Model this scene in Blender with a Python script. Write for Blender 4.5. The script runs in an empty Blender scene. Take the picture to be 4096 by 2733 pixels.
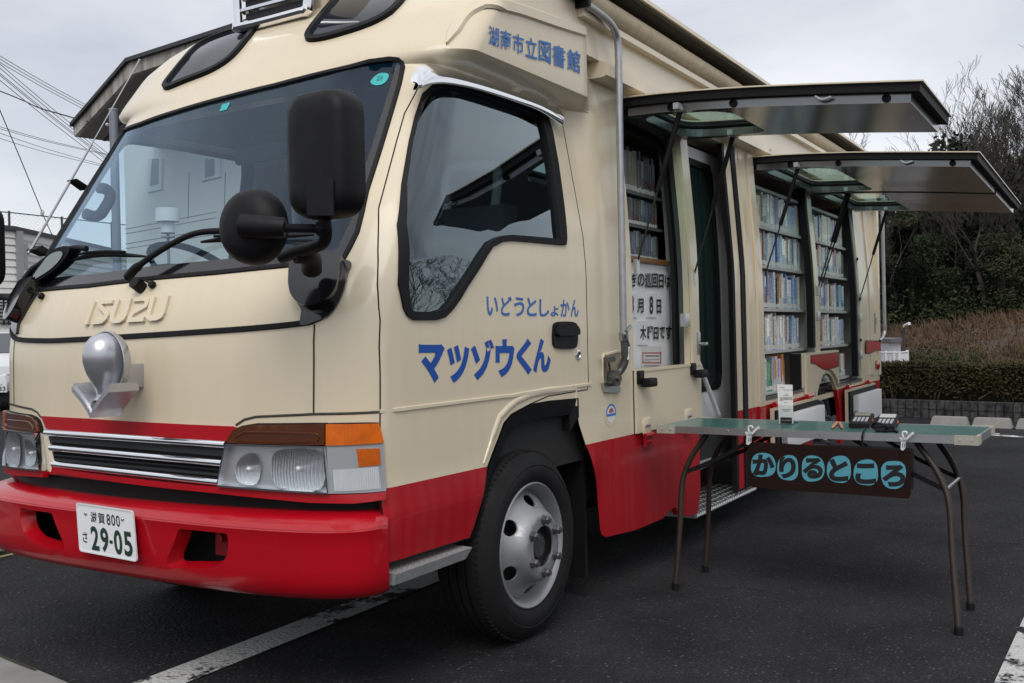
import bpy, bmesh, math, random
from math import sin, cos, pi, radians, atan2, hypot, sqrt
from mathutils import Vector, Matrix, noise
from mathutils.bvhtree import BVHTree
from mathutils.geometry import delaunay_2d_cdt
random.seed(7)
SC = bpy.context.scene
COL = SC.collection
# ---------------------------------------------------------------- camera
F, CX, CY, CAMH = 3950.0, 2048.0, 1366.5, 1.18
ROLL = radians(1.3)
def lev(px, py):
    x, y = px - CX, py - CY
    return x * cos(ROLL) - y * sin(ROLL), x * sin(ROLL) + y * cos(ROLL)
_vx, _vy = lev(4450.0, 1280.0)
YAW, PITCH = atan2(_vx, hypot(F, _vy)), atan2(_vy, F)
FW = Vector((cos(YAW) * cos(PITCH), sin(YAW) * cos(PITCH), sin(PITCH)))
RT = Vector((sin(YAW), -cos(YAW), 0))
UP = RT.cross(FW)
CAM = Vector((-2.069, -1.945, CAMH))
def ray(px, py):
    x, y = lev(px, py)
    return FW + RT * (x / F) - UP * (y / F)
def at_x(px, py, x): d = ray(px, py); return CAM + d * ((x - CAM.x) / d.x)
def at_y(px, py, y): d = ray(px, py); return CAM + d * ((y - CAM.y) / d.y)
def at_z(px, py, z): d = ray(px, py); return CAM + d * ((z - CAM.z) / d.z)
def at_d(px, py, dist): d = ray(px, py); return CAM + d * dist
cd = bpy.data.cameras.new('camera'); cam = bpy.data.objects.new('camera', cd); COL.objects.link(cam)
R3 = RT * cos(ROLL) - UP * sin(ROLL); U3 = RT * sin(ROLL) + UP * cos(ROLL)
cam.matrix_world = Matrix(((R3.x, U3.x, -FW.x, CAM.x), (R3.y, U3.y, -FW.y, CAM.y), (R3.z, U3.z, -FW.z, CAM.z), (0, 0, 0, 1)))
cd.sensor_width = 36; cd.lens = 36 * F / 4096; cd.clip_start = .05; cd.clip_end = 2000
SC.camera = cam
# ---------------------------------------------------------------- sky, sun, exposure
SUN_EL, SUN_AZ = radians(50), radians(209)      # azimuth measured from +X
W = bpy.data.worlds.new('World'); SC.world = W; W.use_nodes = True
nt = W.node_tree; nt.nodes.clear()
def nn(t, **k):
    n = nt.nodes.new(t)
    for a, b in k.items(): setattr(n, a, b)
    return n
wo = nn('ShaderNodeOutputWorld'); add = nn('ShaderNodeAddShader')
b1 = nn('ShaderNodeBackground'); b2 = nn('ShaderNodeBackground')
sky = nn('ShaderNodeTexSky', sky_type='NISHITA', sun_disc=False, sun_elevation=SUN_EL, sun_rotation=pi / 2 - SUN_AZ)
b1.inputs[1].default_value = 0.03
tc = nn('ShaderNodeTexCoord'); mp = nn('ShaderNodeMapping'); mp.inputs[3].default_value = (1.0, 1.0, 2.4)
nz = nn('ShaderNodeTexNoise'); nz.inputs['Scale'].default_value = 2.1; nz.inputs['Detail'].default_value = 7; nz.inputs['Roughness'].default_value = .52; nz.inputs['Distortion'].default_value = .35
cr = nn('ShaderNodeValToRGB'); e = cr.color_ramp.elements
e[0].position = .33; e[0].color = (.52, .527, .57, 1); e[1].position = .66; e[1].color = (.85, .846, .848, 1)
sx = nn('ShaderNodeSeparateXYZ'); mr = nn('ShaderNodeMapRange'); mr.inputs[1].default_value = 0.25; mr.inputs[2].default_value = .95; mr.inputs[3].default_value = .95; mr.inputs[4].default_value = 1.4
L = nt.links.new
L(tc.outputs['Generated'], mp.inputs[0]); L(mp.outputs[0], nz.inputs['Vector']); L(nz.outputs[0], cr.inputs[0])
L(tc.outputs['Generated'], sx.inputs[0]); L(sx.outputs[2], mr.inputs[0])
L(cr.outputs[0], b2.inputs[0]); L(mr.outputs[0], b2.inputs[1]); L(sky.outputs[0], b1.inputs[0])
L(b1.outputs[0], add.inputs[0]); L(b2.outputs[0], add.inputs[1]); L(add.outputs[0], wo.inputs[0])
sd = bpy.data.lights.new('sun', 'SUN'); so = bpy.data.objects.new('sun', sd); COL.objects.link(so)
sd.energy = 1.5; sd.angle = radians(34); sd.color = (1, .965, .91)
so.rotation_euler = Vector((cos(SUN_EL) * cos(SUN_AZ), cos(SUN_EL) * sin(SUN_AZ), sin(SUN_EL))).to_track_quat('Z', 'Y').to_euler()
SC.view_settings.view_transform = 'Standard'; SC.view_settings.look = 'None'; SC.view_settings.gamma = 1
SC.view_settings.exposure = 0.0
SC.cycles.max_bounces = 8; SC.cycles.transparent_max_bounces = 24
# ---------------------------------------------------------------- materials
MATS = {}
def mat(name, col, rough=.5, metal=0., coat=0., var=0., vscale=6., bump=0., bscale=200., col2=None, spec=None, trans=0.):
    if name in MATS: return MATS[name]
    m = bpy.data.materials.new(name); m.use_nodes = True; MATS[name] = m
    n = m.node_tree.nodes; l = m.node_tree.links; p = n['Principled BSDF']
    p.inputs['Base Color'].default_value = (*col, 1); p.inputs['Roughness'].default_value = rough; p.inputs['Metallic'].default_value = metal
    p.inputs['Coat Weight'].default_value = coat; p.inputs['Coat Roughness'].default_value = .08
    if spec is not None: p.inputs['Specular IOR Level'].default_value = spec
    if trans: p.inputs['Transmission Weight'].default_value = trans
    t = n.new('ShaderNodeTexCoord')
    if var or col2:
        z = n.new('ShaderNodeTexNoise'); z.inputs['Scale'].default_value = vscale; z.inputs['Detail'].default_value = 6; z.inputs['Roughness'].default_value = .6
        r = n.new('ShaderNodeValToRGB'); r.color_ramp.elements[0].position = .3; r.color_ramp.elements[1].position = .7
        c2 = col2 or tuple(c * (1 - var) for c in col)
        r.color_ramp.elements[0].color = (*c2, 1); r.color_ramp.elements[1].color = (*col, 1)
        l.new(t.outputs['Object'], z.inputs['Vector']); l.new(z.outputs[0], r.inputs[0]); l.new(r.outputs[0], p.inputs['Base Color'])
        rr = n.new('ShaderNodeMapRange'); rr.inputs[3].default_value = min(1, rough * 1.25); rr.inputs[4].default_value = rough * .85
        l.new(z.outputs[0], rr.inputs[0]); l.new(rr.outputs[0], p.inputs['Roughness'])
    if bump:
        z = n.new('ShaderNodeTexNoise'); z.inputs['Scale'].default_value = bscale; z.inputs['Detail'].default_value = 3
        b = n.new('ShaderNodeBump'); b.inputs['Strength'].default_value = bump; b.inputs['Distance'].default_value = .002
        l.new(t.outputs['Object'], z.inputs['Vector']); l.new(z.outputs[0], b.inputs['Height']); l.new(b.outputs[0], p.inputs['Normal'])
    return m
def glassmat(name, tint, refl=1.6, ior=1.5, haze=None, rough=0.0, gcol=(.95, .98, 1)):
    m = bpy.data.materials.new(name); m.use_nodes = True; MATS[name] = m
    n = m.node_tree.nodes; l = m.node_tree.links; n.clear()
    o = n.new('ShaderNodeOutputMaterial'); mx = n.new('ShaderNodeMixShader'); tr = n.new('ShaderNodeBsdfTransparent'); g = n.new('ShaderNodeBsdfGlossy')
    tr.inputs[0].default_value = (*tint, 1); g.inputs['Roughness'].default_value = rough; g.inputs[0].default_value = (*gcol, 1)
    f = n.new('ShaderNodeFresnel'); f.inputs[0].default_value = ior
    ge = n.new('ShaderNodeNewGeometry'); s = n.new('ShaderNodeMath'); s.operation = 'SUBTRACT'; s.inputs[0].default_value = refl
    k = n.new('ShaderNodeMath'); k.operation = 'MULTIPLY'; k.inputs[1].default_value = refl
    l.new(ge.outputs['Backfacing'], k.inputs[0]); l.new(k.outputs[0], s.inputs[1])
    q = n.new('ShaderNodeMath'); q.operation = 'MULTIPLY'; q.use_clamp = True
    l.new(f.outputs[0], q.inputs[0]); l.new(s.outputs[0], q.inputs[1]); l.new(q.outputs[0], mx.inputs[0])
    last = tr.outputs[0]
    if haze:
        df = n.new('ShaderNodeBsdfDiffuse'); df.inputs[0].default_value = (*haze[1], 1); m2 = n.new('ShaderNodeMixShader'); m2.inputs[0].default_value = haze[0]
        l.new(tr.outputs[0], m2.inputs[1]); l.new(df.outputs[0], m2.inputs[2]); last = m2.outputs[0]
    l.new(last, mx.inputs[1]); l.new(g.outputs[0], mx.inputs[2]); l.new(mx.outputs[0], o.inputs[0])
    return m
CREAM = mat('cream paint', (.715, .62, .46), .3, spec=.4, coat=.35, var=.05, vscale=2.2, bump=.015, bscale=260)
RED = mat('red paint', (.43, .003, .011), .25, spec=.35, coat=.4, var=.12, vscale=2.5, bump=.02, bscale=200)
BLACKP = mat('black plastic', (.009, .009, .0105), .5, var=.3, vscale=14, bump=.05, bscale=500, spec=.2)
RUBBER = mat('black rubber', (.008, .008, .009), .6, spec=.2)
GLOSSB = mat('gloss black', (.008, .008, .01), .12, coat=.5)
CHROME = mat('chrome', (.82, .83, .85), .07, 1.)
STEEL = mat('brushed steel', (.48, .49, .51), .3, 1., var=.2, vscale=30)
ALU = mat('aluminium', (.58, .59, .6), .36, 1., var=.15, vscale=25)
SILVER = mat('silver paint', (.50, .51, .54), .3, .75, bump=.08, bscale=420)
GREYP = mat('grey enamel', (.36, .38, .38), .42, var=.12, vscale=10)
WHITEP = mat('white enamel', (.72, .73, .73), .4, var=.06, vscale=8)
DARK = mat('dark interior', (.02, .021, .023), .8)
BLUEV = mat('blue vinyl', (.010, .075, .36), .45, spec=.25)
BLUEV2 = mat('light blue vinyl', (.035, .16, .46), .45, spec=.25)
INK = mat('black ink', (.008, .008, .009), .5)
GREENINK = mat('plate green', (.004, .03, .016), .4)
GLASS_W = glassmat('windscreen glass', (.66, .78, .86), 1.15, 1.5, haze=(.008, (.6, .75, .9)), gcol=(.62, .80, 1))
GLASS_D = glassmat('door glass', (.50, .60, .62), 2.6, 1.5, gcol=(.80, .93, 1))
GLASS_F = glassmat('far door glass', (.88, .95, .95), .8, 1.5)
GLASS_T = glassmat('tinted glass', (.30, .34, .34), 1.5, 1.5)
GLASS_C = glassmat('clear glass', (.78, .92, .88), 1.0, 1.5)
# ---------------------------------------------------------------- object helpers
def finish(name, verts, faces, m, parent=None, smooth=30, mi=None):
    me = bpy.data.meshes.new(name); me.from_pydata([tuple(v) for v in verts], [], faces)
    ms = m if isinstance(m, (list, tuple)) else [m]
    for q in ms: me.materials.append(q)
    if mi: me.polygons.foreach_set('material_index', mi)
    me.validate(); me.update()
    if smooth:
        me.polygons.foreach_set('use_smooth', [True] * len(me.polygons)); me.set_sharp_from_angle(angle=radians(smooth))
    o = bpy.data.objects.new(name, me); COL.objects.link(o)
    if parent is not None: setpar(o, parent)
    return o
def setpar(o, p):
    o.parent = p; o.matrix_parent_inverse = Matrix.Translation(-worldloc(p))
def worldloc(p): return Vector(p.location) if p.parent is None else Vector()
def tag(o, label, cat, group=None, kind=None):
    if kind: o['kind'] = kind
    else: o['label'] = label; o['category'] = cat
    if group: o['group'] = group
    return o
def empty(name, loc, label=None, cat=None, group=None):
    o = bpy.data.objects.new(name, None); COL.objects.link(o); o.location = loc; o.empty_display_size = .1
    if label: tag(o, label, cat, group)
    return o
class MB:
    def __init__(s): s.v = []; s.f = []; s.mi = []
    def add(s, v, f, mi=0):
        b = len(s.v); s.v += [Vector(q) for q in v]; s.f += [[b + i for i in q] for q in f]; s.mi += [mi] * len(f); return s
    def box(s, a, b, mi=0, bev=0.):
        x0, y0, z0 = [min(p, q) for p, q in zip(a, b)]; x1, y1, z1 = [max(p, q) for p, q in zip(a, b)]
        if bev <= 0:
            v = [(x, y, z) for z in (z0, z1) for y in (y0, y1) for x in (x0, x1)]
            return s.add(v, [(0, 2, 3, 1), (4, 5, 7, 6), (0, 1, 5, 4), (2, 6, 7, 3), (0, 4, 6, 2), (1, 3, 7, 5)], mi)
        bm = bmesh.new(); bmesh.ops.create_cube(bm, size=1)
        for q in bm.verts: q.co = Vector(((x0 + x1) / 2 + q.co.x * (x1 - x0), (y0 + y1) / 2 + q.co.y * (y1 - y0), (z0 + z1) / 2 + q.co.z * (z1 - z0)))
        bmesh.ops.bevel(bm, geom=bm.edges[:], offset=bev, segments=2, profile=.6, affect='EDGES')
        s.bm(bm, mi); return s
    def bm(s, bm, mi=0):
        bm.verts.ensure_lookup_table(); bm.verts.index_update()
        s.add([q.co.copy() for q in bm.verts], [[w.index for w in f.verts] for f in bm.faces], mi); bm.free(); return s
    def hexa(s, p, mi=0):   # 8 points: bottom 4 (ccw), top 4
        return s.add(p, [(3, 2, 1, 0), (4, 5, 6, 7), (0, 1, 5, 4), (1, 2, 6, 5), (2, 3, 7, 6), (3, 0, 4, 7)], mi)
    def tube(s, pts, r, n=10, mi=0, cap=True):
        pts = [Vector(p) for p in pts]; rs = r if isinstance(r, (list, tuple)) else [r] * len(pts)
        rings = []; prev = None
        for i, p in enumerate(pts):
            d = (pts[min(i + 1, len(pts) - 1)] - pts[max(i - 1, 0)])
            d = d.normalized() if d.length > 1e-9 else Vector((0, 0, 1))
            if prev is None:
                a = Vector((0, 0, 1)) if abs(d.z) < .9 else Vector((1, 0, 0)); x = d.cross(a).normalized()
            else: x = (prev - d * prev.dot(d)).normalized()
            prev = x; y = d.cross(x)
            rings.append([p + (x * cos(2 * pi * k / n) + y * sin(2 * pi * k / n)) * rs[i] for k in range(n)])
        v = [q for rg in rings for q in rg]; f = []
        for i in range(len(rings) - 1):
            for k in range(n): f.append((i * n + k, i * n + (k + 1) % n, (i + 1) * n + (k + 1) % n, (i + 1) * n + k))
        if cap: f.append(tuple(range(n - 1, -1, -1))); f.append(tuple(range((len(rings) - 1) * n, len(rings) * n)))
        return s.add(v, f, mi)
    def cyl(s, a, b, r, n=20, mi=0, r2=None): return s.tube([a, b], [r, r if r2 is None else r2], n, mi)
    def lathe(s, prof, c, ax, n=48, mi=0, ref=None):   # prof: (radius, height along ax)
        ax = Vector(ax).normalized(); x = ax.orthogonal().normalized() if ref is None else Vector(ref); y = ax.cross(x); c = Vector(c)
        v = [c + ax * h + (x * cos(2 * pi * k / n) + y * sin(2 * pi * k / n)) * r for r, h in prof for k in range(n)]
        f = [(i * n + k, i * n + (k + 1) % n, (i + 1) * n + (k + 1) % n, (i + 1) * n + k) for i in range(len(prof) - 1) for k in range(n)]
        return s.add(v, f, mi)
    def sphere(s, c, r, n=16, mi=0, sc=(1, 1, 1)):
        c = Vector(c); v = []; f = []
        for i in range(n // 2 + 1):
            th = pi * i / (n // 2)
            for k in range(n): v.append(c + Vector((r * sc[0] * sin(th) * cos(2 * pi * k / n), r * sc[1] * sin(th) * sin(2 * pi * k / n), r * sc[2] * cos(th))))
        for i in range(n // 2):
            for k in range(n): f.append((i * n + k, (i + 1) * n + k, (i + 1) * n + (k + 1) % n, i * n + (k + 1) % n))
        return s.add(v, f, mi)
    def prism(s, poly, d, mi=0, cap=True):   # planar polygon of 3D points extruded by vector d
        n = len(poly); d = Vector(d); a = [Vector(p) for p in poly]
        f = [(i, (i + 1) % n, n + (i + 1) % n, n + i) for i in range(n)]
        if cap: f += [tuple(range(n - 1, -1, -1)), tuple(range(n, 2 * n))]
        return s.add(a + [p + d for p in a], f, mi)
    def build(s, name, m, parent=None, smooth=30): return finish(name, s.v, s.f, m, parent, smooth, s.mi if isinstance(m, (list, tuple)) else None)
def recalc(o):
    bm = bmesh.new(); bm.from_mesh(o.data); bmesh.ops.recalc_face_normals(bm, faces=bm.faces); bm.to_mesh(o.data); bm.free(); return o
def copy_tree(o, parent=None):
    c = o.copy(); COL.objects.link(c)
    if parent is not None: c.parent = parent
    for ch in [q for q in bpy.data.objects if q.parent == o and q != c]: copy_tree(ch, c)
    return c
def smoothpath(pts, n=6, closed=False):
    P = [Vector(p) for p in pts]; out = []; m = len(P); rng = range(m if closed else m - 1)
    for i in rng:
        g = lambda j: P[j % m] if closed else P[max(0, min(m - 1, j))]
        p0, p1, p2, p3 = g(i - 1), g(i), g(i + 1), g(i + 2)
        for k in range(n):
            t = k / n; out.append(.5 * ((2 * p1) + (p2 - p0) * t + (2 * p0 - 5 * p1 + 4 * p2 - p3) * t * t + (3 * p1 - p0 - 3 * p2 + p3) * t ** 3))
    if not closed: out.append(P[-1])
    return out
# crops of the photograph the traces were read in: (scale, x offset, y offset)
_K = 1400 / 2350
def _c(k, ox, oy): return lambda *pts: [(ox + x * k, oy + y * k) for x, y in pts]
c1 = _c(_K, 0, 0); c2 = _c(_K, 1300, 0); c4 = _c(_K, 0, 900); c5 = _c(_K, 1300, 900); c6 = _c(_K, 2400, 900)
c3 = _c(.63660, 2600, 0); c7 = _c(.65957, 0, 1700); c8 = _c(.65889, 1400, 1700); c9 = _c(.65874, 2600, 1700)
d2 = _c(.57377, 2450, 350); d3 = _c(.7014, 2950, 600); dt = _c(.44681, 2950, 1480)
# ---------------------------------------------------------------- the van's outer skin as a surface S(t, z)
YM = .98; DEP = .25; XM = 1.80
def lerp_tab(tab, z):
    if z <= tab[0][0]: return tab[0][1]
    for (a, b), (c, d) in zip(tab, tab[1:]):
        if z <= c: return b + (d - b) * (z - a) / (c - a)
    return tab[-1][1]
XC = [(.2, .15), (.65, .132), (.95, .138), (1.15, .142), (1.25, .155), (1.35, .195), (1.44, .25), (1.6, .338), (1.8, .455), (2.0, .572), (2.15, .658), (2.25, .725), (2.4, .84), (2.5, .955), (2.6, 1.1), (2.68, 1.27), (2.75, 1.46)]
Y1 = [(0, 0), (.46, .004), (.60, -.012), (.63, -.012), (.71, 0), (1.45, 0), (1.6, .012), (1.8, .047), (2.14, .108), (2.16, .104), (2.185, .03), (2.205, -.002), (2.23, -.004), (2.75, -.004)]
Y2 = [(0, 0), (1.45, 0), (1.7, .010), (2.24, .052), (2.75, .06)]
class Skin:
    """t 0..1: near half of the front from centre to side; t > 1: side, x = corner + (t-1) metres; t < 0 mirrored"""
    def __init__(s, xc, ys, dep, n, zr, tmax):
        s.xc, s.ys, s.dep, s.n = xc, ys, dep, n
        ts = [i / 60 for i in range(61)] + [1 + .02 * i for i in range(1, 90) if 1 + .02 * i < tmax] + [2.8 + .2 * i for i in range(27) if tmax > 3]
        ts = [-t for t in ts[:0:-1]] + ts; nz_ = int((zr[1] - zr[0]) / zr[2]) + 1; zs = [zr[0] + zr[2] * i for i in range(nz_)]
        v = [s.S(t, z) for t in ts for z in zs]; n_ = len(zs)
        s.bv = BVHTree.FromPolygons(v, [(i * n_ + j, (i + 1) * n_ + j, (i + 1) * n_ + j + 1, i * n_ + j + 1) for i in range(len(ts) - 1) for j in range(n_ - 1)])
    def S(s, t, z):
        if t < 0: p = s.S(-t, z); p.y = 2 * YM - p.y; return p
        if t <= 1:
            a = t * pi / 2; q = sin(a) ** (2 / s.n); g = 1 - max(0, cos(a)) ** (2 / s.n)
            return Vector((s.xc(z) + s.dep * g, YM - (YM - s.ys(z, 0)) * q, z))
        xs = s.xc(z) + s.dep; x = xs + (t - 1) * (XM - xs) if t < 2 else XM + t - 2; return Vector((x, s.ys(z, x), z))
    def inv(s, p):
        x, y, z = p
        if y > YM: t, z = s.inv((x, 2 * YM - y, z)); return -t, z
        xs = s.xc(z) + s.dep
        if x >= XM: return 2 + x - XM, z
        if x >= xs - 1e-6: return 1 + (x - xs) / (XM - xs), z
        q = min(1, max(0, (YM - y) / (YM - s.ys(z, 0)))); h = min(1, max(0, (xs - x) / s.dep))
        return atan2(q ** (s.n / 2), h ** (s.n / 2)) / (pi / 2), z
    def N(s, t, z):
        if t < 0: p = s.N(-t, z); p.y = -p.y; return p
        e = 1e-3; a = s.S(t + e, z) - s.S(max(0, t - e), z); b = s.S(t, z + e) - s.S(t, z - e); n = a.cross(b).normalized()
        if t > 1: return n if n.y < 0 else -n
        return n if n.x < 0 else -n
    def off(s, t, z, d): return s.S(t, z) + s.N(t, z) * d
    def hit(s, px, py):
        h = s.bv.ray_cast(CAM, ray(px, py))[0]
        if h is None:
            best = None; d = ray(px, py)
            for i in range(20, 60):
                r = s.bv.find_nearest(CAM + d * (i * .08))
                if best is None or r[3] < best[0]: best = (r[3], r[0])
            h = best[1]
        return s.inv(h)
def ys_body(z, x=0.):
    k = min(1, max(0, (x - 1.80) / .12))
    return lerp_tab(Y1, z) * (1 - k) + lerp_tab(Y2, z) * k
BODY = Skin(lambda z: lerp_tab(XC, z), ys_body, DEP, 2.0, (.2, 2.75, .01), 9)
XB = [(.360, .20), (.366, .16), (.380, .118), (.402, .098), (.44, .088), (.57, .084), (.592, .080), (.60, .086), (.612, .096), (.628, .118), (.638, .15), (.642, .24)]
BUMP = Skin(lambda z: lerp_tab(XB, z), lambda z, x: -.022 + (lerp_tab(XB, z) - .08) * .8, .25, 2.9, (.36, .642, .006), 1.1)
S = BODY.S; hit = BODY.hit; xc = BODY.xc
def hits(pts, sk=None): return [(sk or BODY).hit(*p) for p in pts]
def xz(x, z):
    xs = xc(z) + DEP
    if x >= XM: return 2 + x - XM, z
    if x >= xs: return 1 + (x - xs) / (XM - xs), z
    return math.acos(min(1, max(0, (xs - x) / DEP)) ** 1.0) / (pi / 2), z
#         # side plane coordinates to (t, z)
def inpoly(p, poly):
    x, y = p; c = False; j = len(poly) - 1
    for i in range(len(poly)):
        xi, yi = poly[i]; xj, yj = poly[j]
        if (yi > y) != (yj > y) and x < (xj - xi) * (y - yi) / (yj - yi) + xi: c = not c
        j = i
    return c
def dens(poly, res):
    out = []
    for i in range(len(poly)):
        a, b = poly[i], poly[(i + 1) % len(poly)]; n = max(1, int(hypot(b[0] - a[0], b[1] - a[1]) / res))
        out += [(a[0] + (b[0] - a[0]) * k / n, a[1] + (b[1] - a[1]) * k / n) for k in range(n)]
    return out
def rounded(pts, n=4): return [(p.x, p.y) for p in smoothpath([(x, y, 0) for x, y in pts], n, True)]
def cdt(outer, holes=(), res=.04, gx=None, gz=None):
    polys = [dens(outer, res)] + [dens(h, res) for h in holes]
    V = []; E = []
    for pl in polys:
        b = len(V); V += [Vector((x, y)) for x, y in pl]; E += [(b + i, b + (i + 1) % len(pl)) for i in range(len(pl))]
    x0 = min(p[0] for p in outer); x1 = max(p[0] for p in outer); z0 = min(p[1] for p in outer); z1 = max(p[1] for p in outer)
    gx = gx or [x0 + res * (i + .5) for i in range(int((x1 - x0) / res) + 1)]
    gz = gz or [z0 + res * (i + .5) for i in range(int((z1 - z0) / res) + 1)]
    for x in gx:
        for z in gz:
            if inpoly((x, z), polys[0]) and not any(inpoly((x, z), h) for h in polys[1:]): V.append(Vector((x, z)))
    r = delaunay_2d_cdt(V, E, [], 0, 1e-6)
    vs = [(p.x, p.y) for p in r[0]]; fs = []
    for f in r[2]:
        c = (sum(vs[i][0] for i in f) / len(f), sum(vs[i][1] for i in f) / len(f))
        if inpoly(c, polys[0]) and not any(inpoly(c, h) for h in polys[1:]): fs.append(tuple(f))
    return vs, fs
def slab(vs, fs, top, bot):
    """solid between two mapped copies of a triangulated outline"""
    n = len(vs); v = [top(p) for p in vs]; f = [tuple(q) for q in fs]
    if bot is None: return v, f
    cnt = {}
    for q in fs:
        for a, b in zip(q, q[1:] + q[:1]): cnt[(a, b)] = 1
    v += [bot(p) for p in vs]; f += [tuple(n + i for i in reversed(q)) for q in fs]
    f += [(b, a, n + a, n + b) for a, b in cnt if (b, a) not in cnt]
    return v, f
def patch(name, outer, m, parent, holes=(), off=.0, thick=.004, res=.04, smooth=35, gx=None, gz=None, sk=None, fx=False, far=False, flat_bottom=None):
    sk = sk or BODY; vs, fs = cdt(outer, holes, res, gx, gz)
    if fx: vs = [xz(*p) for p in vs]
    if far: vs = [(-t, z) for t, z in vs]
    v, f = slab(vs, fs, lambda p: sk.off(p[0], p[1], off + thick), (lambda p: sk.off(p[0], p[1], off)) if thick else None)
    q = f[0]; nrm = (v[q[1]] - v[q[0]]).cross(v[q[2]] - v[q[0]])
    if nrm.dot(sk.N(*vs[q[0]])) < 0: f = [tuple(reversed(x)) for x in f]
    return finish(name, v, f, m, parent, smooth)
def strip(path, width, off=0., thick=.004, closed=False, sk=None, far=False):
    """raised strip that follows a path of (t, z) on a skin -> verts, faces"""
    sk = sk or BODY; n = len(path); v = []; f = []
    if far: path = [(-t, z) for t, z in path]
    P = [sk.S(*p) for p in path]
    for i, p in enumerate(path):
        a = P[(i - 1) % n] if closed else P[max(i - 1, 0)]; b = P[(i + 1) % n] if closed else P[min(i + 1, n - 1)]
        nr = sk.N(*p); sd_ = (b - a).normalized().cross(nr)
        w = width(i / max(1, n - 1)) if callable(width) else width
        for k, h in ((-1, 0), (-.7, 1), (.7, 1), (1, 0)): v.append(P[i] + sd_ * (w / 2 * k) + nr * (off + thick * h))
    for i in range(n if closed else n - 1):
        j = (i + 1) % n
        for k in range(3): f.append((i * 4 + k, i * 4 + k + 1, j * 4 + k + 1, j * 4 + k))
    return v, f
def ribbon(name, path, m, parent, width, **k):
    v, f = strip(path, width, **k); return finish(name, v, f, m, parent, 50)
def opend(path, res=.05):
    out = []
    for a, b in zip(path, path[1:]):
        n = max(1, int(hypot(b[0] - a[0], b[1] - a[1]) / res)); out += [(a[0] + (b[0] - a[0]) * k / n, a[1] + (b[1] - a[1]) * k / n) for k in range(n)]
    return out + [path[-1]]
def curve2(pts, n=6, closed=False): return [(p.x, p.y) for p in smoothpath([(x, y, 0) for x, y in pts], n, closed)]
# ---------------------------------------------------------------- lettering
def glyphs(body, bold=0., font_shear=0., res=4):
    c = bpy.data.curves.new('t', 'FONT'); c.body = body; c.offset = bold; c.resolution_u = res; c.shear = font_shear
    o = bpy.data.objects.new('t', c); COL.objects.link(o)
    me = bpy.data.meshes.new_from_object(o.evaluated_get(bpy.context.evaluated_depsgraph_get()))
    v = [(p.co.x, p.co.y) for p in me.vertices]; f = [tuple(p.vertices) for p in me.polygons]
    bpy.data.objects.remove(o); bpy.data.curves.remove(c); bpy.data.meshes.remove(me)
    x0 = min(p[0] for p in v); x1 = max(p[0] for p in v); y0 = min(p[1] for p in v); y1 = max(p[1] for p in v)
    return [((x - x0) / max(1e-6, x1 - x0), (y - y0) / max(1e-6, y1 - y0)) for x, y in v], f
def homog(q):      # unit square -> quad TL TR BR BL
    (x0, y0), (x1, y1), (x2, y2), (x3, y3) = q[3], q[2], q[1], q[0]
    dx1, dx2, dx3 = x1 - x2, x3 - x2, x0 - x1 + x2 - x3; dy1, dy2, dy3 = y1 - y2, y3 - y2, y0 - y1 + y2 - y3
    d = dx1 * dy2 - dx2 * dy1; g = (dx3 * dy2 - dx2 * dy3) / d; h = (dx1 * dy3 - dx3 * dy1) / d
    A = (x1 - x0 + g * x1, x3 - x0 + h * x3, x0, y1 - y0 + g * y1, y3 - y0 + h * y3, y0, g, h)
    return lambda u, v: ((A[0] * u + A[1] * v + A[2]) / (A[6] * u + A[7] * v + 1), (A[3] * u + A[4] * v + A[5]) / (A[6] * u + A[7] * v + 1))
def letter_quads(name, items, m, parent, off=.0016, bold=0., surf=None, shear=0.):
    """items: (text, quad of photo pixels) -> one mesh laid on the skin (or on a surf function pixel->point)"""
    b = MB()
    for body, q in items:
        v, f = glyphs(body, bold, shear); H = homog(q)
        if surf: pts = [surf(*H(*p)) for p in v]
        else: pts = [BODY.off(*hit(*H(*p)), off) for p in v]
        b.add(pts, f)
    return b.build(name, m, parent, 0)
def rect(x0, y0, x1, y1): return [(x0, y0), (x1, y0), (x1, y1), (x0, y1)]
def flat_text(b, body, o, ux, uy, w, h, bold=0., mi=0, align=None):
    """lettering on a plane: origin o (bottom left), unit directions ux, uy, fitted to w x h"""
    v, f = glyphs(body, bold); o = Vector(o); ux = Vector(ux); uy = Vector(uy)
    return b.add([o + ux * (p[0] * w) + uy * (p[1] * h) for p in v], f, mi)
# ================================================================ THE MOBILE LIBRARY VAN
VAN = empty('library_van', (1.25, .98, 0), 'cream and red mobile library van with side hatches raised and bookshelves open', 'van')
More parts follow.
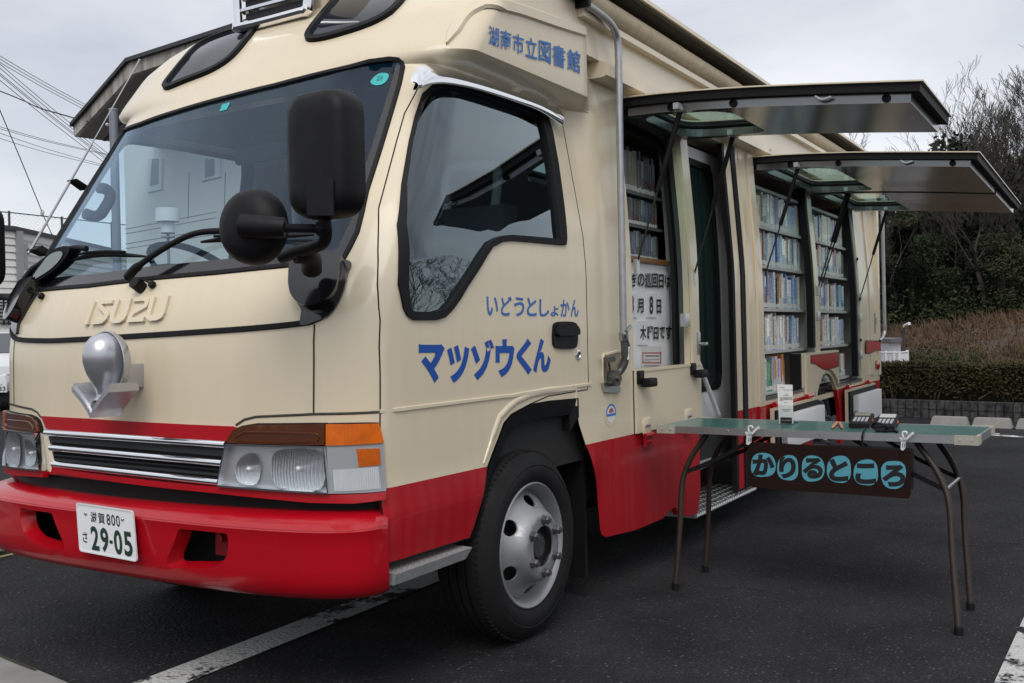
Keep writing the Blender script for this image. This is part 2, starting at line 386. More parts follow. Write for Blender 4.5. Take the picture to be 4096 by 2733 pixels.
# two tone coachwork: the paint line is part of the van's finish
PAINT = bpy.data.materials.new('two tone coach paint'); PAINT.use_nodes = True
def _paint():
    n = PAINT.node_tree.nodes; l = PAINT.node_tree.links; p = n['Principled BSDF']
    t = n.new('ShaderNodeTexCoord'); s = n.new('ShaderNodeSeparateXYZ'); l.new(t.outputs['Object'], s.inputs[0])
    k = n.new('ShaderNodeMath'); k.operation = 'MULTIPLY_ADD'; k.inputs[1].default_value = -.0075; k.inputs[2].default_value = .7075; l.new(s.outputs[0], k.inputs[0])
    g = n.new('ShaderNodeMath'); g.operation = 'GREATER_THAN'; l.new(s.outputs[2], g.inputs[0]); l.new(k.outputs[0], g.inputs[1])
    z = n.new('ShaderNodeTexNoise'); z.inputs['Scale'].default_value = 2.2; z.inputs['Detail'].default_value = 6; l.new(t.outputs['Object'], z.inputs[0])
    def ramp(a, b):
        r = n.new('ShaderNodeValToRGB'); r.color_ramp.elements[0].position = .3; r.color_ramp.elements[1].position = .7
        r.color_ramp.elements[0].color = (*a, 1); r.color_ramp.elements[1].color = (*b, 1); l.new(z.outputs[0], r.inputs[0]); return r
    rc = ramp((.68, .588, .432), (.715, .622, .463)); rr = ramp((.36, .0035, .011), (.44, .004, .013))
    m = n.new('ShaderNodeMix'); m.data_type = 'RGBA'; l.new(g.outputs[0], m.inputs[0]); l.new(rr.outputs[0], m.inputs[6]); l.new(rc.outputs[0], m.inputs[7])
    # faint vertical rain streaks of road film
    mp_ = n.new('ShaderNodeMapping'); mp_.inputs[3].default_value = (14, 14, .8); w = n.new('ShaderNodeTexNoise'); w.inputs['Scale'].default_value = 1.6; w.inputs['Detail'].default_value = 5
    l.new(t.outputs['Object'], mp_.inputs[0]); l.new(mp_.outputs[0], w.inputs[0])
    r2 = n.new('ShaderNodeMapRange'); r2.inputs[1].default_value = .35; r2.inputs[2].default_value = .75; r2.inputs[3].default_value = 0; r2.inputs[4].default_value = .06; l.new(w.outputs[0], r2.inputs[0])
    m2 = n.new('ShaderNodeMix'); m2.data_type = 'RGBA'; m2.inputs[7].default_value = (.30, .26, .2, 1); l.new(r2.outputs[0], m2.inputs[0]); l.new(m.outputs[2], m2.inputs[6])
    l.new(m2.outputs[2], p.inputs['Base Color'])
    r3 = n.new('ShaderNodeMapRange'); r3.inputs[3].default_value = .26; r3.inputs[4].default_value = .33; l.new(w.outputs[0], r3.inputs[0]); l.new(r3.outputs[0], p.inputs['Roughness'])
    p.inputs['Coat Weight'].default_value = .3; p.inputs['Coat Roughness'].default_value = .08; p.inputs['Specular IOR Level'].default_value = .35
_paint()
# ---- outlines on the skin
WS = hits(c4((160, 455), (260, 440), (600, 410), (1000, 362), (1450, 322), (1980, 268))) + [(.632, 1.418)] + hits(c2((215, 1560), (280, 1280), (370, 1000), (430, 800), (500, 560), (522, 450), (514, 422), (490, 403), (430, 397), (300, 413)) + [(1400, 268), (1100, 342), (894, 393), (705, 447), (560, 497)])
_l = [(-t, z) for t, z in hits(c2((215, 1560), (280, 1280), (370, 1000), (430, 800)))]
WS += [(-.645, 2.105), (-.655, 2.06)] + [(t, z - .03) for t, z in reversed(_l)]
ARCH = c5((1120, 1568), (1160, 1440), (1200, 1330), (1250, 1272), (1300, 1235), (1390, 1200), (1500, 1180), (1695, 1162), (1697, 1290)) + c8((1392, 0), (1430, 118), (1500, 400), (1520, 640), (1530, 668), (1560, 684))
ARCH = [(S(t, z).x, z) for t, z in hits(c8((725, 690), (755, 615), (790, 500), (835, 250), (880, 130)) + ARCH[1:])]
SK = [(1.905, .262), (2.22, .235)]
def col(x, z0, z1, n=12): return [xz(x, z0 + (z1 - z0) * i / n) for i in range(n + 1)]
near = [(0, .697), (.5, .697), (.9, .690), (.97, .685)] + [xz(.365, .60), xz(.365, .466)] + [xz(x, z) for x, z in ARCH] + [xz(x, z) for x, z in SK] + col(2.22, .26, 2.745, 24) + [(1.1, 2.748), (.9, 2.748), (.5, 2.748), (.2, 2.748)]
full = near + [(-t, z) for t, z in reversed(near) if t > 0]
door = [xz(.34, .47), xz(.80, .463)] + [xz(x, z) for x, z in ARCH if z < .88 and x < 1.2] + [xz(1.25, .903), xz(1.4, .925), xz(1.745, .93)] + col(1.757, .96, 2.12, 10) + [xz(1.70, 2.132), xz(1.3, 2.132), xz(1.0, 2.128), (.80, 2.12)] + hits(c2((535, 760), (480, 950), (360, 1400)) + c5((355, 170), (370, 640)) + c5((370, 1000), (370, 1240)))
dwo = hits(c2((650, 640), (720, 575), (860, 560), (1100, 600), (1300, 660), (1440, 720), (1490, 780), (1520, 880), (1560, 1100), (1600, 1400)) + c5((1617, 90), (1612, 136), (1580, 138), (1400, 120), (1250, 108), (1190, 115), (1120, 150), (1080, 210), (1000, 340), (900, 500), (850, 570), (800, 620), (740, 640), (590, 640), (545, 610), (520, 560), (505, 480), (490, 250), (480, 0)) + c2((483, 1500), (510, 1250), (560, 960), (600, 790)))
dwi = hits(c2((655, 660), (720, 600), (860, 585), (1100, 625), (1300, 690), (1410, 745), (1450, 800), (1475, 900), (1510, 1100), (1548, 1400)) + c5((1570, 96), (1400, 80), (1250, 68), (1180, 74), (1110, 110), (1060, 180), (950, 360), (850, 510), (800, 565), (740, 583), (600, 583), (572, 575), (562, 500), (555, 250), (545, 0)) + c2((545, 1500), (550, 1250), (590, 960), (640, 740)))
_gx = [1 + i / 15 for i in range(0, 15)] + [2, 2.03, 2.06, 2.09, 2.12, 2.2, 2.3]
dwo = [(t, min(z, 2.114)) for t, z in dwo]; dwi = [(t, min(z, 2.09)) for t, z in dwi]
GX = [i * .035 for i in range(-28, 29)] + _gx + [-q for q in _gx]
GZ = [.46, .53, .60, .63, .71] + [.76 + .05 * i for i in range(15)] + [1.5, 1.525, 1.55, 1.575] + [1.6 + .027 * i for i in range(20)] + [2.14, 2.16, 2.17, 2.185, 2.205, 2.23] + [2.26 + .03 * i for i in range(17)]
fdoor = [(-t, z) for t, z in door]
body = patch('cab_body', full, PAINT, VAN, holes=[WS, door, fdoor], thick=0, res=.05, gx=GX, gz=GZ)
def make_door(far):
    d = patch('driver_door' if far else 'passenger_door', door, PAINT, VAN, holes=[dwo], off=-.03, thick=.030, res=.04, far=far, gx=[.6 + .035 * i for i in range(11)] + [1 + i / 15 for i in range(15)], gz=GZ)
    wf = patch('window_seal', dwo, RUBBER, d, holes=[dwi], off=-.012, thick=.020, res=.04, far=far)
    patch('window_glass', dwi, GLASS_F if far else GLASS_D, d, off=-.009, thick=0, res=.12, far=far)
    return d
DOOR = make_door(False); make_door(True)
# seam gap round the near door, dark rubber line
ribbon('door_seal', [p for p in dens(door, .04)], RUBBER, DOOR, .006, off=-.002, thick=.003, closed=True)
# lower body crease over the sill and the lip over the arch
cre = [xz(.345 + .07 * i, .946 + .0 * i) for i in range(11)] + [xz(x, z) for x, z in [(1.12, .944), (1.2, .948), (1.35, .95), (1.55, .951), (1.775, .952)]]
ribbon('waist_moulding', cre, CREAM, VAN, lambda k: .014 + .0 * k, thick=.006)
lip = [(x, z) for x, z in ARCH if .69 < z and x < 1.66]
ribbon('arch_lip', [xz(x - .028 * (1 if i < 4 else .5), z + .012 + .004 * i) for i, (x, z) in enumerate(lip)], CREAM, VAN, lambda k: .030 * min(1, 4 * k + .15, 5 * (1 - k) + .2), thick=.005)
# black wheel arch flare
b = MB(); fl = [xz(x, z) for x, z in ARCH if x < 1.66 and (z > .69 or x < 1)]
inn = [(1.30 + (S(*p).x - 1.30) * .86, .42 + (p[1] - .42) * .86) for p in fl]
for i in range(len(fl) - 1):
    A, B = S(*fl[i]), S(*fl[i + 1]); a2, b2_ = inn[i], inn[i + 1]
    q = [A + Vector((0, -.006, 0)), B + Vector((0, -.006, 0)), Vector((b2_[0], .012, b2_[1])), Vector((a2[0], .012, a2[1])), Vector((b2_[0], .35, b2_[1])), Vector((a2[0], .35, a2[1]))]
    b.add(q, [(0, 1, 2, 3), (3, 2, 4, 5)])
b.build('wheel_arch_flare', BLACKP, VAN, 40)
# ---- windscreen
patch('windscreen_border', WS, GLOSSB, VAN, holes=[[(t * .945, 1.445 + (z - 1.40) * .955) for t, z in WS]], off=-.004, thick=.006, res=.05)
patch('windscreen', [(t * .965, 1.43 + (z - 1.40) * .97) for t, z in WS], GLASS_W, VAN, off=-.003, thick=0, res=.06)
ribbon('windscreen_seal', dens(WS, .05), RUBBER, VAN, .02, off=-.001, thick=.007, closed=True)
_tb = [p for p in WS if p[1] > 2.0]
patch('shade_band', [(t * .955, 1.43 + (z - 1.40) * .965) for t, z in WS if z > 2.03], glassmat('blue shade band', (.22, .42, .55), .0, 1.5), VAN, off=-.006, thick=0, res=.08)
patch('inspection_sticker', rounded(hits(c2((305, 545), (365, 490), (428, 500), (400, 555), (340, 572)))), mat('teal sticker', (.03, .42, .42), .5), VAN, off=-.002, thick=.001)
letter_quads('sticker_number', [('29', c2((350, 512), (390, 508), (384, 538), (344, 542)))], mat('sticker ink', (.01, .2, .24), .5), VAN, off=.001)
patch('toll_tag', hits(c1((1490, 700), (1545, 686), (1520, 735), (1472, 748))), mat('teal sticker', (.03, .42, .42), .5), VAN, off=-.002, thick=.001)
# ---- nose: mouldings, garnish, seams
mould = hits(c4((75, 700), (105, 762), (300, 778), (560, 768), (860, 750), (1300, 722), (1700, 694), (2020, 662), (2110, 640), (2200, 590), (2265, 500)))
ribbon('nose_moulding', curve2(mould, 5), RUBBER, VAN, .02, thick=.008)
g = rounded(hits(c4((1990, 272), (2340, 248), (2338, 330), (2318, 420), (2280, 520), (2225, 600), (2150, 640), (2030, 675), (2032, 585), (1998, 500))), 4)
for f_ in (False, True): patch('corner_garnish', g, GLOSSB, VAN, off=.001, thick=.010, far=f_)
g2 = rounded(hits(c4((1992, 285), (2000, 268), (2150, 262), (2310, 262), (2318, 290), (2296, 420), (2255, 510), (2190, 560), (2110, 582), (2050, 565), (2000, 500), (1984, 400))), 4)
for f_ in (False, True): patch('mirror_bracket', g2, GLOSSB, VAN, off=.008, thick=.045, res=.03, far=f_, smooth=60)
seam = hits(c4((2112, 668), (2108, 900), (2106, 1268)))
SEAMM = mat('seam gap', (.05, .042, .032), .8)
for f_ in (False, True):
    ribbon('nose_seam', opend(seam, .04), SEAMM, VAN, .006, off=.001, thick=.0012, far=f_)
    ribbon('lamp_seam', opend(hits(c4((1585, 1345), (1640, 1308), (1720, 1288), (1900, 1280), (2110, 1270)) + c5((150, 1266), (360, 1256))), .03), SEAMM, VAN, .008, off=.0015, thick=.0012, far=f_)
# raised maker's lettering on the nose
def strokes(paths, w=.13):
    V, Fc = [], []
    for p in paths:
        n = len(p); L_, R_ = [], []
        for i in range(n):
            a = Vector(p[max(0, i - 1)]); c = Vector(p[i]); d = Vector(p[min(n - 1, i + 1)])
            t1 = (c - a).normalized() if (c - a).length else None; t2 = (d - c).normalized() if (d - c).length else None
            t1 = t1 or t2; t2 = t2 or t1; m_ = (t1 + t2).normalized(); nr = Vector((-m_.y, m_.x)); k = w / 2 / max(.45, nr.dot(Vector((-t1.y, t1.x))))
            L_.append(c + nr * k); R_.append(c - nr * k)
        o = len(V); V += [tuple(q) for q in L_ + R_]
        for i in range(n - 1): Fc.append((o + i, o + n + i, o + n + i + 1, o + i + 1))
    return V, Fc
LET = {'I': [[(.5, 0), (.5, 1)]], 'S': [[(.05, .07), (.55, .07), (.72, .1), (.86, .2), (.9, .33), (.84, .43), (.22, .78), (.18, .88), (.3, .93), (1, .93)]], 'U': [[(.08, 1), (.08, .25), (.14, .13), (.3, .07), (.66, .07), (.84, .13), (.92, .27), (.92, 1)]], 'Z': [[(0, .93), (.66, .93), (.84, .89), (.92, .78), (.86, .62), (.2, .36), (.1, .22), (.1, .07), (1, .07)]]}
b = MB(); HQ = homog(c4((625, 522), (1142, 480), (1102, 640), (572, 672)))
for ch, x0, w_ in (('I', -.01, .09), ('S', .1, .2), ('U', .345, .19), ('Z', .575, .2), ('U', .80, .2)):
    V, Fc = strokes([[(q[0] * w_, q[1] * .3) for q in pth] for pth in LET[ch]], .05)
    P = [hit(*HQ(x0 + v[0], v[1] / .3)) for v in V]; n = len(V)
    top = [BODY.off(*p, .010) for p in P]; bot = [BODY.off(*p, -.001) for p in P]
    b.add(top + bot, Fc + [(q[i], q[(i + 1) % 4], n + q[(i + 1) % 4], n + q[i]) for q in Fc for i in range(4)])
recalc(b.build('maker_lettering', CREAM, VAN, 0))
# ---- grille, lamps
patch('red_band', hits(c4((285, 1282), (600, 1300), (1000, 1325), (1575, 1352), (1640, 1380), (1560, 1450), (1540, 1452), (900, 1412), (320, 1366))), RED, VAN, off=.001, thick=.006)
patch('grille_opening', hits(c7((290, 25), (1400, 98), (1345, 372), (345, 252))), DARK, VAN, off=.001, thick=.003)
b = MB()
for (a, c) in (((300, 45), (1388, 118)), ((330, 136), (1368, 229)), ((345, 236), (1348, 345))):
    pth = [hit(*c7((a[0] + (c[0] - a[0]) * i / 14, a[1] + (c[1] - a[1]) * i / 14))[0]) for i in range(15)]
    P_ = [BODY.off(*p, .012) for p in pth]; Q_ = []
    for p in P_:
        Q_.append([p + Vector((-.013 * cos(a_), 0, .0125 * sin(a_))) for a_ in [-pi / 2 + pi * i / 8 for i in range(9)]])
    b.add([q for r in Q_ for q in r], [(i * 9 + j, i * 9 + j + 1, (i + 1) * 9 + j + 1, (i + 1) * 9 + j) for i in range(14) for j in range(8)])
recalc(b.build('grille', CHROME, VAN, 60))
b = MB()
for k in (.30, .42, .58, .70, .86):
    v, f = strip([hit(*c7((318 + 30 * k + 1060 * u, 50 + 205 * k + 85 * u + 15 * k * u))[0]) for u in [i / 10 for i in range(11)]], .010, off=.003, thick=.003); b.add(v, f)
b.build('grille_mesh', mat('grille black', (.006, .006, .006), .9, spec=.1), VAN, 0)
AMBD = mat('dark amber lens', (.085, .020, .003), .18, coat=1)
AMB = mat('amber lens', (.92, .175, .003), .16, coat=1, var=.35, vscale=18)
LENS = glassmat('ribbed lens', (.95, .96, .97), .9, 1.5)
REFL = mat('lamp reflector', (.90, .91, .92), .2, 1.)
HOUS = mat('lamp housing', (.62, .63, .64), .38, .7)
# ribs moulded in the lens
def ribs(m, scale=330):
    n = m.node_tree.nodes; l = m.node_tree.links; t = n.new('ShaderNodeTexCoord'); w = n.new('ShaderNodeTexWave'); w.bands_direction = 'Y'; w.inputs['Scale'].default_value = scale / 6.28
    bm_ = n.new('ShaderNodeBump'); bm_.inputs['Strength'].default_value = .5; bm_.inputs['Distance'].default_value = .004
    l.new(t.outputs['Object'], w.inputs[0]); l.new(w.outputs[0], bm_.inputs['Height'])
    for q in list(n):
        if 'Normal' in q.inputs and q != bm_ and q.type != 'TEX_COORD': l.new(bm_.outputs[0], q.inputs['Normal'])
REFW = mat('white rib reflector', (.82, .83, .84), .3, .2); ribs(REFW, 420)
ribs(LENS); ribs(REFL, 420); ribs(AMB, 500)
amb = hits(c7((1402, 98), (1412, 70), (1440, 28), (1480, 8), (1560, -5), (1984, -10), (1985, 118), (1412, 106)))
lamp = hits(c7((1408, 114), (1984, 127), (2008, 410), (1360, 362), (1368, 300), (1390, 200)))
ca = hits(c7((1992, -8), (2288, -12), (2312, 104), (1992, 122))); cb = hits(c7((1993, 124), (2310, 106), (2327, 400), (2012, 414)))
sq = hits(c7((2166, 142), (2292, 138), (2298, 238), (2180, 250)))
r1 = rounded(hits(c7((1450, 245), (1500, 178), (1580, 170), (1600, 250), (1580, 350), (1500, 355), (1455, 320))), 3)
r2_ = rounded(hits(c7((1665, 250), (1690, 160), (1800, 140), (1950, 160), (1985, 270), (1960, 385), (1800, 390), (1690, 360))), 3)
sl = rounded(hits(c7((1462, 72), (1500, 50), (1560, 40), (1900, 50), (1945, 62), (1940, 92), (1880, 98), (1500, 92))), 3)
GREYL = mat('clear lamp base', (.46, .47, .47), .32, .2)
for f_ in (False, True):
    h = patch('headlight', lamp, HOUS, VAN, off=.0, thick=.008, far=f_)
    for q in (r1, r2_):
        cx_ = sum(p[0] for p in q) / len(q); cz_ = sum(p[1] for p in q) / len(q)
        vs, fs = cdt(q, [], .012); rr = max(hypot(p[0] - cx_, p[1] - cz_) for p in q)
        if f_: vs_ = [(-t, z) for t, z in vs]
        else: vs_ = vs
        v = [BODY.off(p[0], p[1], .010 + .014 * min(1, (hypot(o[0] - cx_, o[1] - cz_) / rr) ** 2)) for p, o in zip(vs_, vs)]
        finish('reflector', v, fs, REFL, h)
        m_ = MB(); m_.sphere(BODY.off(-cx_ if f_ else cx_, cz_, .014), .009, 12); m_.build('bulb', mat('bulb glass', (.75, .76, .78), .08, .3), h)
    patch('lens', lamp, LENS, h, off=.028, thick=.004, far=f_, res=.05)
    ribbon('bezel', dens(lamp, .05), CHROME, h, .008, off=.008, thick=.026, closed=True, far=f_)
    a_ = patch('side_marker', amb, AMBD, VAN, off=.0, thick=.024, far=f_)
    patch('slot', sl, mat('marker slot', (.07, .016, .004), .3), a_, off=.024, thick=.0015, far=f_)
    ribbon('slot_rim', dens(sl, .03), AMBD, a_, .007, off=.024, thick=.004, closed=True, far=f_)
    t_ = patch('turn_signal', ca, AMB, VAN, off=.0, thick=.026, far=f_)
    k_ = patch('corner_lamp', cb, GREYL, VAN, off=.0, thick=.02, far=f_)
    rf = hits(c7((2030, 268), (2285, 250), (2300, 385), (2040, 400)))
    patch('reflector', rf, REFW, k_, off=.020, thick=.002, far=f_)
    patch('amber_insert', sq, AMB, k_, off=.02, thick=.003, far=f_)
    patch('lens', cb, LENS, k_, off=.026, thick=.003, far=f_)
    s_ = hits(c7((1350, 372), (1700, 398), (2010, 420), (2326, 404), (2326, 452), (2150, 474), (1900, 468), (1350, 412)))
    patch('lamp_sill', s_, RED, VAN, off=.001, thick=.02, far=f_)
    for q in (amb, ca, cb): ribbon('lamp_gasket', dens(q, .05), RUBBER, VAN, .006, off=.0, thick=.012, closed=True, far=f_)
patch('grille_sill', hits(c7((345, 252), (1350, 372), (1350, 412), (340, 282))), RED, VAN, off=.001, thick=.018)
b = MB()     # black valance in the gap above the bumper
ring = [BODY.off(t / 20, .71, -.03) for t in range(-20, 21)]
for i in range(40): b.add([ring[i] - Vector((0, 0, .16)), ring[i + 1] - Vector((0, 0, .16)), ring[i + 1], ring[i]], [(0, 1, 2, 3)])
b.build('valance', BLACKP, VAN)
# ---- bumper
hN = rounded(hits(c7((1085, 800), (1084, 730), (1096, 650), (1130, 630), (1200, 632), (1330, 650), (1368, 682), (1372, 740), (1355, 800), (1315, 832), (1200, 828), (1110, 820)), BUMP), 3)
hN2 = rounded(hits(c7((1010, 850), (1060, 700), (1085, 635), (1130, 616), (1210, 620), (1340, 640), (1380, 676), (1384, 745), (1366, 812), (1318, 850), (1270, 868), (1130, 866)), BUMP), 3)
hN2 = [(t, min(z, .574)) for t, z in hN2]; hN = [(t, min(z, .562)) for t, z in hN]
hF = [(-t, z) for t, z in hN2]
ebl = MB(); _zr = [.612, .620, .628, .633, .638, .640, .642]; _tr = [1.0 * i / 50 for i in range(-50, 51)]
eb = [(1.0 * i / 20, .362) for i in range(-20, 21)] + [(1.0, .612)] + [(1.0 * i / 20, .612) for i in range(19, -21, -1)]
bmp = patch('front_bumper', eb, RED, VAN, holes=[hN2, hF], thick=0, res=.03, sk=BUMP, gx=[i * .035 for i in range(-29, 30)], gz=[q[0] for q in XB[1:] if q[0] < .606] + [.475, .51, .54], smooth=40)
ebl.add([BUMP.S(t, z) for z in _zr for t in _tr], [(i * 101 + j, i * 101 + j + 1, (i + 1) * 101 + j + 1, (i + 1) * 101 + j) for i in range(6) for j in range(100)]); ebl.build('bumper_top', RED, bmp, 60)
for f_ in (False, True):
    b = MB(); A = hN2; n = len(A); B = [(.235 * .0 + p[0] * .85 + .18 * .15, p[1] * .88 + .535 * .12) for p in A]
    sg = -1 if f_ else 1
    P0 = [BUMP.off(sg * p[0], p[1], 0) for p in A]; P1 = [BUMP.off(sg * p[0], p[1], -.05) for p in B]
    b.add(P0 + P1, [(i, (i + 1) % n, n + (i + 1) % n, n + i) for i in range(n)])
    recalc(b.build('tow_opening', RED, bmp, 60))
    b = MB(); c_ = BUMP.off(sg * .18, .53, -.12)
    b.box(c_ + Vector((-.02, -.05, -.06)), c_ + Vector((.01, .02, .05))); b.cyl(c_ + Vector((-.04, -.02, 0)), c_ + Vector((-.015, -.02, 0)), .014, 12)
    b.build('tow_bracket', mat('bracket red', (.26, .006, .012), .45), bmp)
crease = [(.995 * i / 30, .597) for i in range(-30, 31)]
ribbon('bumper_crease', crease, mat('crease red', (.3, .004, .01), .4), bmp, .003, thick=.0008, sk=BUMP)
# number plate
PQ = c7((468, 470), (812, 520), (830, 832), (490, 765)); pl = [CAM + (BUMP.off(*BUMP.hit(*p), 0) - CAM) * .988 for p in PQ]
ux = (pl[1] - pl[0]).normalized(); uy = (pl[0] - pl[3]).normalized(); nrm = uy.cross(ux).normalized(); nrm = nrm if nrm.x < 0 else -nrm
w_, h_ = (pl[1] - pl[0]).length, (pl[0] - pl[3]).length; o_ = pl[3]
def rrect(w, h, r, n=4): return [(cx_ + r * cos(a), cy_ + r * sin(a)) for cx_, cy_, a0 in ((w - r, r, -pi / 2), (w - r, h - r, 0), (r, h - r, pi / 2), (r, r, pi)) for a in [a0 + pi / 2 * k / n for k in range(n + 1)]]
b = MB(); b.prism([o_ + ux * x + uy * y for x, y in rrect(w_, h_, .012)], nrm * .003)
plate = recalc(b.build('license_plate', mat('plate white', (.70, .71, .72), .45, bump=.05, bscale=600), VAN))
b = MB()
rim_o = rrect(w_, h_, .012); rim_i = [(.005 + x * (w_ - .01) / w_, .005 + y * (h_ - .01) / h_) for x, y in rim_o]; n = len(rim_o)
f3 = lambda p, k: o_ + ux * p[0] + uy * p[1] + nrm * k
b.add([f3(p, .003) for p in rim_o] + [f3(p, .0055) for p in rim_o] + [f3(p, .0055) for p in rim_i] + [f3(p, .003) for p in rim_i], [(k * n + i, k * n + (i + 1) % n, (k + 1) * n + (i + 1) % n, (k + 1) * n + i) for k in range(3) for i in range(n)])
recalc(b.build('plate_rim', mat('plate rim', (.68, .69, .70), .35), plate))
b = MB(); q = lambda x, y: o_ + ux * (x * w_) + uy * (y * h_) + nrm * .0042
flat_text(b, '滋', q(.245, .645), ux, uy, .115 * w_, .215 * h_, .012); flat_text(b, '賀', q(.38, .64), ux, uy, .12 * w_, .22 * h_, .012)
for i, ch in enumerate('800'): flat_text(b, ch, q(.53 + i * .082, .635), ux, uy, .066 * w_, .225 * h_, .012)
flat_text(b, 'さ', q(.075, .20), ux, uy, .085 * w_, .22 * h_, .015)
for ch, x, wd in (('2', .225, .14), ('9', .395, .14), ('0', .63, .14), ('5', .80, .14)): flat_text(b, ch, q(x, .075), ux, uy, wd * w_, .49 * h_, .028)
b.add([q(.55, .27), q(.605, .27), q(.605, .335), q(.55, .335)], [(0, 1, 2, 3)])
b.build('plate_number', GREENINK, plate, 0)
b = MB()
for x in (.165, .815): b.lathe([(0.0065, .003), (.0065, .006), (.004, .0085), (0, .009)], o_ + ux * (x * w_) + uy * (.80 * h_), nrm, 14)
b.build('plate_bolts', STEEL, plate)
# ---- step below the door, red sill is painted body
b = MB(); b.hexa([(.362, -.012, .40), (.765, -.012, .40), (.765, .16, .40), (.362, .16, .40), (.362, -.025, .437), (.79, -.025, .437), (.79, .16, .445), (.362, .16, .445)])
for i in range(13):
    for j in range(3):
        x = .38 + i * .031; y = -.012 + j * .035; b.add([(x, y, .4385), (x + .006, y - .004, .4395), (x + .02, y + .012, .4395), (x + .013, y + .017, .4385), (x + .010, y + .006, .4425)], [(0, 1, 4), (1, 2, 4), (2, 3, 4), (3, 0, 4)])
b.build('cab_step', mat('bright step', (.62, .63, .63), .38, .55, var=.25, vscale=40), VAN, 20)
# ---- door furniture and lettering
letter_quads('door_lettering_large', [('マ', rect(0, 0, 0, 0))][:0] + [(ch, c5(*rect(*r))) for ch, r in (('マ', (628, 800, 802, 1060)), ('ツ', (818, 806, 968, 1060)), ('ゾ', (978, 768, 1134, 1042)), ('ウ', (1143, 768, 1270, 1022)), ('く', (1284, 762, 1386, 1006)), ('ん', (1396, 762, 1514, 992)))], BLUEV, DOOR, bold=.05)
letter_quads('door_lettering_small', [(ch, c5(*rect(*r))) for ch, r in (('い', (1084, 480, 1160, 608)), ('ど', (1180, 480, 1252, 610)), ('う', (1268, 484, 1337, 613)), ('と', (1354, 486, 1420, 613)), ('し', (1438, 498, 1504, 615)), ('ょ', (1514, 545, 1566, 614)), ('か', (1580, 502, 1640, 617)), ('ん', (1648, 502, 1702, 618)))], BLUEV2, DOOR, bold=.018)
HL = homog(c2((1095, 172), (1710, 348), (1710, 496), (1095, 300)))
its = []
for i, ch in enumerate('湖南市立図書館'):
    u0, u1 = i * .1455, i * .1455 + .127
    its.append((ch, [HL(u0, 1), HL(u1, 1), HL(u1, 0), HL(u0, 0)]))
letter_quads('panel_lettering', its, BLUEV2, VAN, bold=.012, off=.004)
hd = rounded(hits(c5((1525, 690), (1535, 662), (1565, 650), (1640, 650), (1675, 663), (1686, 700), (1684, 790), (1672, 822), (1642, 832), (1562, 830), (1532, 816), (1522, 780))), 3)
h = patch('handle', hd, BLACKP, DOOR, off=.0, thick=.010, res=.03)
patch('handle_grip', rounded(hits(c5((1534, 742), (1536, 690), (1560, 668), (1640, 668), (1672, 690), (1674, 738), (1600, 744))), 3), BLACKP, h, off=.010, thick=.016, res=.03)
b = MB(); p = hit(*c5((1695, 873))[0]); b.lathe([(.022, 0), (.021, .006), (.016, .007), (.014, .004), (0, .004)], BODY.off(*p, 0), BODY.N(*p), 24); b.build('lock', CHROME, DOOR)
# chrome rain visor over the door glass
up_ = c2((592, 548), (610, 490), (650, 450), (705, 432), (850, 462), (1000, 512), (1150, 560), (1300, 612), (1430, 660), (1548, 706)); lo_ = c2((600, 606), (626, 604), (650, 592), (700, 574), (800, 566), (950, 588), (1100, 628), (1300, 694), (1450, 752), (1596, 846))
def _vis(q, y0, y1): q = smoothpath([(x, y, 0) for x, y in q], 5); return [at_y(p.x, p.y, y0 + (y1 - y0) * min(1, i / 8)) for i, p in enumerate(q)]
U_ = _vis(up_, .085, .118); L_ = _vis(lo_, .060, .060); b = MB(); n = len(U_); rows = []
for f_, o_h in ((0, 0), (.15, .012), (.35, .02), (.6, .022), (.85, .012), (1., 0)): rows.append([a.lerp(c, f_) + Vector((-.003, -o_h, .0)) for a, c in zip(U_, L_)])
rows.append([p + Vector((0, .004, .002)) for p in rows[-1]]); rows.append([p + Vector((0, .012, 0)) for p in rows[2]]); rows.append([p + Vector((0, .01, 0)) for p in rows[0]])
b.add([q for r in rows for q in r], [(k * n + i, k * n + i + 1, (k + 1) * n + i + 1, (k + 1) * n + i) for k in range(len(rows) - 1) for i in range(n - 1)])
recalc(b.build('rain_visor', CHROME, DOOR, 60))
# round yellow disc sticker behind the wheel arch
st = [xz(1.974 + .068 * cos(2 * pi * i / 32), .805 + .060 * sin(2 * pi * i / 32)) for i in range(32)]
stick = patch('parking_sticker', st, mat('cream sticker', (.62, .55, .42), .4), VAN, thick=.0008, off=.0005)
st2 = [(1.974 + .052 * cos(a), .805 + .047 * sin(a)) for a in [pi * (i / 20) - .0 for i in range(21)]]
patch('sticker_band', [xz(*p) for p in st2 + [(1.974 + .043 * cos(a), .805 + .038 * sin(a)) for a in [pi * (1 - i / 20) for i in range(21)]]], mat('sticker blue', (.03, .15, .5), .4), stick, off=.0013, thick=.0006)
patch('sticker_face', [xz(1.974 + .043 * cos(2 * pi * i / 32), .805 + .038 * sin(2 * pi * i / 32)) for i in range(32)], mat('sticker white', (.66, .68, .7), .4), stick, off=.0013, thick=.0004)
patch('sticker_bar', [xz(*p) for p in ((1.927, .797), (2.021, .797), (2.021, .808), (1.927, .808))], MATS['sticker blue'], stick, off=.0018, thick=.0006)
patch('sticker_car', [xz(*p) for p in ((1.952, .812), (1.997, .812), (1.997, .822), (1.988, .832), (1.961, .832), (1.952, .822))], mat('sticker red', (.35, .09, .06), .5), stick, off=.0018, thick=.0006)
# side overhang: raised rim round the inset name panel
rimp = hits(c2((815, 300), (862, 215), (930, 110), (1000, 55), (1080, 28), (1200, 38), (1330, 75), (1560, 155), (1740, 212)))
ribbon('panel_rim', curve2(rimp, 5), CREAM, VAN, lambda k: .05 * min(1, 7 * k + .06), thick=.012)
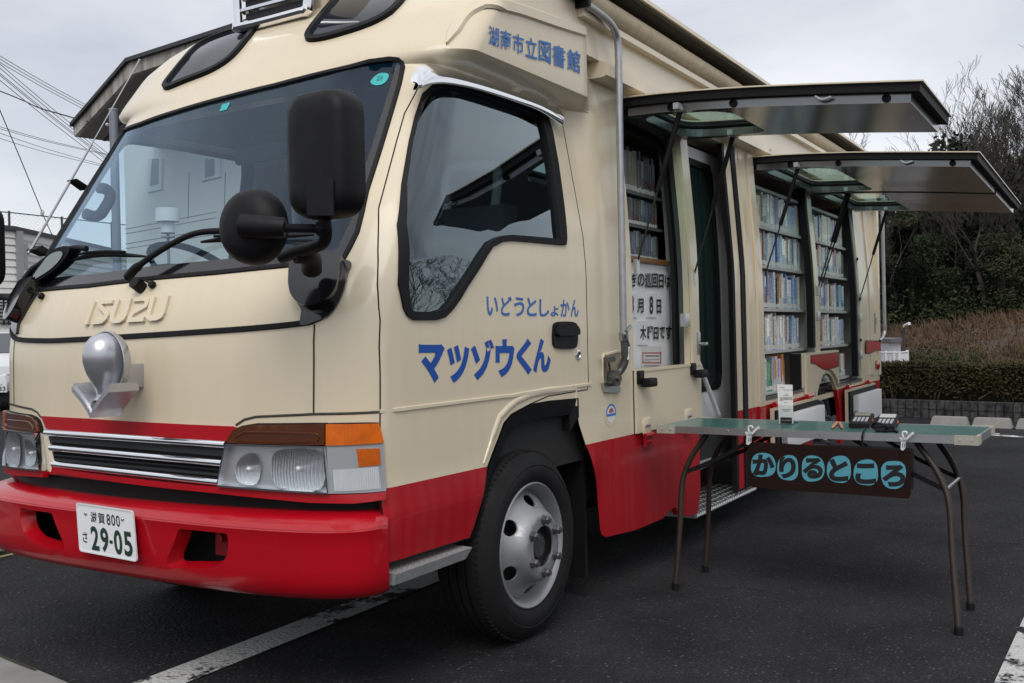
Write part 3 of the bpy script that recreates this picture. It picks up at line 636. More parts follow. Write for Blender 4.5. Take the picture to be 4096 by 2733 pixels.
# ---- forehead windows and chrome vent box
fwn = rounded([(1238, 156), (1243, 128), (1290, 66), (1345, 2), (1420, -80), (1520, -150), (1610, -180), (1668, -150), (1660, -80), (1610, 0), (1560, 54), (1480, 98), (1360, 138), (1280, 157)], 3)
fwf = rounded(c1((1122, 588), (1122, 562), (1185, 480), (1250, 400), (1320, 325), (1400, 275), (1540, 222), (1660, 188), (1706, 192), (1690, 232), (1600, 345), (1540, 405), (1480, 446), (1400, 488), (1250, 545), (1160, 582)), 3)
for q in (fwn, fwf):
    q = hits(q); cx_ = sum(p[0] for p in q) / len(q); cz_ = sum(p[1] for p in q) / len(q)
    w_ = patch('roof_window', q, mat('dark roof glass', (.012, .014, .022), .06, spec=.35), VAN, off=.001, thick=.004, res=.05)
    ribbon('window_seal', dens(q, .03), RUBBER, w_, .032, off=.0, thick=.016, closed=True)
VX = .93
vb = [at_x(*p, VX) for p in c1((1612, 120), (1650, 178), (2095, 10))]
y0, y1, z0 = vb[2].y, vb[1].y + .025, 2.492
fair = MB()
fair.hexa([(1.02, y0 + .02, 2.47), (1.45, y0 + .02, 2.66), (1.45, y1 - .02, 2.66), (1.02, y1 - .02, 2.47), (VX + .01, y0 + .01, 2.85), (1.5, y0 + .01, 2.85), (1.5, y1 - .01, 2.85), (VX + .01, y1 - .01, 2.85)])
fair.hexa([(.90, y0 + .03, 2.43), (1.1, y0 + .03, 2.5), (1.1, y1 - .03, 2.5), (.90, y1 - .03, 2.43), (VX + .012, y0 + .012, 2.50), (1.2, y0 + .012, 2.52), (1.2, y1 - .012, 2.52), (VX + .012, y1 - .012, 2.50)])
recalc(fair.build('vent_fairing', CREAM, VAN))
vent = MB(); vent.box((VX - .003, y0 + .03, z0 + .02), (VX + .005, y1 - .03, 2.84)); vent = vent.build('roof_vent', DARK, VAN)
b = MB(); pts = [(VX - .02, y, z) for y, z in [(y0 + .03, z0), (y1 - .03, z0), (y1, z0 + .03), (y1, 2.81), (y1 - .03, 2.84), (y0 + .03, 2.84), (y0, 2.81), (y0, z0 + .03), (y0 + .03, z0)]]
b.tube(smoothpath(pts, 4), .022, 10); b.build('vent_frame', CHROME, vent)
for i in range(1, 6):
    b = MB(); zz = z0 + .01 + i * .055; b.hexa([(VX - .022, y0 + .02, zz), (VX - .004, y0 + .02, zz - .01), (VX - .004, y1 - .02, zz - .01), (VX - .022, y1 - .02, zz), (VX - .022, y0 + .02, zz + .012), (VX - .004, y0 + .02, zz + .004), (VX - .004, y1 - .02, zz + .004), (VX - .022, y1 - .02, zz + .012)]); b.build('vent_slat', CHROME, vent)
# ---- silver ornament: smooth dome on an open book, on a bracket (plain generic form)
EX = lambda px, py, x=0.0: at_x(px, py, x)
oc = EX(424, 1462, .02); OS = .66; dz = (EX(410, 1270).z - EX(410, 1640).z)
b = MB(); b.box((.06, oc.y - .05, oc.z - .10), (.16, oc.y + .04, oc.z + .02), bev=.006)
orn = b.build('nose_ornament', SILVER, VAN)
b = MB(); b.lathe([(.0, .012), (.06, .016), (.115, .03), (.138, .052), (.142, .05), (.14, .035), (.125, .008), (.0, -.004)], (.045, oc.y, oc.z + .03), (-1, 0, 0), 48)
for v in b.v: v.z = oc.z + .03 + (v.z - oc.z - .03) * 1.12
b.build('ornament_disc', SILVER, orn)
prof = [(0, .158), (.03, .155), (.062, .138), (.088, .105), (.10, .06), (.098, .015), (.085, -.035), (.066, -.08), (.05, -.115), (.042, -.14), (.045, -.155), (.056, -.17), (0, -.172)]
b = MB(); b.lathe(prof, (.0, oc.y, oc.z + .02), (0, 0, 1), 48, ref=(0, 1, 0))
for v in b.v: v.x = .0 + v.x * .9 - .01
b.build('ornament_dome', SILVER, orn, 50)
b = MB()   # open book, pages curving down to the spine
def bookprof(k): return [(s * (.006 + .137 * u), -.245 + .125 * (u ** .75) - k) for s, rng in ((1, [1 - i / 8 for i in range(9)]), (-1, [i / 8 for i in range(9)])) for u in rng]
for k0, k1, x0, x1 in ((0, .028, -.085, .06), (-.014, .0, -.075, .052)):
    t_, u_ = bookprof(k0), bookprof(k1); n = len(t_)
    P = [Vector((x, oc.y + y, oc.z + .04 + z)) for x in (x0, x1) for y, z in t_] + [Vector((x, oc.y + y, oc.z + .04 + z)) for x in (x0, x1) for y, z in u_]
    b.add(P, [(i, i + 1, n + i + 1, n + i) for i in range(n - 1)] + [(2 * n + i, 3 * n + i, 3 * n + i + 1, 2 * n + i + 1) for i in range(n - 1)] + [(i, 2 * n + i, 2 * n + i + 1, i + 1) for i in range(n - 1)] + [(n + i, n + i + 1, 3 * n + i + 1, 3 * n + i) for i in range(n - 1)] + [(0, n, 3 * n, 2 * n), (n - 1, 3 * n - 1, 4 * n - 1, 2 * n - 1)])
recalc(b.build('ornament_book', SILVER, orn, 30))
for o in [q for q in bpy.data.objects if q.name.startswith(('ornament_', 'nose_ornament'))]:
    for v in o.data.vertices: v.co = Vector((.125 + (v.co.x - .125) * .8, oc.y + (v.co.y - oc.y) * OS, oc.z - .012 + (v.co.z - oc.z) * OS * 1.02))
# ---- mirrors
def rr_loop(cy_, cz_, hw, hh, r, n=6):
    return [(cy_ + sy * (hw - r) + r * cos(a), cz_ + sz * (hh - r) + r * sin(a)) for sy, sz, a0 in ((1, 1, 0), (-1, 1, pi / 2), (-1, -1, pi), (1, -1, 3 * pi / 2)) for a in [a0 + pi / 2 * k / n for k in range(n + 1)]]
def mirror_shell(x, l, r_, t, bt, name, par):
    cy_ = (l.y + r_.y) / 2; cz_ = (t.z + bt.z) / 2; hw = abs(l.y - r_.y) / 2; hh = (t.z - bt.z) / 2; b = MB(); L_ = []
    for xx, k in ((x + .062, .98), (x + .04, 1), (x + .012, .99), (x - .012, .955), (x - .028, .88), (x - .037, .72), (x - .041, .45), (x - .042, .1)):
        L_.append([Vector((xx, y, z)) for y, z in rr_loop(cy_, cz_, hw * k, hh * (1 - (1 - k) * .62), .068 * k)])
    n = len(L_[0]); b.add([q for l_ in L_ for q in l_], [(i * n + j, i * n + (j + 1) % n, (i + 1) * n + (j + 1) % n, (i + 1) * n + j) for i in range(len(L_) - 1) for j in range(n)] + [tuple((len(L_) - 1) * n + j for j in range(n)), tuple(j for j in reversed(range(n)))])
    return recalc(b.build(name, BLACKP, par, 60))
MX = .03
m1 = mirror_shell(MX, at_x(1163, 620, MX), at_x(1405, 620, MX), at_x(1312, 354, MX), at_x(1312, 870, MX), 'wing_mirror', VAN)
b = MB(); cv = [at_x(*p, MX - .0425) for p in ((1228, 862), (1222, 722), (1232, 712), (1322, 712), (1332, 722), (1330, 862))]; b.prism([CAM + (p - CAM) * .9985 for p in cv], (.006, 0, 0)); recalc(b.build('mirror_cover', BLACKP, m1, 0))
pm = at_x(1284, 615, MX); b = MB(); b.box((MX + .063, pm.y - .075, pm.z - .15), (MX + .066, pm.y + .075, pm.z + .15)); b.build('mirror_glass', mat('mirror silver', (.9, .9, .9), .02, 1), m1)
rx = -.05; c_ = at_x(1004, 908, rx); rad = (at_x(1004, 766, rx).z - at_x(1004, 1055, rx).z) / 2 * 1.07
b = MB(); b.lathe([(0, .05), (rad * .5, .046), (rad * .78, .034), (rad * .94, .014), (rad, -.01), (rad * .99, -.03), (rad * .93, -.034), (0, -.034)], c_, Vector((-1, -.12, 0)), 44)
m2 = b.build('round_mirror', BLACKP, VAN, 50)
b = MB(); b.tube([at_x(975, 905, rx - .045), at_x(1060, 908, rx - .03), at_x(1140, 912, rx)], [.036, .034, .028], 14)
b.tube([at_x(1130, 913, rx), at_x(1200, 914, .0), at_x(1275, 915, .05)], .013, 10); b.build('mirror_rod', BLACKP, m2, 50)
b = MB(); b.tube(smoothpath([at_x(1298, 850, MX + .03), at_x(1298, 890, .05), at_x(1304, 930, .06), at_x(1292, 970, .07), at_x(1245, 992, .08), at_x(1180, 1010, .09), at_x(1128, 1030, .1)], 5), .019, 12)
b.tube(smoothpath([at_x(1180, 1012, .09), at_x(1220, 1015, .12), at_x(1243, 1040, .17), at_x(1247, 1080, .2)], 4), .032, 12)
b.tube([at_x(1275, 915, .05), at_x(1304, 915, .055)], .022, 12); b.build('mirror_arm', BLACKP, m1, 50)
# far mirror: only its edge reaches the frame
fx_ = at_y(30, 990, 2.02).x
m3 = mirror_shell(fx_, at_x(-300, 990, fx_), at_x(-32, 990, fx_), at_x(-140, 838, fx_), at_x(-140, 1150, fx_), 'wing_mirror', VAN)
b = MB(); b.tube(smoothpath([at_x(-60, 1100, fx_), at_x(-60, 1185, fx_ + .02), at_x(10, 1188, fx_ + .05), at_x(60, 1190, .30)], 4), .016, 10); b.build('mirror_arm', BLACKP, m3, 50)
# small oval under-view mirror on the far corner
b = MB(); pts = [at_x(*p, .27) for p in c4((180, 395), (215, 335), (262, 270), (320, 195), (380, 155), (440, 142), (464, 158), (455, 195), (410, 255), (340, 318), (260, 370), (205, 400))]
pts = smoothpath(pts, 3, True); b.prism(pts, (.05, 0, 0)); um = recalc(b.build('under_mirror', BLACKP, VAN, 50))
c_ = sum(pts, Vector()) / len(pts); b = MB(); b.prism([c_ + (p - c_) * .72 + Vector((-.004, 0, 0)) for p in pts], (.003, 0, 0)); recalc(b.build('mirror_face', mat('mirror dull', (.30, .33, .33), .05, 1), um))
# ---- wipers
def onskin(pts, off): return [BODY.off(*hit(*p), o) for p, o in zip(pts, off)]
def wiper(arm, blade, piv):
    b = MB(); q = onskin(arm, [.03, .045, .05, .045, .04, .035][:len(arm)]); b.tube(smoothpath(q, 5), [.016] * 6 + [.011] * (5 * (len(q) - 1) + 1 - 6), 8)
    p = hit(*piv); b.cyl(BODY.off(*p, -.01), BODY.off(*p, .04), .022, 16)
    w = b.build('wiper', BLACKP, VAN, 50)
    B = smoothpath(onskin(blade, [.016] * len(blade)), 8); b = MB()
    b.tube(B, [.004 + .006 * min(1, 4 * min(i, len(B) - 1 - i) / len(B)) for i in range(len(B))], 6)
    mid = B[len(B) // 5:-len(B) // 5]; b.tube([p + Vector((-.012, 0, .012)) for p in mid], .005, 6)
    b.build('wiper_blade', RUBBER, w, 50)
    b = MB(); p2 = hit(piv[0] + 48, piv[1] - 8); b.lathe([(0, .02), (.012, .018), (.014, .008), (.009, 0)], BODY.off(*p2, .0), BODY.N(*p2), 16)
    b.tube(smoothpath([BODY.off(*p, .02), BODY.off(*hit(piv[0] + 24, piv[1] - 16), .03), BODY.off(*p2, .014)], 4), .004, 6); b.build('washer_nozzle', BLACKP, w)
wiper(c4((898, 388), (985, 330), (1160, 215), (1320, 122), (1440, 88), (1600, 80)), c4((1370, 132), (1560, 112), (1800, 98), (2120, 84)), c4((955, 425))[0])
wiper(c4((158, 445), (300, 335), (438, 245), (560, 196), (640, 198)), c4((492, 255), (640, 222), (800, 216), (1000, 228)), c4((212, 500))[0])
# rod aerial on the far pillar
def aer(px, py): return at_y(px, py, 1.97)
b = MB(); b.tube([aer(112, 1015), aer(130, 988), aer(367, 577)], [.006, .006, .005], 8); b.tube([aer(367, 577), aer(557, 241)], .0028, 8); b.sphere(aer(557, 241), .006, 8)
ae = b.build('aerial', STEEL, VAN)
b = MB(); b.hexa([aer(*p) + Vector((0, d, 0)) for d in (-.03, .02) for p in ((277, 722), (290, 717), (338, 748), (332, 762))]); recalc(b.build('aerial_clip', BLACKP, ae)); b = MB(); b.hexa([aer(*p) + Vector((0, d, 0)) for d in (-.05, .02) for p in ((114, 1000), (140, 985), (180, 1010), (170, 1026))]); recalc(b.build('aerial_base', BLACKP, ae))
# ---- cab inside
CAB = mat('cab trim grey', (.045, .048, .052), .75, var=.15); CABD = mat('cab trim dark', (.016, .017, .019), .8)
b = MB(); b.box((.34, .06, .86), (1.9, 1.90, .90)); b.prism([(1.82, .03, .9), (1.82, 1.93, .9), (1.82, 1.93, 1.5), (1.82, 1.74, 2.4), (1.82, .22, 2.4), (1.82, .03, 1.5)], (.03, 0, 0)); b.build('cab_floor', CABD, VAN)
b = MB(); b.hexa([(.36, .09, .9), (.55, .05, .9), (.55, 1.91, .9), (.36, 1.87, .9), (.42, .13, 1.36), (.80, .06, 1.30), (.80, 1.90, 1.30), (.42, 1.83, 1.36)]); b.hexa([(.62, 1.2, 1.30), (.8, 1.2, 1.3), (.8, 1.7, 1.3), (.62, 1.7, 1.30), (.66, 1.25, 1.42), (.76, 1.25, 1.38), (.76, 1.65, 1.38), (.66, 1.65, 1.42)]); b.build('dashboard', CAB, VAN)
b = MB(); b.lathe([(.205, -.016), (.221, 0), (.205, .016), (.189, 0), (.205, -.016)], (.86, 1.42, 1.47), Vector((.55, 0, .83)), 40); b.tube([(.80, 1.42, 1.3), (.86, 1.42, 1.46)], .035, 10); b.box((.85, 1.23, 1.455), (.87, 1.61, 1.475)); b.build('steering_wheel', CABD, VAN, 50)
b = MB(); b.hexa([(.82, .26, 2.10), (1.82, .20, 2.13), (1.82, 1.76, 2.13), (.82, 1.70, 2.10), (.86, .26, 2.13), (1.82, .20, 2.16), (1.82, 1.76, 2.16), (.86, 1.70, 2.13)]); b.build('headliner', CAB, VAN)
SEAT = mat('seat fabric', (.07, .075, .085), .9, var=.2, vscale=20)
for y in (.50, 1.42):
    b = MB(); b.box((.98, y - .25, 1.0), (1.5, y + .25, 1.16), bev=.04); sx_ = b.build('seat', SEAT, VAN, 50)
    b = MB(); b.hexa([(1.42, y - .25, 1.12), (1.56, y - .25, 1.12), (1.56, y + .25, 1.12), (1.42, y + .25, 1.12), (1.56, y - .21, 1.74), (1.68, y - .21, 1.74), (1.68, y + .21, 1.74), (1.56, y + .21, 1.74)]); b.build('backrest', SEAT, sx_)
    b = MB(); b.tube(smoothpath([(1.62, y - .13, 1.74), (1.63, y - .14, 1.88), (1.63, y - .10, 1.93), (1.63, y + .10, 1.93), (1.63, y + .14, 1.88), (1.62, y + .13, 1.74)], 4), .022, 8); b.build('headrest', mat('headrest grey', (.4, .42, .43), .7), sx_, 50)
b = MB(); b.tube(smoothpath([at_y(250 + x * .3617, 600 + y * .3617, 1.80) for x, y in ((400, 420), (480, 435), (525, 490), (515, 560), (470, 640), (420, 710), (350, 735), (250, 705))], 4), .024, 10); b.build('grab_handle', mat('handle grey', (.06, .065, .075), .7), VAN, 50)
b = MB(); b.box((.83, .88, 1.90), (.86, 1.14, 1.97), bev=.012); b.tube([(.82, 1.01, 1.97), (.78, 1.01, 2.1)], .008, 8); b.build('inside_mirror', CABD, VAN)
# ---- wheels
TYRE = mat('tyre rubber', (.013, .013, .0138), .72, var=.35, vscale=9, bump=.1, bscale=120, spec=.2)
TREAD = TYRE
WC = at_y(2122, 2179, -.012); WR = WC.z
HUB = mat('hub grease grey', (.06, .06, .062), .5, .4); NUT = mat('nut grey', (.13, .13, .135), .42, .7)
def make_wheel(c, front=True):
    c = Vector(c); R = WR; r0 = .236; ax = Vector((0, -1, 0)); U, V = Vector((1, 0, 0)), Vector((0, 0, 1))
    b = MB(); b.lathe([(.05, -.05), (.21, -.06), (.225, -.19), (.05, -.2)], c, ax, 40); w = b.build('wheel', HUB, VAN, 40)
    pr = [(r0 - .012, -.03), (r0 - .004, -.006), (r0 + .012, .012), (R - .10, .022), (R - .062, .024), (R - .06, .0225), (R - .055, .024), (R - .03, .012), (R - .012, -.006), (R - .003, -.022), (R, -.03)]
    for g_ in (-.062, -.10, -.138): pr += [(R, g_ + .005), (R - .011, g_ + .004), (R - .011, g_ - .004), (R, g_ - .005)]
    pr += [(R, -.17), (R - .012, -.192), (R - .04, -.206), (R - .09, -.21), (r0, -.19)]
    b = MB(); b.lathe(pr, c, ax, 120)
    for i in range(90):      # shoulder sipes
        a = 2 * pi * i / 90; d = U * cos(a) + V * sin(a); t = U * -sin(a) + V * cos(a)
        o = c + d * (R - .004); b.hexa([o + t * -.004 + ax * -.012 - d * .008, o + t * .004 + ax * -.012 - d * .008, o + t * .004 + ax * -.045 - d * .004, o + t * -.004 + ax * -.045 - d * .004, o + t * -.004 + ax * -.010 + d * .0015, o + t * .004 + ax * -.010 + d * .0015, o + t * .004 + ax * -.045 + d * .0055, o + t * -.004 + ax * -.045 + d * .0055])
    b.build('tyre', TYRE, w, 40)
    b = MB(); b.lathe([(.19, -.06), (.206, -.05), (.214, -.02), (.219, -.004), (.226, .008), (.236, .014), (.241, .010), (.238, 0), (.228, -.02)], c, ax, 80)
    sg = 1 if front else -1
    def hh(r): return lerp_tab([(.075, .058), (.118, .058), (.126, .055), (.134, .045), (.15, .018), (.19, -.022), (.212, -.045)], r) * sg - (0 if front else .06)
    ring = [(.213 * cos(2 * pi * i / 72), .213 * sin(2 * pi * i / 72)) for i in range(72)]
    hub = [(.078 * cos(2 * pi * i / 40), .078 * sin(2 * pi * i / 40)) for i in range(40)]
    hol = []
    for k in range(6):
        a = radians(88 + 60 * k); hol.append([(.169 * cos(a) + .021 * cos(q) * cos(a) - .032 * sin(q) * sin(a), .169 * sin(a) + .021 * cos(q) * sin(a) + .032 * sin(q) * cos(a)) for q in [2 * pi * i / 24 for i in range(24)]])
    vs, fs = cdt(ring, [hub] + hol, .012)
    v, f = slab(vs, fs, lambda p: c + U * p[0] + V * p[1] + ax * hh(hypot(*p)), lambda p: c + U * p[0] + V * p[1] + ax * (hh(hypot(*p)) - .008))
    b.add(v, f); r = b.build('rim', mat('rim silver', (.34, .345, .355), .42, .55, var=.12, vscale=8), w, 40); recalc(r)
    b = MB(); b.lathe([(.10, .02), (.078, .02), (.076, .012), (.052, .012), (.05, .03), (.044, .038), (0, .04)], c, ax, 36); b.build('hub', HUB, w, 40)
    for k in range(6):
        a = radians(28 + 60 * k); o = c + U * .1 * cos(a) + V * .1 * sin(a); b = MB()
        b.lathe([(.021, .056 * sg), (.021, .060), (.0165, .062), (.0165, .078), (.013, .082), (.010, .082), (.010, .089), (.0, .089)], o, ax, 6); b.build('wheel_nut', NUT, w, 25)
    return w
make_wheel(WC)
make_wheel((WC.x, 2 * YM - .20, WC.z))
make_wheel((5.88, .06, WR), False)
b = MB(); b.box((1.79, .05, .10), (1.81, .36, .62)); b.build('mud_flap', RUBBER, VAN)
UND = mat('underbody', (.012, .012, .012), .85)
b = MB(); b.box((.35, .42, .45), (7.7, 1.5, .62)); b.box((1.9, .10, .42), (7.8, 1.86, .60)); b.box((.30, .3, .40), (.6, 1.6, .6)); b.box((.27, .10, .385), (.30, 1.86, .63)); b.cyl((WC.x, .25, .36), (WC.x, 1.7, .36), .05); b.cyl((5.88, .2, .36), (5.88, 1.7, .36), .08); b.box((.82, .05, .62), (1.8, .06, .9)); b.box((.75, .36, .40), (1.85, .38, .95)); b.box((2.3, .3, .30), (2.9, .7, .6)); b.build('chassis', UND, VAN, 0)  # frame and axles, plus a thin dark backing added to darken the bumper openings
b = MB(); b.box((.80, .36, .86), (1.85, 1.9, .875)); b.build('inner_wing', UND, VAN, 0)
# ================================================================ box body of the van
JAMB = mat('jamb grey', (.30, .325, .33), .45, var=.1); SHELF = mat('shelf enamel', (.47, .46, .44), .4, var=.08)
GASK = RUBBER
def arc(cx_, cz_, r, a0, a1, n=14): return [(cx_ + r * cos(a0 + (a1 - a0) * i / n), cz_ + r * sin(a0 + (a1 - a0) * i / n)) for i in range(n + 1)]
wa = [(6.34, .2), (6.335, .45)] + arc(5.90, .37, .44, radians(15), radians(165), 16) + [(5.465, .45), (5.46, .2)]
side = [(2.22, .236), (2.55, .233), (2.66, .262), (2.72, .262), (2.76, .215), (2.905, .184), (3.03, .178), (3.082, .30), (3.082, 2.30), (4.0, 2.30), (4.0, .33), (4.3, .30)] + wa[::-1] + [(7.80, .31), (7.92, .40), (7.99, .55), (8.0, .7), (8.0, 2.32), (2.22, 2.32)]
hole1 = [(2.235, .985), (2.962, .985), (2.962, 2.285), (2.235, 2.285)]
hb1 = [(4.255, .728), (5.24, .728), (5.24, .985), (5.62, .985), (5.60, 2.285), (4.255, 2.285)]
hb2 = [(5.74, .985), (6.255, .985), (6.255, .702), (7.19, .702), (7.17, 2.285), (5.72, 2.285)]
GXX = [2.3 + .25 * i for i in range(23)]; GZZ = [.3, .5, .7, .9, 1.1, 1.3, 1.46, 1.5, 1.54, 1.58, 1.62, 1.7, 1.8, 1.9, 2.0, 2.1, 2.2]
patch('box_side', side, PAINT, VAN, holes=[hole1, hb1, hb2], off=-.03, thick=.03, res=.12, fx=True, gx=GXX, gz=GZZ)
# raised double corner columns (pressed channels) that catch the light
def xpatch(name, x0, x1, z0, z1, m, off, th, par=VAN, n=14):
    return patch(name, [(x0, z0 + (z1 - z0) * i / n) for i in range(n, -1, -1)] + [(x1, z0 + (z1 - z0) * i / n) for i in range(n + 1)], m, par, off=off, thick=th, res=.5, fx=True, gx=[], gz=[])
xpatch('window_pillar', 2.975, 3.078, .99, 2.30, CREAM, .001, .014)
xpatch('entrance_pillar', 4.135, 4.245, .20, 2.30, PAINT, .001, .016)
xpatch('rear_channel', 7.56, 7.74, .72, 2.30, CREAM, .0, .012)
b = MB(); b.prism([(7.78, .012, .70), (8.01, -.012, .70), (8.01, -.012, 2.30), (7.78, .06, 2.30), (7.78, .02, 1.6)], (0, .03, 0)); b.box((7.9, -.014, .70), (8.01, .06, 2.31)); recalc(b.build('rear_corner', CREAM, VAN, 0))
# entrance: recessed jamb strips, folded door leaf with dark glass
b = MB()
def jam(xa, xb, y, m): b_ = MB(); b_.prism([(xa, ys_body(z, 3) + y, z) for z in (.20, .8, 1.5, 1.6, 2.24, 2.31)] + [(xb, ys_body(z, 3) + y, z) for z in (2.31, 2.24, 1.6, 1.5, .8, .2)], (0, .03, 0)); return recalc(b_.build('door_post', m, VAN, 0))
jam(3.94, 4.06, .004, PAINT); jam(3.86, 3.935, -.002, GASK); jam(3.745, 3.855, .006, PAINT); jam(3.70, 3.74, .0, GASK)
DGL = mat('dark green glass', (.012, .03, .028), .05, coat=.6)
dp = lambda x, z, k=0: Vector((x, .13 + ys_body(z, 3) * .8 + k, z))
e0 = [at_y(*p, .14) for p in c6((800, 1290), (884, 1290))]
X0, X1 = 3.06, e0[1].x
gl = [at_y(*p, .14) for p in c6((805, 1070), (790, 1100), (750, 1123), (690, 1120))]
zb = gl[3].z; xr = gl[0].x
b = MB(); gpo = [(3.12, zb), (xr - .09, zb), (xr - .03, zb + .02), (xr, zb + .09), (xr, 2.13), (xr - .04, 2.19), (3.12, 2.19)]
vs, fs = cdt([(3.06, .36), (X1, .36), (X1, 2.26), (3.06, 2.26)], [gpo], .15); v, f = slab(vs, fs, lambda p: dp(*p), lambda p: dp(p[0], p[1], .03)); b.add(v, f)
ed = recalc(b.build('entrance_door', WHITEP, VAN, 0))
b = MB(); vs, fs = cdt(gpo, [], .15); v, f = slab(vs, fs, lambda p: dp(p[0], p[1], .012), None); b.add(v, f); b.build('door_glass', DGL, ed, 0)
gi = [(3.13, zb + .03), (xr - .10, zb + .03), (xr - .05, zb + .05), (xr - .03, zb + .1), (xr - .03, 2.10), (xr - .06, 2.15), (3.13, 2.15)]
b = MB(); vs, fs = cdt(gpo, [gi], .15); v, f = slab(vs, fs, lambda p: dp(p[0], p[1], -.006), lambda p: dp(p[0], p[1], .01)); b.add(v, f); recalc(b.build('glass_seal', GASK, ed, 0))
b = MB(); b.box((X1 - .14, .115, .36), (X1 + .01, .135, .40)); b.build('hinge', STEEL, ed)
b = MB(); b.tube([at_y(*c6((640, 870))[0], .07), at_y(*c6((795, 1275))[0], .07)], .014, 10); b.build('grab_rail', WHITEP, VAN)
PANB = mat('entrance lining', (.30, .31, .31), .6); b = MB(); b.box((3.2, .5, .35), (4.0, .53, 2.3)); b.box((3.98, .14, .35), (4.0, .5, 2.3)); b.build('entrance_lining', mat('entrance dark', (.05, .055, .055), .7), VAN, 0)
# chequer plate step
s0, s1, s2_, s3 = at_z(*c9((285, 540))[0], .178), at_z(*c9((645, 368))[0], .178), at_z(*c9((520, 352))[0], .30), at_z(*c9((300, 350))[0], .30)
b = MB(); b.box((3.0, .0, .155), (4.06, .44, .180)); st_ = b.build('entrance_step', ALU, VAN)
b = MB()
for i in range(22):
    for j in range(8):
        x = 3.03 + i * .047; y = .02 + j * .052; s = 1 if (i + j) % 2 else -1
        b.add([(x - .021, y - .006 * s - .018, .1805), (x + .003, y - .009, .1805), (x + .021, y + .006 * s + .018, .1805), (x - .003, y + .009, .1805), (x, y, .1855)], [(0, 1, 4), (1, 2, 4), (2, 3, 4), (3, 0, 4)])
for i in range(34):
    x = 3.02 + i * .031; b.add([(x, -.0012, .158), (x + .012, -.0012, .158), (x + .022, -.0012, .177), (x + .012, -.0012, .177), (x + .012, -.005, .168)], [(0, 1, 4), (1, 2, 4), (2, 3, 4), (3, 0, 4)])
b.build('tread_pattern', mat('bright tread', (.70, .71, .71), .4, .3), st_, 0); b = MB(); b.box((3.0, .44, .155), (4.06, .46, .36)); b.box((3.0, .46, .33), (4.06, 1.2, .36)); b.build('step_riser', mat('step riser', (.09, .09, .09), .7), VAN, 0)
# lower hatch in front of the reading window, with latches and hinges
ld = patch('lower_hatch', [(2.226, .692), (3.084, .692), (3.092, .985), (2.226, .985)], CREAM, VAN, off=.003, thick=.012, res=.2, fx=True)
ribbon('hatch_seal', [xz(*p) for p in dens([(2.224, .69), (3.086, .69), (3.094, .988), (2.224, .988)], .1)], GASK, ld, .008, closed=True, thick=.003)
b = MB(); b.box((2.235, -.02, .983), (3.08, .03, .996)); b.build('ledge', CREAM, ld)
for x, z in ((2.262, .945), (2.955, .955)):
    b = MB(); b.box((x - .03, -.03, z - .02), (x + .03, -.012, z + .045), bev=.006); b.box((x - .01, -.075, z - .035), (x + .085, -.028, z + .008), bev=.010); b.build('latch', BLACKP, ld, 50)
for x in (2.335, 2.885):
    b = MB(); b.box((x - .045, -.020, .683), (x + .045, -.014, .758), bev=.002); hg = b.build('hinge', CREAM, ld)
    for i in (-1, 0, 1):
        b = MB(); b.lathe([(.007, 0), (.007, .005), (.004, .007), (0, .007)], (x + .018 * i, -.020, .722), (0, -1, 0), 10); b.build('hinge_screw', STEEL, hg)
    b = MB(); b.cyl((x - .045, -.026, .676), (x + .05, -.026, .676), .011, 12); b.box((x - .045, -.024, .625), (x + .045, -.016, .672)); b.build('hinge_knuckle', RED, hg)
    for i in (-1, 0, 1):
        b = MB(); b.lathe([(.007, 0), (.007, .005), (.004, .007), (0, .007)], (x + .018 * i, -.024, .643), (0, -1, 0), 10); b.build('hinge_screw', RED, hg)
# catch on the window pillar
b = MB(); b.box((3.035, -.026, 1.045), (3.066, -.012, 1.165), bev=.004); b.cyl((3.05, -.02, 1.1), (3.05, -.06, 1.1), .009); b.sphere((3.05, -.062, 1.1), .012, 10); b.build('pillar_catch', STEEL, VAN)
# gutter, fascia, awning along the roof edge
b = MB(); b.prism([(1.935, -.012, 2.318), (1.935, -.034, 2.325), (1.935, -.034, 2.380), (1.935, -.004, 2.392), (1.935, .25, 2.392), (1.935, .25, 2.318)], (6.09, 0, 0)); recalc(b.build('rain_gutter', CREAM, VAN))
b = MB(); b.prism([(1.80, .0, 2.392), (1.80, -.0, 2.532), (1.80, .25, 2.532), (1.80, .25, 2.392)], (6.2, 0, 0)); recalc(b.build('roof_fascia', CREAM, VAN))
b = MB(); b.prism([(1.72, .02, 2.530), (1.72, -.036, 2.532), (1.72, -.036, 2.560), (1.72, .02, 2.563)], (6.3, 0, 0)); recalc(b.build('awning_rail', CREAM, VAN))
for x in [2.6 + .9 * i for i in range(7)]:
    b = MB(); b.lathe([(.009, 0), (.009, .004), (0, .005)], (x, -.034, 2.352), (0, -1, 0), 10); b.build('gutter_bolt', STEEL, VAN)
CANV = mat('canvas', (.50, .42, .30), .9, col2=(.40, .33, .23), vscale=30, bump=.25, bscale=90)
b = MB(); b.cyl((1.78, -.005, 2.618), (8.0, -.005, 2.618), .056, 28); aw = b.build('awning_roll', CANV, VAN, 50)
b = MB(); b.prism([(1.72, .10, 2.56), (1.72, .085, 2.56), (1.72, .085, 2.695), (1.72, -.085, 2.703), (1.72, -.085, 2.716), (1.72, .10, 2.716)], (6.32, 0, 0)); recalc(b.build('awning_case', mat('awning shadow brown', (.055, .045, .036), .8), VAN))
b = MB(); b.prism([(1.72, .3, 2.718), (1.72, -.10, 2.718), (1.72, -.10, 2.738), (1.72, .3, 2.752)], (6.32, 0, 0)); recalc(b.build('awning_cover', CREAM, VAN))
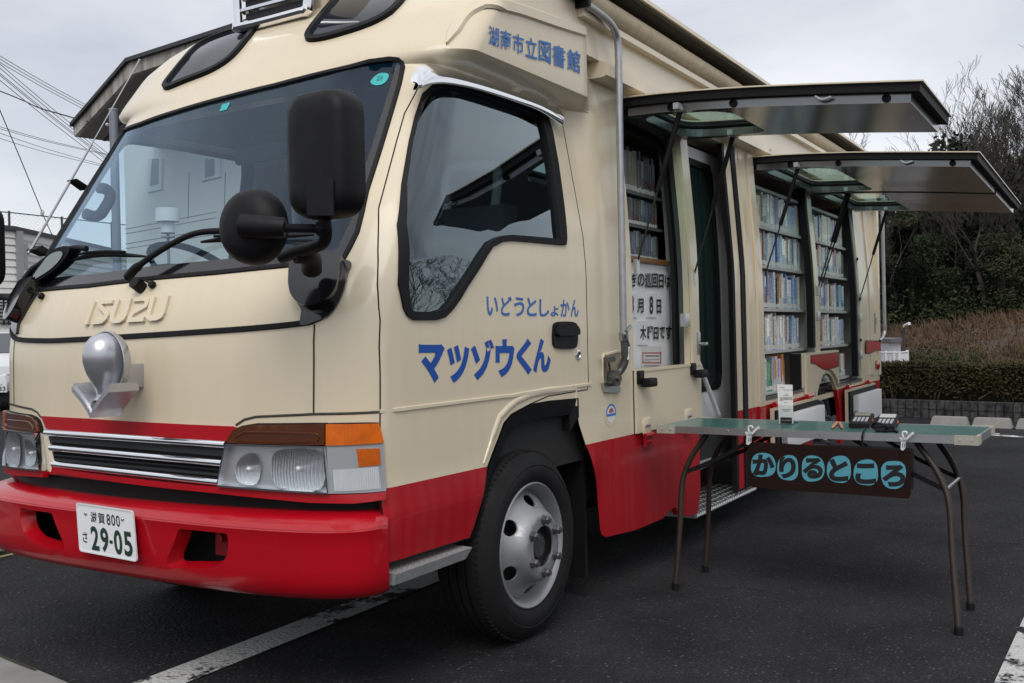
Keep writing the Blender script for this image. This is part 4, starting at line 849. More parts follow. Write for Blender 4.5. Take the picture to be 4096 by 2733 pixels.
b = MB(); b.box((1.70, -.07, 2.565), (1.722, .09, 2.712)); b.box((1.55, -.03, 2.60), (1.70, .03, 2.64)); b.cyl((1.60, -.035, 2.62), (1.69, -.035, 2.62), .03, 16); aw2 = b.build('awning_bracket', BLACKP, VAN)
b = MB(); b.tube([(1.44, -.03, 2.66), (1.50, -.03, 2.665), (1.66, -.03, 2.66)], [.012, .034, .03], 14); b.build('awning_motor', STEEL, aw2, 50)
def pole(px, par=None):
    q = [at_y(*p, y) for p, y in px]; b = MB(); b.tube(smoothpath(q, 6), .0165, 14); return b
POLE = mat('pole aluminium', (.46, .47, .49), .42, .85, var=.2, vscale=22)
pl_ = pole([((2345, 18), -.05), ((2395, 52), -.055), ((2440, 92), -.06), ((2464, 135), -.06), ((2473, 200), -.06), ((2477, 420), -.06), ((2484, 800), -.06), ((2492, 1240), -.06), ((2494, 1340), -.06)]).build('awning_arm', POLE, VAN, 50)
b = MB(); b.tube([at_y(*p, -.06) for p in ((2493, 1330), (2496, 1360))], .022, 14); b.build('arm_collar', STEEL, pl_)
b = MB(); b.tube(smoothpath([at_y(*p, y) for p, y in (((2496, 1350), -.06), ((2500, 1420), -.06), ((2497, 1455), -.055), ((2475, 1490), -.035), ((2440, 1515), -.02))], 5), .0175, 12); b.build('arm_elbow', mat('dark cast', (.10, .10, .10), .45, .6), pl_, 50)
b = MB(); b.tube([at_y(*p, -.075) for p in ((2498, 1335), (2516, 1385), (2512, 1440))], .007, 8); b.tube([at_y(*p, -.08) for p in ((2505, 1325), (2522, 1305))], .008, 8); b.build('arm_lever', STEEL, pl_)
rp = rounded([(S(*p).x, p[1]) for p in hits(c5((1866, 885), (1880, 872), (1930, 858), (1978, 852), (1984, 900), (1986, 1085), (1930, 1078), (1868, 1062)))], 3)
rc_ = patch('arm_recess', rp, mat('shaded recess cream', (.36, .29, .20), .6), VAN, off=.0005, thick=.001, fx=True)  # flat patch; the shade of the recess is put into its darker cream
ribbon('recess_rim', [xz(*p) for p in dens(rp, .03)], CREAM, rc_, .012, off=.0, thick=.007, closed=True)
b = MB(); q = [at_y(*p, -.02) for p in c5((1868, 890), (1920, 880), (1925, 915), (1870, 925))]; b.prism(q, (0, -.02, 0)); b.tube([at_y(*p, -.015) for p in c5((1878, 920), (1885, 1055))], .006, 8); b.tube([at_y(*p, -.015) for p in c5((1905, 918), (1918, 1000))], .005, 8)
ctr = at_y(*c5((1917, 1030))[0], -.01); b.cyl(ctr, ctr + Vector((0, -.035, 0)), .036, 22); b.cyl(ctr + Vector((0, -.035, 0)), ctr + Vector((0, -.05, 0)), .014, 12)
b.tube(smoothpath([at_y(*p, -.03) for p in c5((1995, 900), (1960, 960), (1940, 1010), (1917, 1062), (1880, 1050))], 4), .006, 8); recalc(b.build('arm_spring', mat('dark steel', (.16, .155, .145), .4, .8), rc_))
b = MB(); q = [at_y(*p, -.014) for p in c5((1870, 1062), (1984, 1080), (1984, 1128), (1885, 1124))]; b.prism(q, (0, .012, 0)); recalc(b.build('recess_plate', ALU, rc_))
# roof, walls, floor
b = MB(); b.box((1.62, .02, 2.735), (8.0, 1.94, 2.75)); b.box((2.22, 1.93, .3), (8.0, 1.96, 2.735)); b.box((7.97, .2, .3), (8.0, 1.93, 2.735)); b.box((2.22, .03, .60), (3.06, 1.93, .64)); b.box((4.0, .03, .60), (7.97, 1.93, .64)); b.box((3.06, .46, .60), (4.0, 1.93, .64)); b.box((2.2, .22, 2.30), (8.0, 1.93, 2.33)); b.build('box_shell', CREAM, VAN, 0)
b = MB(); b.box((2.225, .24, .64), (2.24, 1.9, 2.3)); b.build('cab_bulkhead', DARK, VAN, 0)
# ---- reading window: grey frame, rubber, shelves, ceiling light
fr = [(2.20, .96), (2.985, .96), (2.985, 2.10), (2.97, 2.15), (2.93, 2.19), (2.87, 2.205), (2.20, 2.225)]
wfr = patch('reading_window', [(2.19, .95), (3.06, .95), (3.06, 2.285), (2.19, 2.285)], JAMB, VAN, holes=[fr], off=-.105, thick=.012, fx=True, res=.12)
ribbon('window_seal', [xz(*p) for p in dens(fr, .06)], GASK, wfr, .062, off=-.095, thick=.02, closed=True)
b = MB(); b.add([(2.966, .0, .985), (3.045, .11, .985), (2.966, .0, 1.5), (3.045, .11, 1.5), (2.966, .055, 2.29), (3.045, .165, 2.29)], [(0, 1, 3, 2), (2, 3, 5, 4)]); recalc(b.build('window_reveal', JAMB, VAN, 0))
WB = .17      # front plane of the magazine rack
rk = MB()
for z in (1.555, 1.735, 1.905): rk.box((2.27, WB, z - .016), (3.03, WB + .26, z))
rk.box((2.26, WB + .26, .985), (3.05, WB + .28, 2.28)); rk = rk.build('magazine_rack', mat('rack grey', (.10, .105, .11), .5), VAN, 0)
b = MB(); b.box((2.27, .105, 1.528), (2.97, .135, 1.556), bev=.004); b.build('wood_rail', mat('varnished wood', (.20, .085, .02), .4, var=.3, vscale=18), VAN)
b = MB(); b.box((2.27, .30, 2.262), (2.95, .62, 2.285)); cl = b.build('ceiling_lamp', mat('ribbed diffuser', (.62, .76, .72), .4), VAN)
# ---- bookshelves
SY = .085
def bookcase(x0, x1, levels, split, back=.30):
    b = MB(); b.box((x0, SY + back, .68), (x1, SY + back + .02, 2.26)); b.box((x0 - .02, SY, .68), (x0, SY + back, 2.26)); b.box((x1, SY, .68), (x1 + .02, SY + back, 2.26)); case = b.build('bookcase', SHELF, VAN, 0)
    for z in levels:
        b = MB(); dy = max(0, ys_body(z, 3) - .03); b.box((x0, SY + dy, z - .016), (x1, SY + back, z)); b.box((x0, SY + dy - .004, z - .018), (x1, SY + dy + .002, z + .003)); b.build('shelf', SHELF, case, 0)
    for xs_, a_, c_ in split:
        b = MB(); b.box((xs_ - .008, SY + .03 + max(0, ys_body(c_, 3) - .03), a_), (xs_ + .008, SY + back, c_)); b.build('divider', SHELF, case, 0)
    return case
LV = [.735, 1.018, 1.311, 1.605, 1.872]
bookcase(4.27, 5.66, LV + [2.14], [(4.96, 1.018, 1.29), (4.96, 1.311, 1.58), (4.96, 1.605, 1.85), (4.96, 1.872, 2.11)])
bookcase(5.78, 7.22, LV + [2.14], [(6.5, 1.018, 1.29), (6.5, 1.311, 1.58), (6.5, 1.605, 1.85)])
# mullion, rubber seals, right jamb
def bar(x0, z0, x1, z1, w, y, m, name, par=VAN):
    path = [(x0 + (x1 - x0) * i / 14, z0 + (z1 - z0) * i / 14) for i in range(15)]
    b = MB(); A = [Vector((x - w / 2, ys_body(z, 3) + y, z)) for x, z in path]; B = [Vector((x + w / 2, ys_body(z, 3) + y, z)) for x, z in path]
    k = Vector((0, .05, 0)); n = 15
    b.add(A + B + [p + k for p in A] + [p + k for p in B], [(i, i + 1, n + i + 1, n + i) for i in range(14)] + [(2 * n + i, i, i + 1, 2 * n + i + 1)[::-1] for i in range(14)] + [(n + i, n + i + 1, 3 * n + i + 1, 3 * n + i) for i in range(14)])
    return recalc(b.build(name, m, par, 20))
bar(5.655, .985, 5.63, 2.27, .10, .012, JAMB, 'mullion'); bar(5.575, 1.02, 5.555, 2.24, .055, .0, GASK, 'hatch_seal')
bar(7.14, .71, 7.12, 2.27, .09, .014, JAMB, 'rear_jamb'); bar(7.06, .73, 7.04, 2.24, .05, .0, GASK, 'hatch_seal')
b = MB(); b.box((4.25, -.006, .705), (5.24, .085, .728)); b.box((6.255, -.006, .68), (7.19, .085, .702)); b.build('sill_plate', STEEL, VAN)
for x, z in ((5.66, 1.26), (7.14, 1.25), (7.14, .92), (2.90, 1.23)):
    b = MB(); b.box((x - .03, ys_body(z, 3) - .02, z - .035), (x + .03, ys_body(z, 3) + .015, z + .035), bev=.004); b.build('latch_keep', HOUS, VAN)
for z in (1.78, 1.42, 1.05):
    b = MB(); b.lathe([(.016, 0), (.014, .012), (0, .014)], (7.16, ys_body(z, 3), z), (0, -1, 0), 12); b.build('buffer', RUBBER, VAN)
# panel over the rear wheel with its red wave, side of the lower locker
gp = [(5.25, .655), (5.46, .655), (5.475, .70)] + arc(5.90, .37, .47, radians(146), radians(46), 10) + [(6.25, .68), (6.25, .984), (5.25, .984)]
gpan = patch('wheel_panel', gp, CREAM, VAN, off=.002, thick=.02, fx=True, res=.1)
def wave(x0, x1, za, zb, zt, m_, off, par, name, e=0.):
    lo = [(x0 + (x1 - x0) * i / 20, (za + (zb - za) * (.5 - .5 * cos(pi * min(1, i / 11)))) - e + .012 * max(0, i - 11) / 9) for i in range(21)]
    return patch(name, lo + [(x1, zt + e), (x0, zt + e)], m_, par, off=off, thick=.0015, fx=True, res=.08)
wave(5.35, 6.24, .912, .842, .962, INK, .0225, gpan, 'wave_edge', .006); wave(5.356, 6.236, .912, .842, .962, RED, .024, gpan, 'red_wave')
wave(7.28, 8.0, .938, .925, 1.02, INK, .001, VAN, 'wave_edge', .006) if False else None
patch('wave_edge', [(7.34, .925), (7.55, .918), (7.85, .94), (8.005, .928), (8.005, 1.03), (7.34, 1.045)], INK, VAN, off=.013, thick=.001, fx=True); patch('red_wave', [(7.34, .931), (7.55, .925), (7.85, .947), (8.005, .935), (8.005, 1.024), (7.34, 1.039)], RED, VAN, off=.0145, thick=.001, fx=True)
b = MB(); b.lathe([(.048, .0), (.046, .012), (.03, .018), (0, .02)], (7.84, -.013, .80), (0, -1, 0), 24); b.build('side_reflector', mat('red reflector', (.42, .02, .01), .2, coat=1), VAN)
b = MB(); b.box((5.17, .012, .74), (5.25, .08, .985)); lk = b.build('locker_side', JAMB, VAN, 0); b = MB(); b.box((5.155, -.002, .73), (5.175, .08, .985)); b.build('locker_seal', GASK, lk, 0)
b = MB(); b.box((5.30, .30, .2), (6.5, .33, .70)); b.box((5.3, .03, .685), (6.5, .3, .70)); b.build('rear_inner_wing', UND, VAN, 0)
# fold-down lower flaps hanging below the openings
def flap(x0, x1, zt, zb, name='lower_flap'):
    b = MB(); b.box((x0, -.052, zb), (x1, -.028, zt)); f_ = b.build(name, CREAM, VAN, 0)
    b = MB(); b.box((x0 + .015, -.068, zb + .01), (x1 - .02, -.054, zt - .015)); b.build('flap_seal', GASK, f_, 0)
    b = MB(); b.box((x0 + .11, -.12, zb + .02), (x1 - .06, -.07, zt - .05), bev=.008); b.build('flap_lining', WHITEP, f_, 40)
    b = MB(); b.box((x0 + .09, -.112, zb + .06), (x0 + .115, -.075, zb + .14)); b.build('flap_catch', HOUS, f_, 0)
    for k in (.12, .84):
        x = x0 + (x1 - x0) * k; b = MB(); b.cyl((x - .04, -.03, zt + .018), (x + .10, -.03, zt + .018), .018, 14); b.build('flap_hinge', RED, f_)
flap(4.30, 5.42, .652, .36); flap(6.40, 7.52, .645, .33)
# rear pole of the awning
b = MB(); b.tube(smoothpath([(8.02, -.03, 2.62), (8.03, -.05, 2.56), (8.03, -.05, 2.4), (8.03, -.05, 1.8), (8.03, -.05, 1.18), (8.03, -.05, 1.12), (7.98, -.04, 1.06), (7.94, -.02, 1.03)], 4), .016, 10); rp_ = b.build('awning_arm', POLE, VAN, 50)
b = MB(); b.box((7.72, -.02, 1.10), (7.77, -.012, 1.30)); b.box((7.735, -.03, 1.19), (7.755, -.012, 1.25)); b.build('rear_catch', STEEL, VAN)
# ---- raised hatches
HPROF = [(.115, 2.292), (-.10, 2.288), (-.35, 2.272), (-.62, 2.248), (-.95, 2.212), (-1.305, 2.170)]
HS = [0]
for a_, c_ in zip(HPROF, HPROF[1:]): HS.append(HS[-1] + hypot(a_[0] - c_[0], a_[1] - c_[1]))
def hp(x, s, k):
    y = lerp_tab(list(zip(HS, [p[0] for p in HPROF])), s); z = lerp_tab(list(zip(HS, [p[1] for p in HPROF])), s); return Vector((x, y + k * .1, z - k))
UNDER = mat('polished liner', (.22, .225, .225), .18, .7, var=.12, vscale=3)
SL = HS[-1]
def layer(x0, x1, s0, s1, k0, k1, m_, name, par, holes=()):
    vs, fs = cdt([(x0, s0), (x1, s0), (x1, s1), (x0, s1)], holes, .13, gx=[x0 + .3, x1 - .3], gz=[q for q in HS[1:-1]])
    v, f = slab(vs, fs, lambda p: hp(p[0], p[1], k0), lambda p: hp(p[0], p[1], k1)); return recalc(finish(name, v, f, m_, par, 0))
def hatch(x0, x1, nx=1, hw=(.13, .58)):
    hole = [(x0 + .10 + .06 * (1 - cos(a)), 0) for a in ()]
    r = .12; xa, xb, sa, sb = x0 + .10, x1 - .10, hw[0], hw[1]
    hole = [(xb - r + r * cos(a), sb - r + r * sin(a)) for a in [pi / 2 * i / 6 for i in range(7)]] + [(xa + r + r * cos(a), sb - r + r * sin(a)) for a in [pi / 2 + pi / 2 * i / 6 for i in range(7)]] + [(xa + r + r * cos(a), sa + r + r * sin(a)) for a in [pi + pi / 2 * i / 6 for i in range(7)]] + [(xb - r + r * cos(a), sa + r + r * sin(a)) for a in [3 * pi / 2 + pi / 2 * i / 6 for i in range(7)]]
    h = layer(x0, x1, 0, SL, -.002, .004, CREAM, 'raised_hatch', VAN, [hole])
    layer(x0 + .012, x1 - .012, .02, SL - .012, .0055, .042, GASK, 'hatch_seal', h, [hole])
    big = [((p[0] - (xa + xb) / 2) * 1.0 + (xa + xb) / 2, p[1]) for p in hole]
    layer(x0 + .045, x1 - .045, .10, SL - .05, .0435, .082, UNDER, 'hatch_liner', h, [big])
    layer(xa - .01, xb + .01, sa - .01, sb + .01, .024, .028, GLASS_C, 'hatch_glass', h)
    b = MB(); pts = [hp(p[0], p[1], .03) for p in hole]; b.tube(pts + [pts[0]], .012, 6); b.build('glass_seal', GASK, h, 0)
    for s in (.32, .62, 1.28):
        b = MB(); b.lathe([(.018, 0), (.018, .01), (.010, .012), (.010, .004), (0, .004)], hp(x0 + .045, s, .062), (-1, 0, 0), 14); b.build('rubber_stop', RUBBER, h)
    b = MB(); b.tube(smoothpath([hp(x0 + .02, 1.06, .055), hp(x0 + .018, 1.02, .066), hp(x0 + .022, .99, .05)], 4), .006, 8); b.build('hook', GREYP, h)
    return h
H1, H2, H3 = hatch(2.235, 3.075), hatch(4.235, 5.71), hatch(5.725, 7.25)
# gas struts
def strut(h, x, s, zb, inside=1):
    T = hp(x, s, .075); B = Vector((x, ys_body(zb, 3) - .012, zb)); M_ = T.lerp(B, .52)
    b = MB(); b.tube([T, M_], .013, 10); g = b.build('gas_strut', BLACKP, h, 50)
    b = MB(); b.tube([M_, B], .0052, 8); b.build('strut_rod', mat('strut rod', (.05, .05, .05), .4, .6), g)
    b = MB(); b.box(T + Vector((-.06, -.012, -.008)), T + Vector((.06, .014, .02))); b.cyl(T + Vector((-.02, 0, 0)), T + Vector((.02, 0, 0)), .016, 10); b.build('strut_bracket', GREYP, g)
    b = MB(); b.box(B + Vector((-.014, -.008, -.05)), B + Vector((.014, .012, .02))); b.build('strut_foot', HOUS, g)
ST = .37
strut(H1, 2.275, ST, 1.50); strut(H1, 3.02, ST, 1.47); strut(H2, 4.285, ST, 1.50); strut(H2, 5.655, ST, 1.47); strut(H3, 5.735, ST, 1.47); strut(H3, 7.17, ST, 1.45)
# ================================================================ SETTING
def at_plane(px, py, P, n): d = ray(px, py); return CAM + d * ((Vector(P) - CAM).dot(n) / d.dot(n))
ASPH = bpy.data.materials.new('asphalt'); ASPH.use_nodes = True
def _asph(m, line=False):
    n = m.node_tree.nodes; l = m.node_tree.links; p = n['Principled BSDF']; t = n.new('ShaderNodeTexCoord')
    def noise_(s, d=5, r=.6): q = n.new('ShaderNodeTexNoise'); q.inputs['Scale'].default_value = s; q.inputs['Detail'].default_value = d; q.inputs['Roughness'].default_value = r; l.new(t.outputs['Object'], q.inputs[0]); return q
    def ramp(src, *st):
        r = n.new('ShaderNodeValToRGB'); e = r.color_ramp.elements
        while len(e) < len(st): e.new(.5)
        for q, (a, c) in zip(e, st): q.position = a; q.color = (*c, 1) if len(c) == 3 else c
        l.new(src, r.inputs[0]); return r
    big = noise_(.6, 4); fine = noise_(95, 4, .75)
    st2 = noise_(2.3, 6, .65); mxb = n.new('ShaderNodeMath'); mxb.operation = 'MULTIPLY_ADD'; mxb.inputs[1].default_value = .5; l.new(st2.outputs[0], mxb.inputs[0]); hb = n.new('ShaderNodeMath'); hb.operation = 'MULTIPLY'; hb.inputs[1].default_value = .5; l.new(big.outputs[0], hb.inputs[0]); l.new(hb.outputs[0], mxb.inputs[2])
    base = ramp(mxb.outputs[0], (.36, (.0145, .0148, .0164)), (.64, (.032, .0323, .0348)))
    v = n.new('ShaderNodeTexVoronoi'); v.inputs['Scale'].default_value = 62; l.new(t.outputs['Object'], v.inputs[0])
    sp = ramp(v.outputs['Color'], (.66, (0, 0, 0)), (.88, (1, 1, 1)))     # a few pale stones
    dd = ramp(v.outputs['Distance'], (.22, (1, 1, 1)), (.40, (0, 0, 0)))
    mu = n.new('ShaderNodeMath'); mu.operation = 'MULTIPLY'; l.new(sp.outputs[0], mu.inputs[0]); l.new(dd.outputs[0], mu.inputs[1])
    md = n.new('ShaderNodeMath'); md.operation = 'MULTIPLY'; md.inputs[1].default_value = .30; l.new(mu.outputs[0], md.inputs[0])
    mx = n.new('ShaderNodeMix'); mx.data_type = 'RGBA'; l.new(md.outputs[0], mx.inputs[0]); l.new(base.outputs[0], mx.inputs[6]); mx.inputs[7].default_value = (.26, .25, .23, 1)
    fr_ = ramp(fine.outputs[0], (.36, (.5, .5, .5)), (.64, (1.5, 1.5, 1.5)))
    m2 = n.new('ShaderNodeMix'); m2.data_type = 'RGBA'; m2.blend_type = 'MULTIPLY'; m2.inputs[0].default_value = 1; l.new(mx.outputs[2], m2.inputs[6]); l.new(fr_.outputs[0], m2.inputs[7])
    out = m2.outputs[2]
    if line:
        w1 = noise_(9, 8, .75); w2 = noise_(1.6, 3)
        ad = n.new('ShaderNodeMath'); ad.operation = 'MULTIPLY_ADD'; ad.inputs[1].default_value = .55; l.new(w2.outputs[0], ad.inputs[0]); l.new(w1.outputs[0], ad.inputs[2])
        k = ramp(ad.outputs[0], (.80, (1, 1, 1)), (.86, (0, 0, 0)))
        m3 = n.new('ShaderNodeMix'); m3.data_type = 'RGBA'; l.new(k.outputs[0], m3.inputs[0]); l.new(out, m3.inputs[6]); m3.inputs[7].default_value = (.50, .50, .49, 1); out = m3.outputs[2]
    l.new(out, p.inputs['Base Color']); p.inputs['Roughness'].default_value = .85; p.inputs['Specular IOR Level'].default_value = .1
    b_ = n.new('ShaderNodeBump'); b_.inputs['Strength'].default_value = .8; b_.inputs['Distance'].default_value = .006; l.new(v.outputs['Distance'], b_.inputs['Height'])
    b2_ = n.new('ShaderNodeBump'); b2_.inputs['Strength'].default_value = .5; b2_.inputs['Distance'].default_value = .004; l.new(fine.outputs[0], b2_.inputs['Height']); l.new(b_.outputs[0], b2_.inputs['Normal']); l.new(b2_.outputs[0], p.inputs['Normal'])
_asph(ASPH); LINE = bpy.data.materials.new('worn road paint'); LINE.use_nodes = True; _asph(LINE, True)
g = MB(); g.add([(-400, -400, 0), (500, -400, 0), (500, 500, 0), (-400, 500, 0)], [(0, 1, 2, 3)]); g = g.build('ground', ASPH, None, 0); tag(g, 0, 0, kind='structure')
def gp_(*pts, z=.004): return [at_z(*p, z) for p in pts]
def gquad(name, pts, m, z=.004):
    b = MB(); b.add([Vector((p.x, p.y, z)) for p in pts], [tuple(range(len(pts)))]); o = b.build(name, m, None, 0); tag(o, 0, 0, kind='structure'); return o
a0, a1 = gp_(*c7((800, 1566), (2000, 1115))); b0, b1 = gp_(*c7((1120, 1566), (2000, 1212)))
dl = (a1 - a0); dr = (b1 - b0)
gquad('parking_line', [a0 - dl * .8, b0 - dr * .8, b1 + dr * 1.2, a1 + dl * 1.2], LINE)
r0, r1 = gp_(*c9((2088, 1568), (2271, 1165))); dd_ = (r1 - r0); nn_ = Vector((dd_.y, -dd_.x, 0)).normalized()
gquad('parking_line', [r0 - dd_ * .7, r0 - dd_ * .7 + nn_ * .15, r1 + dd_ * 6 + nn_ * .15, r1 + dd_ * 6], LINE)
cf = _c(.29321, 3850, 1300)
q = gp_(*cf((300, 1498), (590, 1496), (840, 1522), (840, 1536), (590, 1524), (420, 1512))); gquad('parking_line', q, LINE)
q = gp_(*cf((335, 1474), (505, 1480), (515, 1490), (330, 1484))); gquad('parking_line', q, LINE)
cb_ = _c(.46756, 0, 2000)
CONC = mat('weathered concrete', (.27, .265, .25), .9, col2=(.17, .165, .15), vscale=5, bump=.5, bscale=90)
q = gp_(*cb_((-900, 1080), (0, 1322), (150, 1390), (320, 1452), (620, 1580), (500, 1900), (-900, 1900))); gquad('gutter_slab', q, CONC)
q = gp_(*cb_((-20, 1312), (150, 1380), (325, 1444), (300, 1462), (140, 1402), (-20, 1334)), z=.006); gquad('moss_strip', q, mat('moss', (.035, .04, .018), 1, col2=(.02, .018, .012), vscale=60), .006)
for pts in (((770, 570), (900, 590), (1010, 588), (1120, 612), (1300, 626), (1480, 642), (1560, 660), (1700, 672)), ((1980, 700), (2120, 716), (2271, 718), (2500, 735)), ((150, 950), (420, 990), (560, 985), (700, 1010))):
    q = smoothpath(gp_(*c9(*pts)), 6); b = MB(); random.seed(len(pts)); w_ = [random.uniform(.001, .0035) for _ in q]
    for i in range(len(q) - 1):
        d = (q[i + 1] - q[i]).normalized(); k = Vector((-d.y, d.x, 0)); j0, j1 = random.uniform(-.006, .006), 0
        b.add([q[i] - k * w_[i], q[i + 1] - k * w_[i + 1], q[i + 1] + k * w_[i + 1], q[i] + k * w_[i]], [(0, 1, 2, 3)])
    o = b.build('pavement_crack', mat('crack black', (.006, .006, .006), 1), None, 0); tag(o, 0, 0, kind='structure')
# kerb at the far left
k0, k1 = gp_(*cb_((-60, 470), (420, 375)), z=0); kd = (k1 - k0).normalized(); kn = Vector((-kd.y, kd.x, 0)); kn = kn if kn.dot(FW) > 0 else -kn
b = MB(); A = k0 - kd * 3; B = k1 + kd * 5; P = lambda v, s, z: v + kn * s + Vector((0, 0, z))
b.hexa([P(A, 0, 0), P(B, 0, 0), P(B, .22, 0), P(A, .22, 0), P(A, .025, .13), P(B, .025, .13), P(B, .22, .13), P(A, .22, .13)]); kb = recalc(b.build('kerb', CONC, None, 0)); tag(kb, 0, 0, kind='structure')
b = MB(); b.add([P(A, .22, .12), P(B, .22, .12), P(B, 3.5, .12), P(A, 3.5, .12)], [(0, 1, 2, 3)]); pv = b.build('pavement', ASPH, None, 0); tag(pv, 0, 0, kind='structure')
mo = MB(); random.seed(3)
for i in range(500):
    s = random.random() * (k1 - k0).length * 1.2; p = k0 + kd * s + kn * random.uniform(-.03, .0); r = random.uniform(.004, .012); a = random.random() * 6.3
    mo.add([p + Vector((cos(a) * r, sin(a) * r, 0)), p + Vector((-cos(a) * r, -sin(a) * r, 0)), p + Vector((random.uniform(-r, r), random.uniform(-r, r), random.uniform(.005, .02)))], [(0, 1, 2)])
mo = mo.build('moss', mat('moss green', (.05, .065, .015), 1, var=.5, vscale=40), None, 0); tag(mo, 0, 0, kind='stuff')
tw = MB(); tw.tube([at_z(*p, .008) for p in cb_((-10, 492), (120, 462), (275, 432))], .006, 6); tw = tw.build('straw', mat('straw', (.38, .31, .2), .9)); tag(tw, 'long pale dry straw lying on the asphalt below the kerb', 'straw')
# ---- right: wheel stops, block wall, hedge, bank
cr_ = _c(.38261, 3480, 1150)
w0 = at_z(3560, 1668, 0); w1 = at_z(4096, 1691, 0); wd = (w1 - w0).normalized(); wn = Vector((-wd.y, wd.x, 0)); wn = wn if wn.dot(FW) > 0 else -wn
zt = at_plane(3900, 1607, w0, wn).z
BLK = bpy.data.materials.new('split block'); BLK.use_nodes = True
def _blk():
    n = BLK.node_tree.nodes; l = BLK.node_tree.links; p = n['Principled BSDF']; t = n.new('ShaderNodeTexCoord')
    z = n.new('ShaderNodeTexNoise'); z.inputs['Scale'].default_value = 9; z.inputs['Detail'].default_value = 8; z.inputs['Roughness'].default_value = .7; l.new(t.outputs['Object'], z.inputs[0])
    r = n.new('ShaderNodeValToRGB'); r.color_ramp.elements[0].position = .38; r.color_ramp.elements[0].color = (.014, .014, .015, 1); r.color_ramp.elements[1].position = .72; r.color_ramp.elements[1].color = (.105, .105, .106, 1)
    l.new(z.outputs[0], r.inputs[0]); l.new(r.outputs[0], p.inputs['Base Color']); p.inputs['Roughness'].default_value = .95
    b_ = n.new('ShaderNodeBump'); b_.inputs['Strength'].default_value = .9; b_.inputs['Distance'].default_value = .02; l.new(z.outputs[0], b_.inputs['Height']); l.new(b_.outputs[0], p.inputs['Normal'])
_blk()
b = MB(); X = lambda s, d, z: w0 + wd * s + wn * d + Vector((0, 0, z)); cw = .098; random.seed(5)
for i in range(-40, 90):
    for j in range(2):
        g_ = random.uniform(0, .012); z0, z1 = j * zt * .5 + .004, (j + 1) * zt * .5 - .004; s0_, s1_ = i * cw + .009, (i + 1) * cw - .009
        b.hexa([X(s0_, .0 + g_, z0), X(s1_, g_, z0), X(s1_, .1, z0), X(s0_, .1, z0), X(s0_ + .006, g_ + .004, z1), X(s1_ - .006, g_ + .004, z1), X(s1_, .1, z1), X(s0_, .1, z1)])
b.hexa([X(-4, .03, 0), X(8.8, .03, 0), X(8.8, .16, 0), X(-4, .16, 0), X(-4, .03, zt - .01), X(8.8, .03, zt - .01), X(8.8, .16, zt - .01), X(-4, .16, zt - .01)])
bw = recalc(b.build('block_wall', BLK, None, 0)); tag(bw, 'low dark retaining wall of split blocks under the clipped hedge', 'wall')
# wheel stops
WST = mat('pale cast concrete', (.30, .295, .28), .85, var=.18, vscale=12, bump=.3, bscale=120)
t0_, t1_ = cr_((1055, 1470), (1478, 1486)); s0_ = at_z(*t0_, 0); s1_ = at_z(*t1_, 0); sdv = (s1_ - s0_); sl_ = sdv.length; sdv.normalize(); sn = Vector((-sdv.y, sdv.x, 0)); sn = sn if sn.dot(FW) > 0 else -sn
proto = None
for i, lab in ((0, 'concrete wheel stop directly behind the right end of the folding table'), (-1, 'concrete wheel stop left of the table end, in front of the block wall'), (1, 'concrete wheel stop cut off by the right edge of the photo'), (-2, None), (2, None)):
    if lab is None: continue
    if proto is None:
        b = MB(); Q = lambda s, d, z: Vector((s, d, z)); h_ = .115
        b.hexa([Q(0, 0, 0), Q(sl_, 0, 0), Q(sl_, .15, 0), Q(0, .15, 0), Q(.03, .035, h_), Q(sl_ - .03, .035, h_), Q(sl_ - .03, .125, h_), Q(.03, .125, h_)])
        bm = bmesh.new(); me_ = recalc(b.build('wheel_stop', WST, None, 0)); bm.from_mesh(me_.data); bmesh.ops.bevel(bm, geom=bm.edges[:], offset=.008, segments=2, affect='EDGES'); bm.to_mesh(me_.data); bm.free(); proto = o = me_
    else: o = proto.copy(); COL.objects.link(o)
    o.location = s0_ + sdv * (i * (sl_ + .035)); o.rotation_euler = (0, 0, atan2(sdv.y, sdv.x)); tag(o, lab, 'wheel stop', 'wheel stops along the block wall')
# hedge: dense small leaves over stems
def leafmat(name, a, c, e=None):
    m = mat(name, a, .75, col2=c, vscale=2.2, spec=.2); return m
HED = leafmat('hedge leaf', (.058, .048, .015), (.018, .019, .008))
htop = at_plane(3900, 1453, X(0, .45, 0), wn).z
random.seed(11); b = MB(); hl = 5.2
for i in range(16000):
    s = random.uniform(-1.2, hl); f_ = random.random()
    if f_ < .62: d = .22 + abs(random.gauss(0, .05)); z = zt + .02 + (htop - zt) * random.random() ** .8
    else: d = random.uniform(.22, .95); z = htop + random.gauss(-.015, .018)
    if z < zt + .09 and random.random() < .6: continue
    d += .05 * noise.noise(Vector((s * 2.2, z * 3, 0))); z += .025 * noise.noise(Vector((s * 1.7, d * 3, 4))) if z > htop - .06 else 0
    r = random.uniform(.010, .020); p = X(s, d, z); u = Vector((random.gauss(0, 1), random.gauss(0, 1), random.gauss(0, 1))).normalized(); v = u.orthogonal().normalized()
    b.add([p + u * r * 1.5, p + v * r * .7, p - u * r * 1.5, p - v * r * .7], [(0, 1, 2, 3)])
hg = empty('hedge', X(2, .5, zt), 'long clipped brown green hedge growing behind the low block wall', 'hedge')
b.build('foliage', HED, hg, 0)
b = MB()
b.hexa([X(-1.2, .40, zt - .05), X(hl, .40, zt - .05), X(hl, .85, zt - .05), X(-1.2, .85, zt - .05), X(-1.2, .30, htop - .04), X(hl, .30, htop - .04), X(hl, .88, htop - .04), X(-1.2, .88, htop - .04)]); b.build('dark_core', mat('hedge inside', (.012, .013, .006), 1), hg, 0)  # solid near-black box standing in for the shade among the leaves
b = MB()
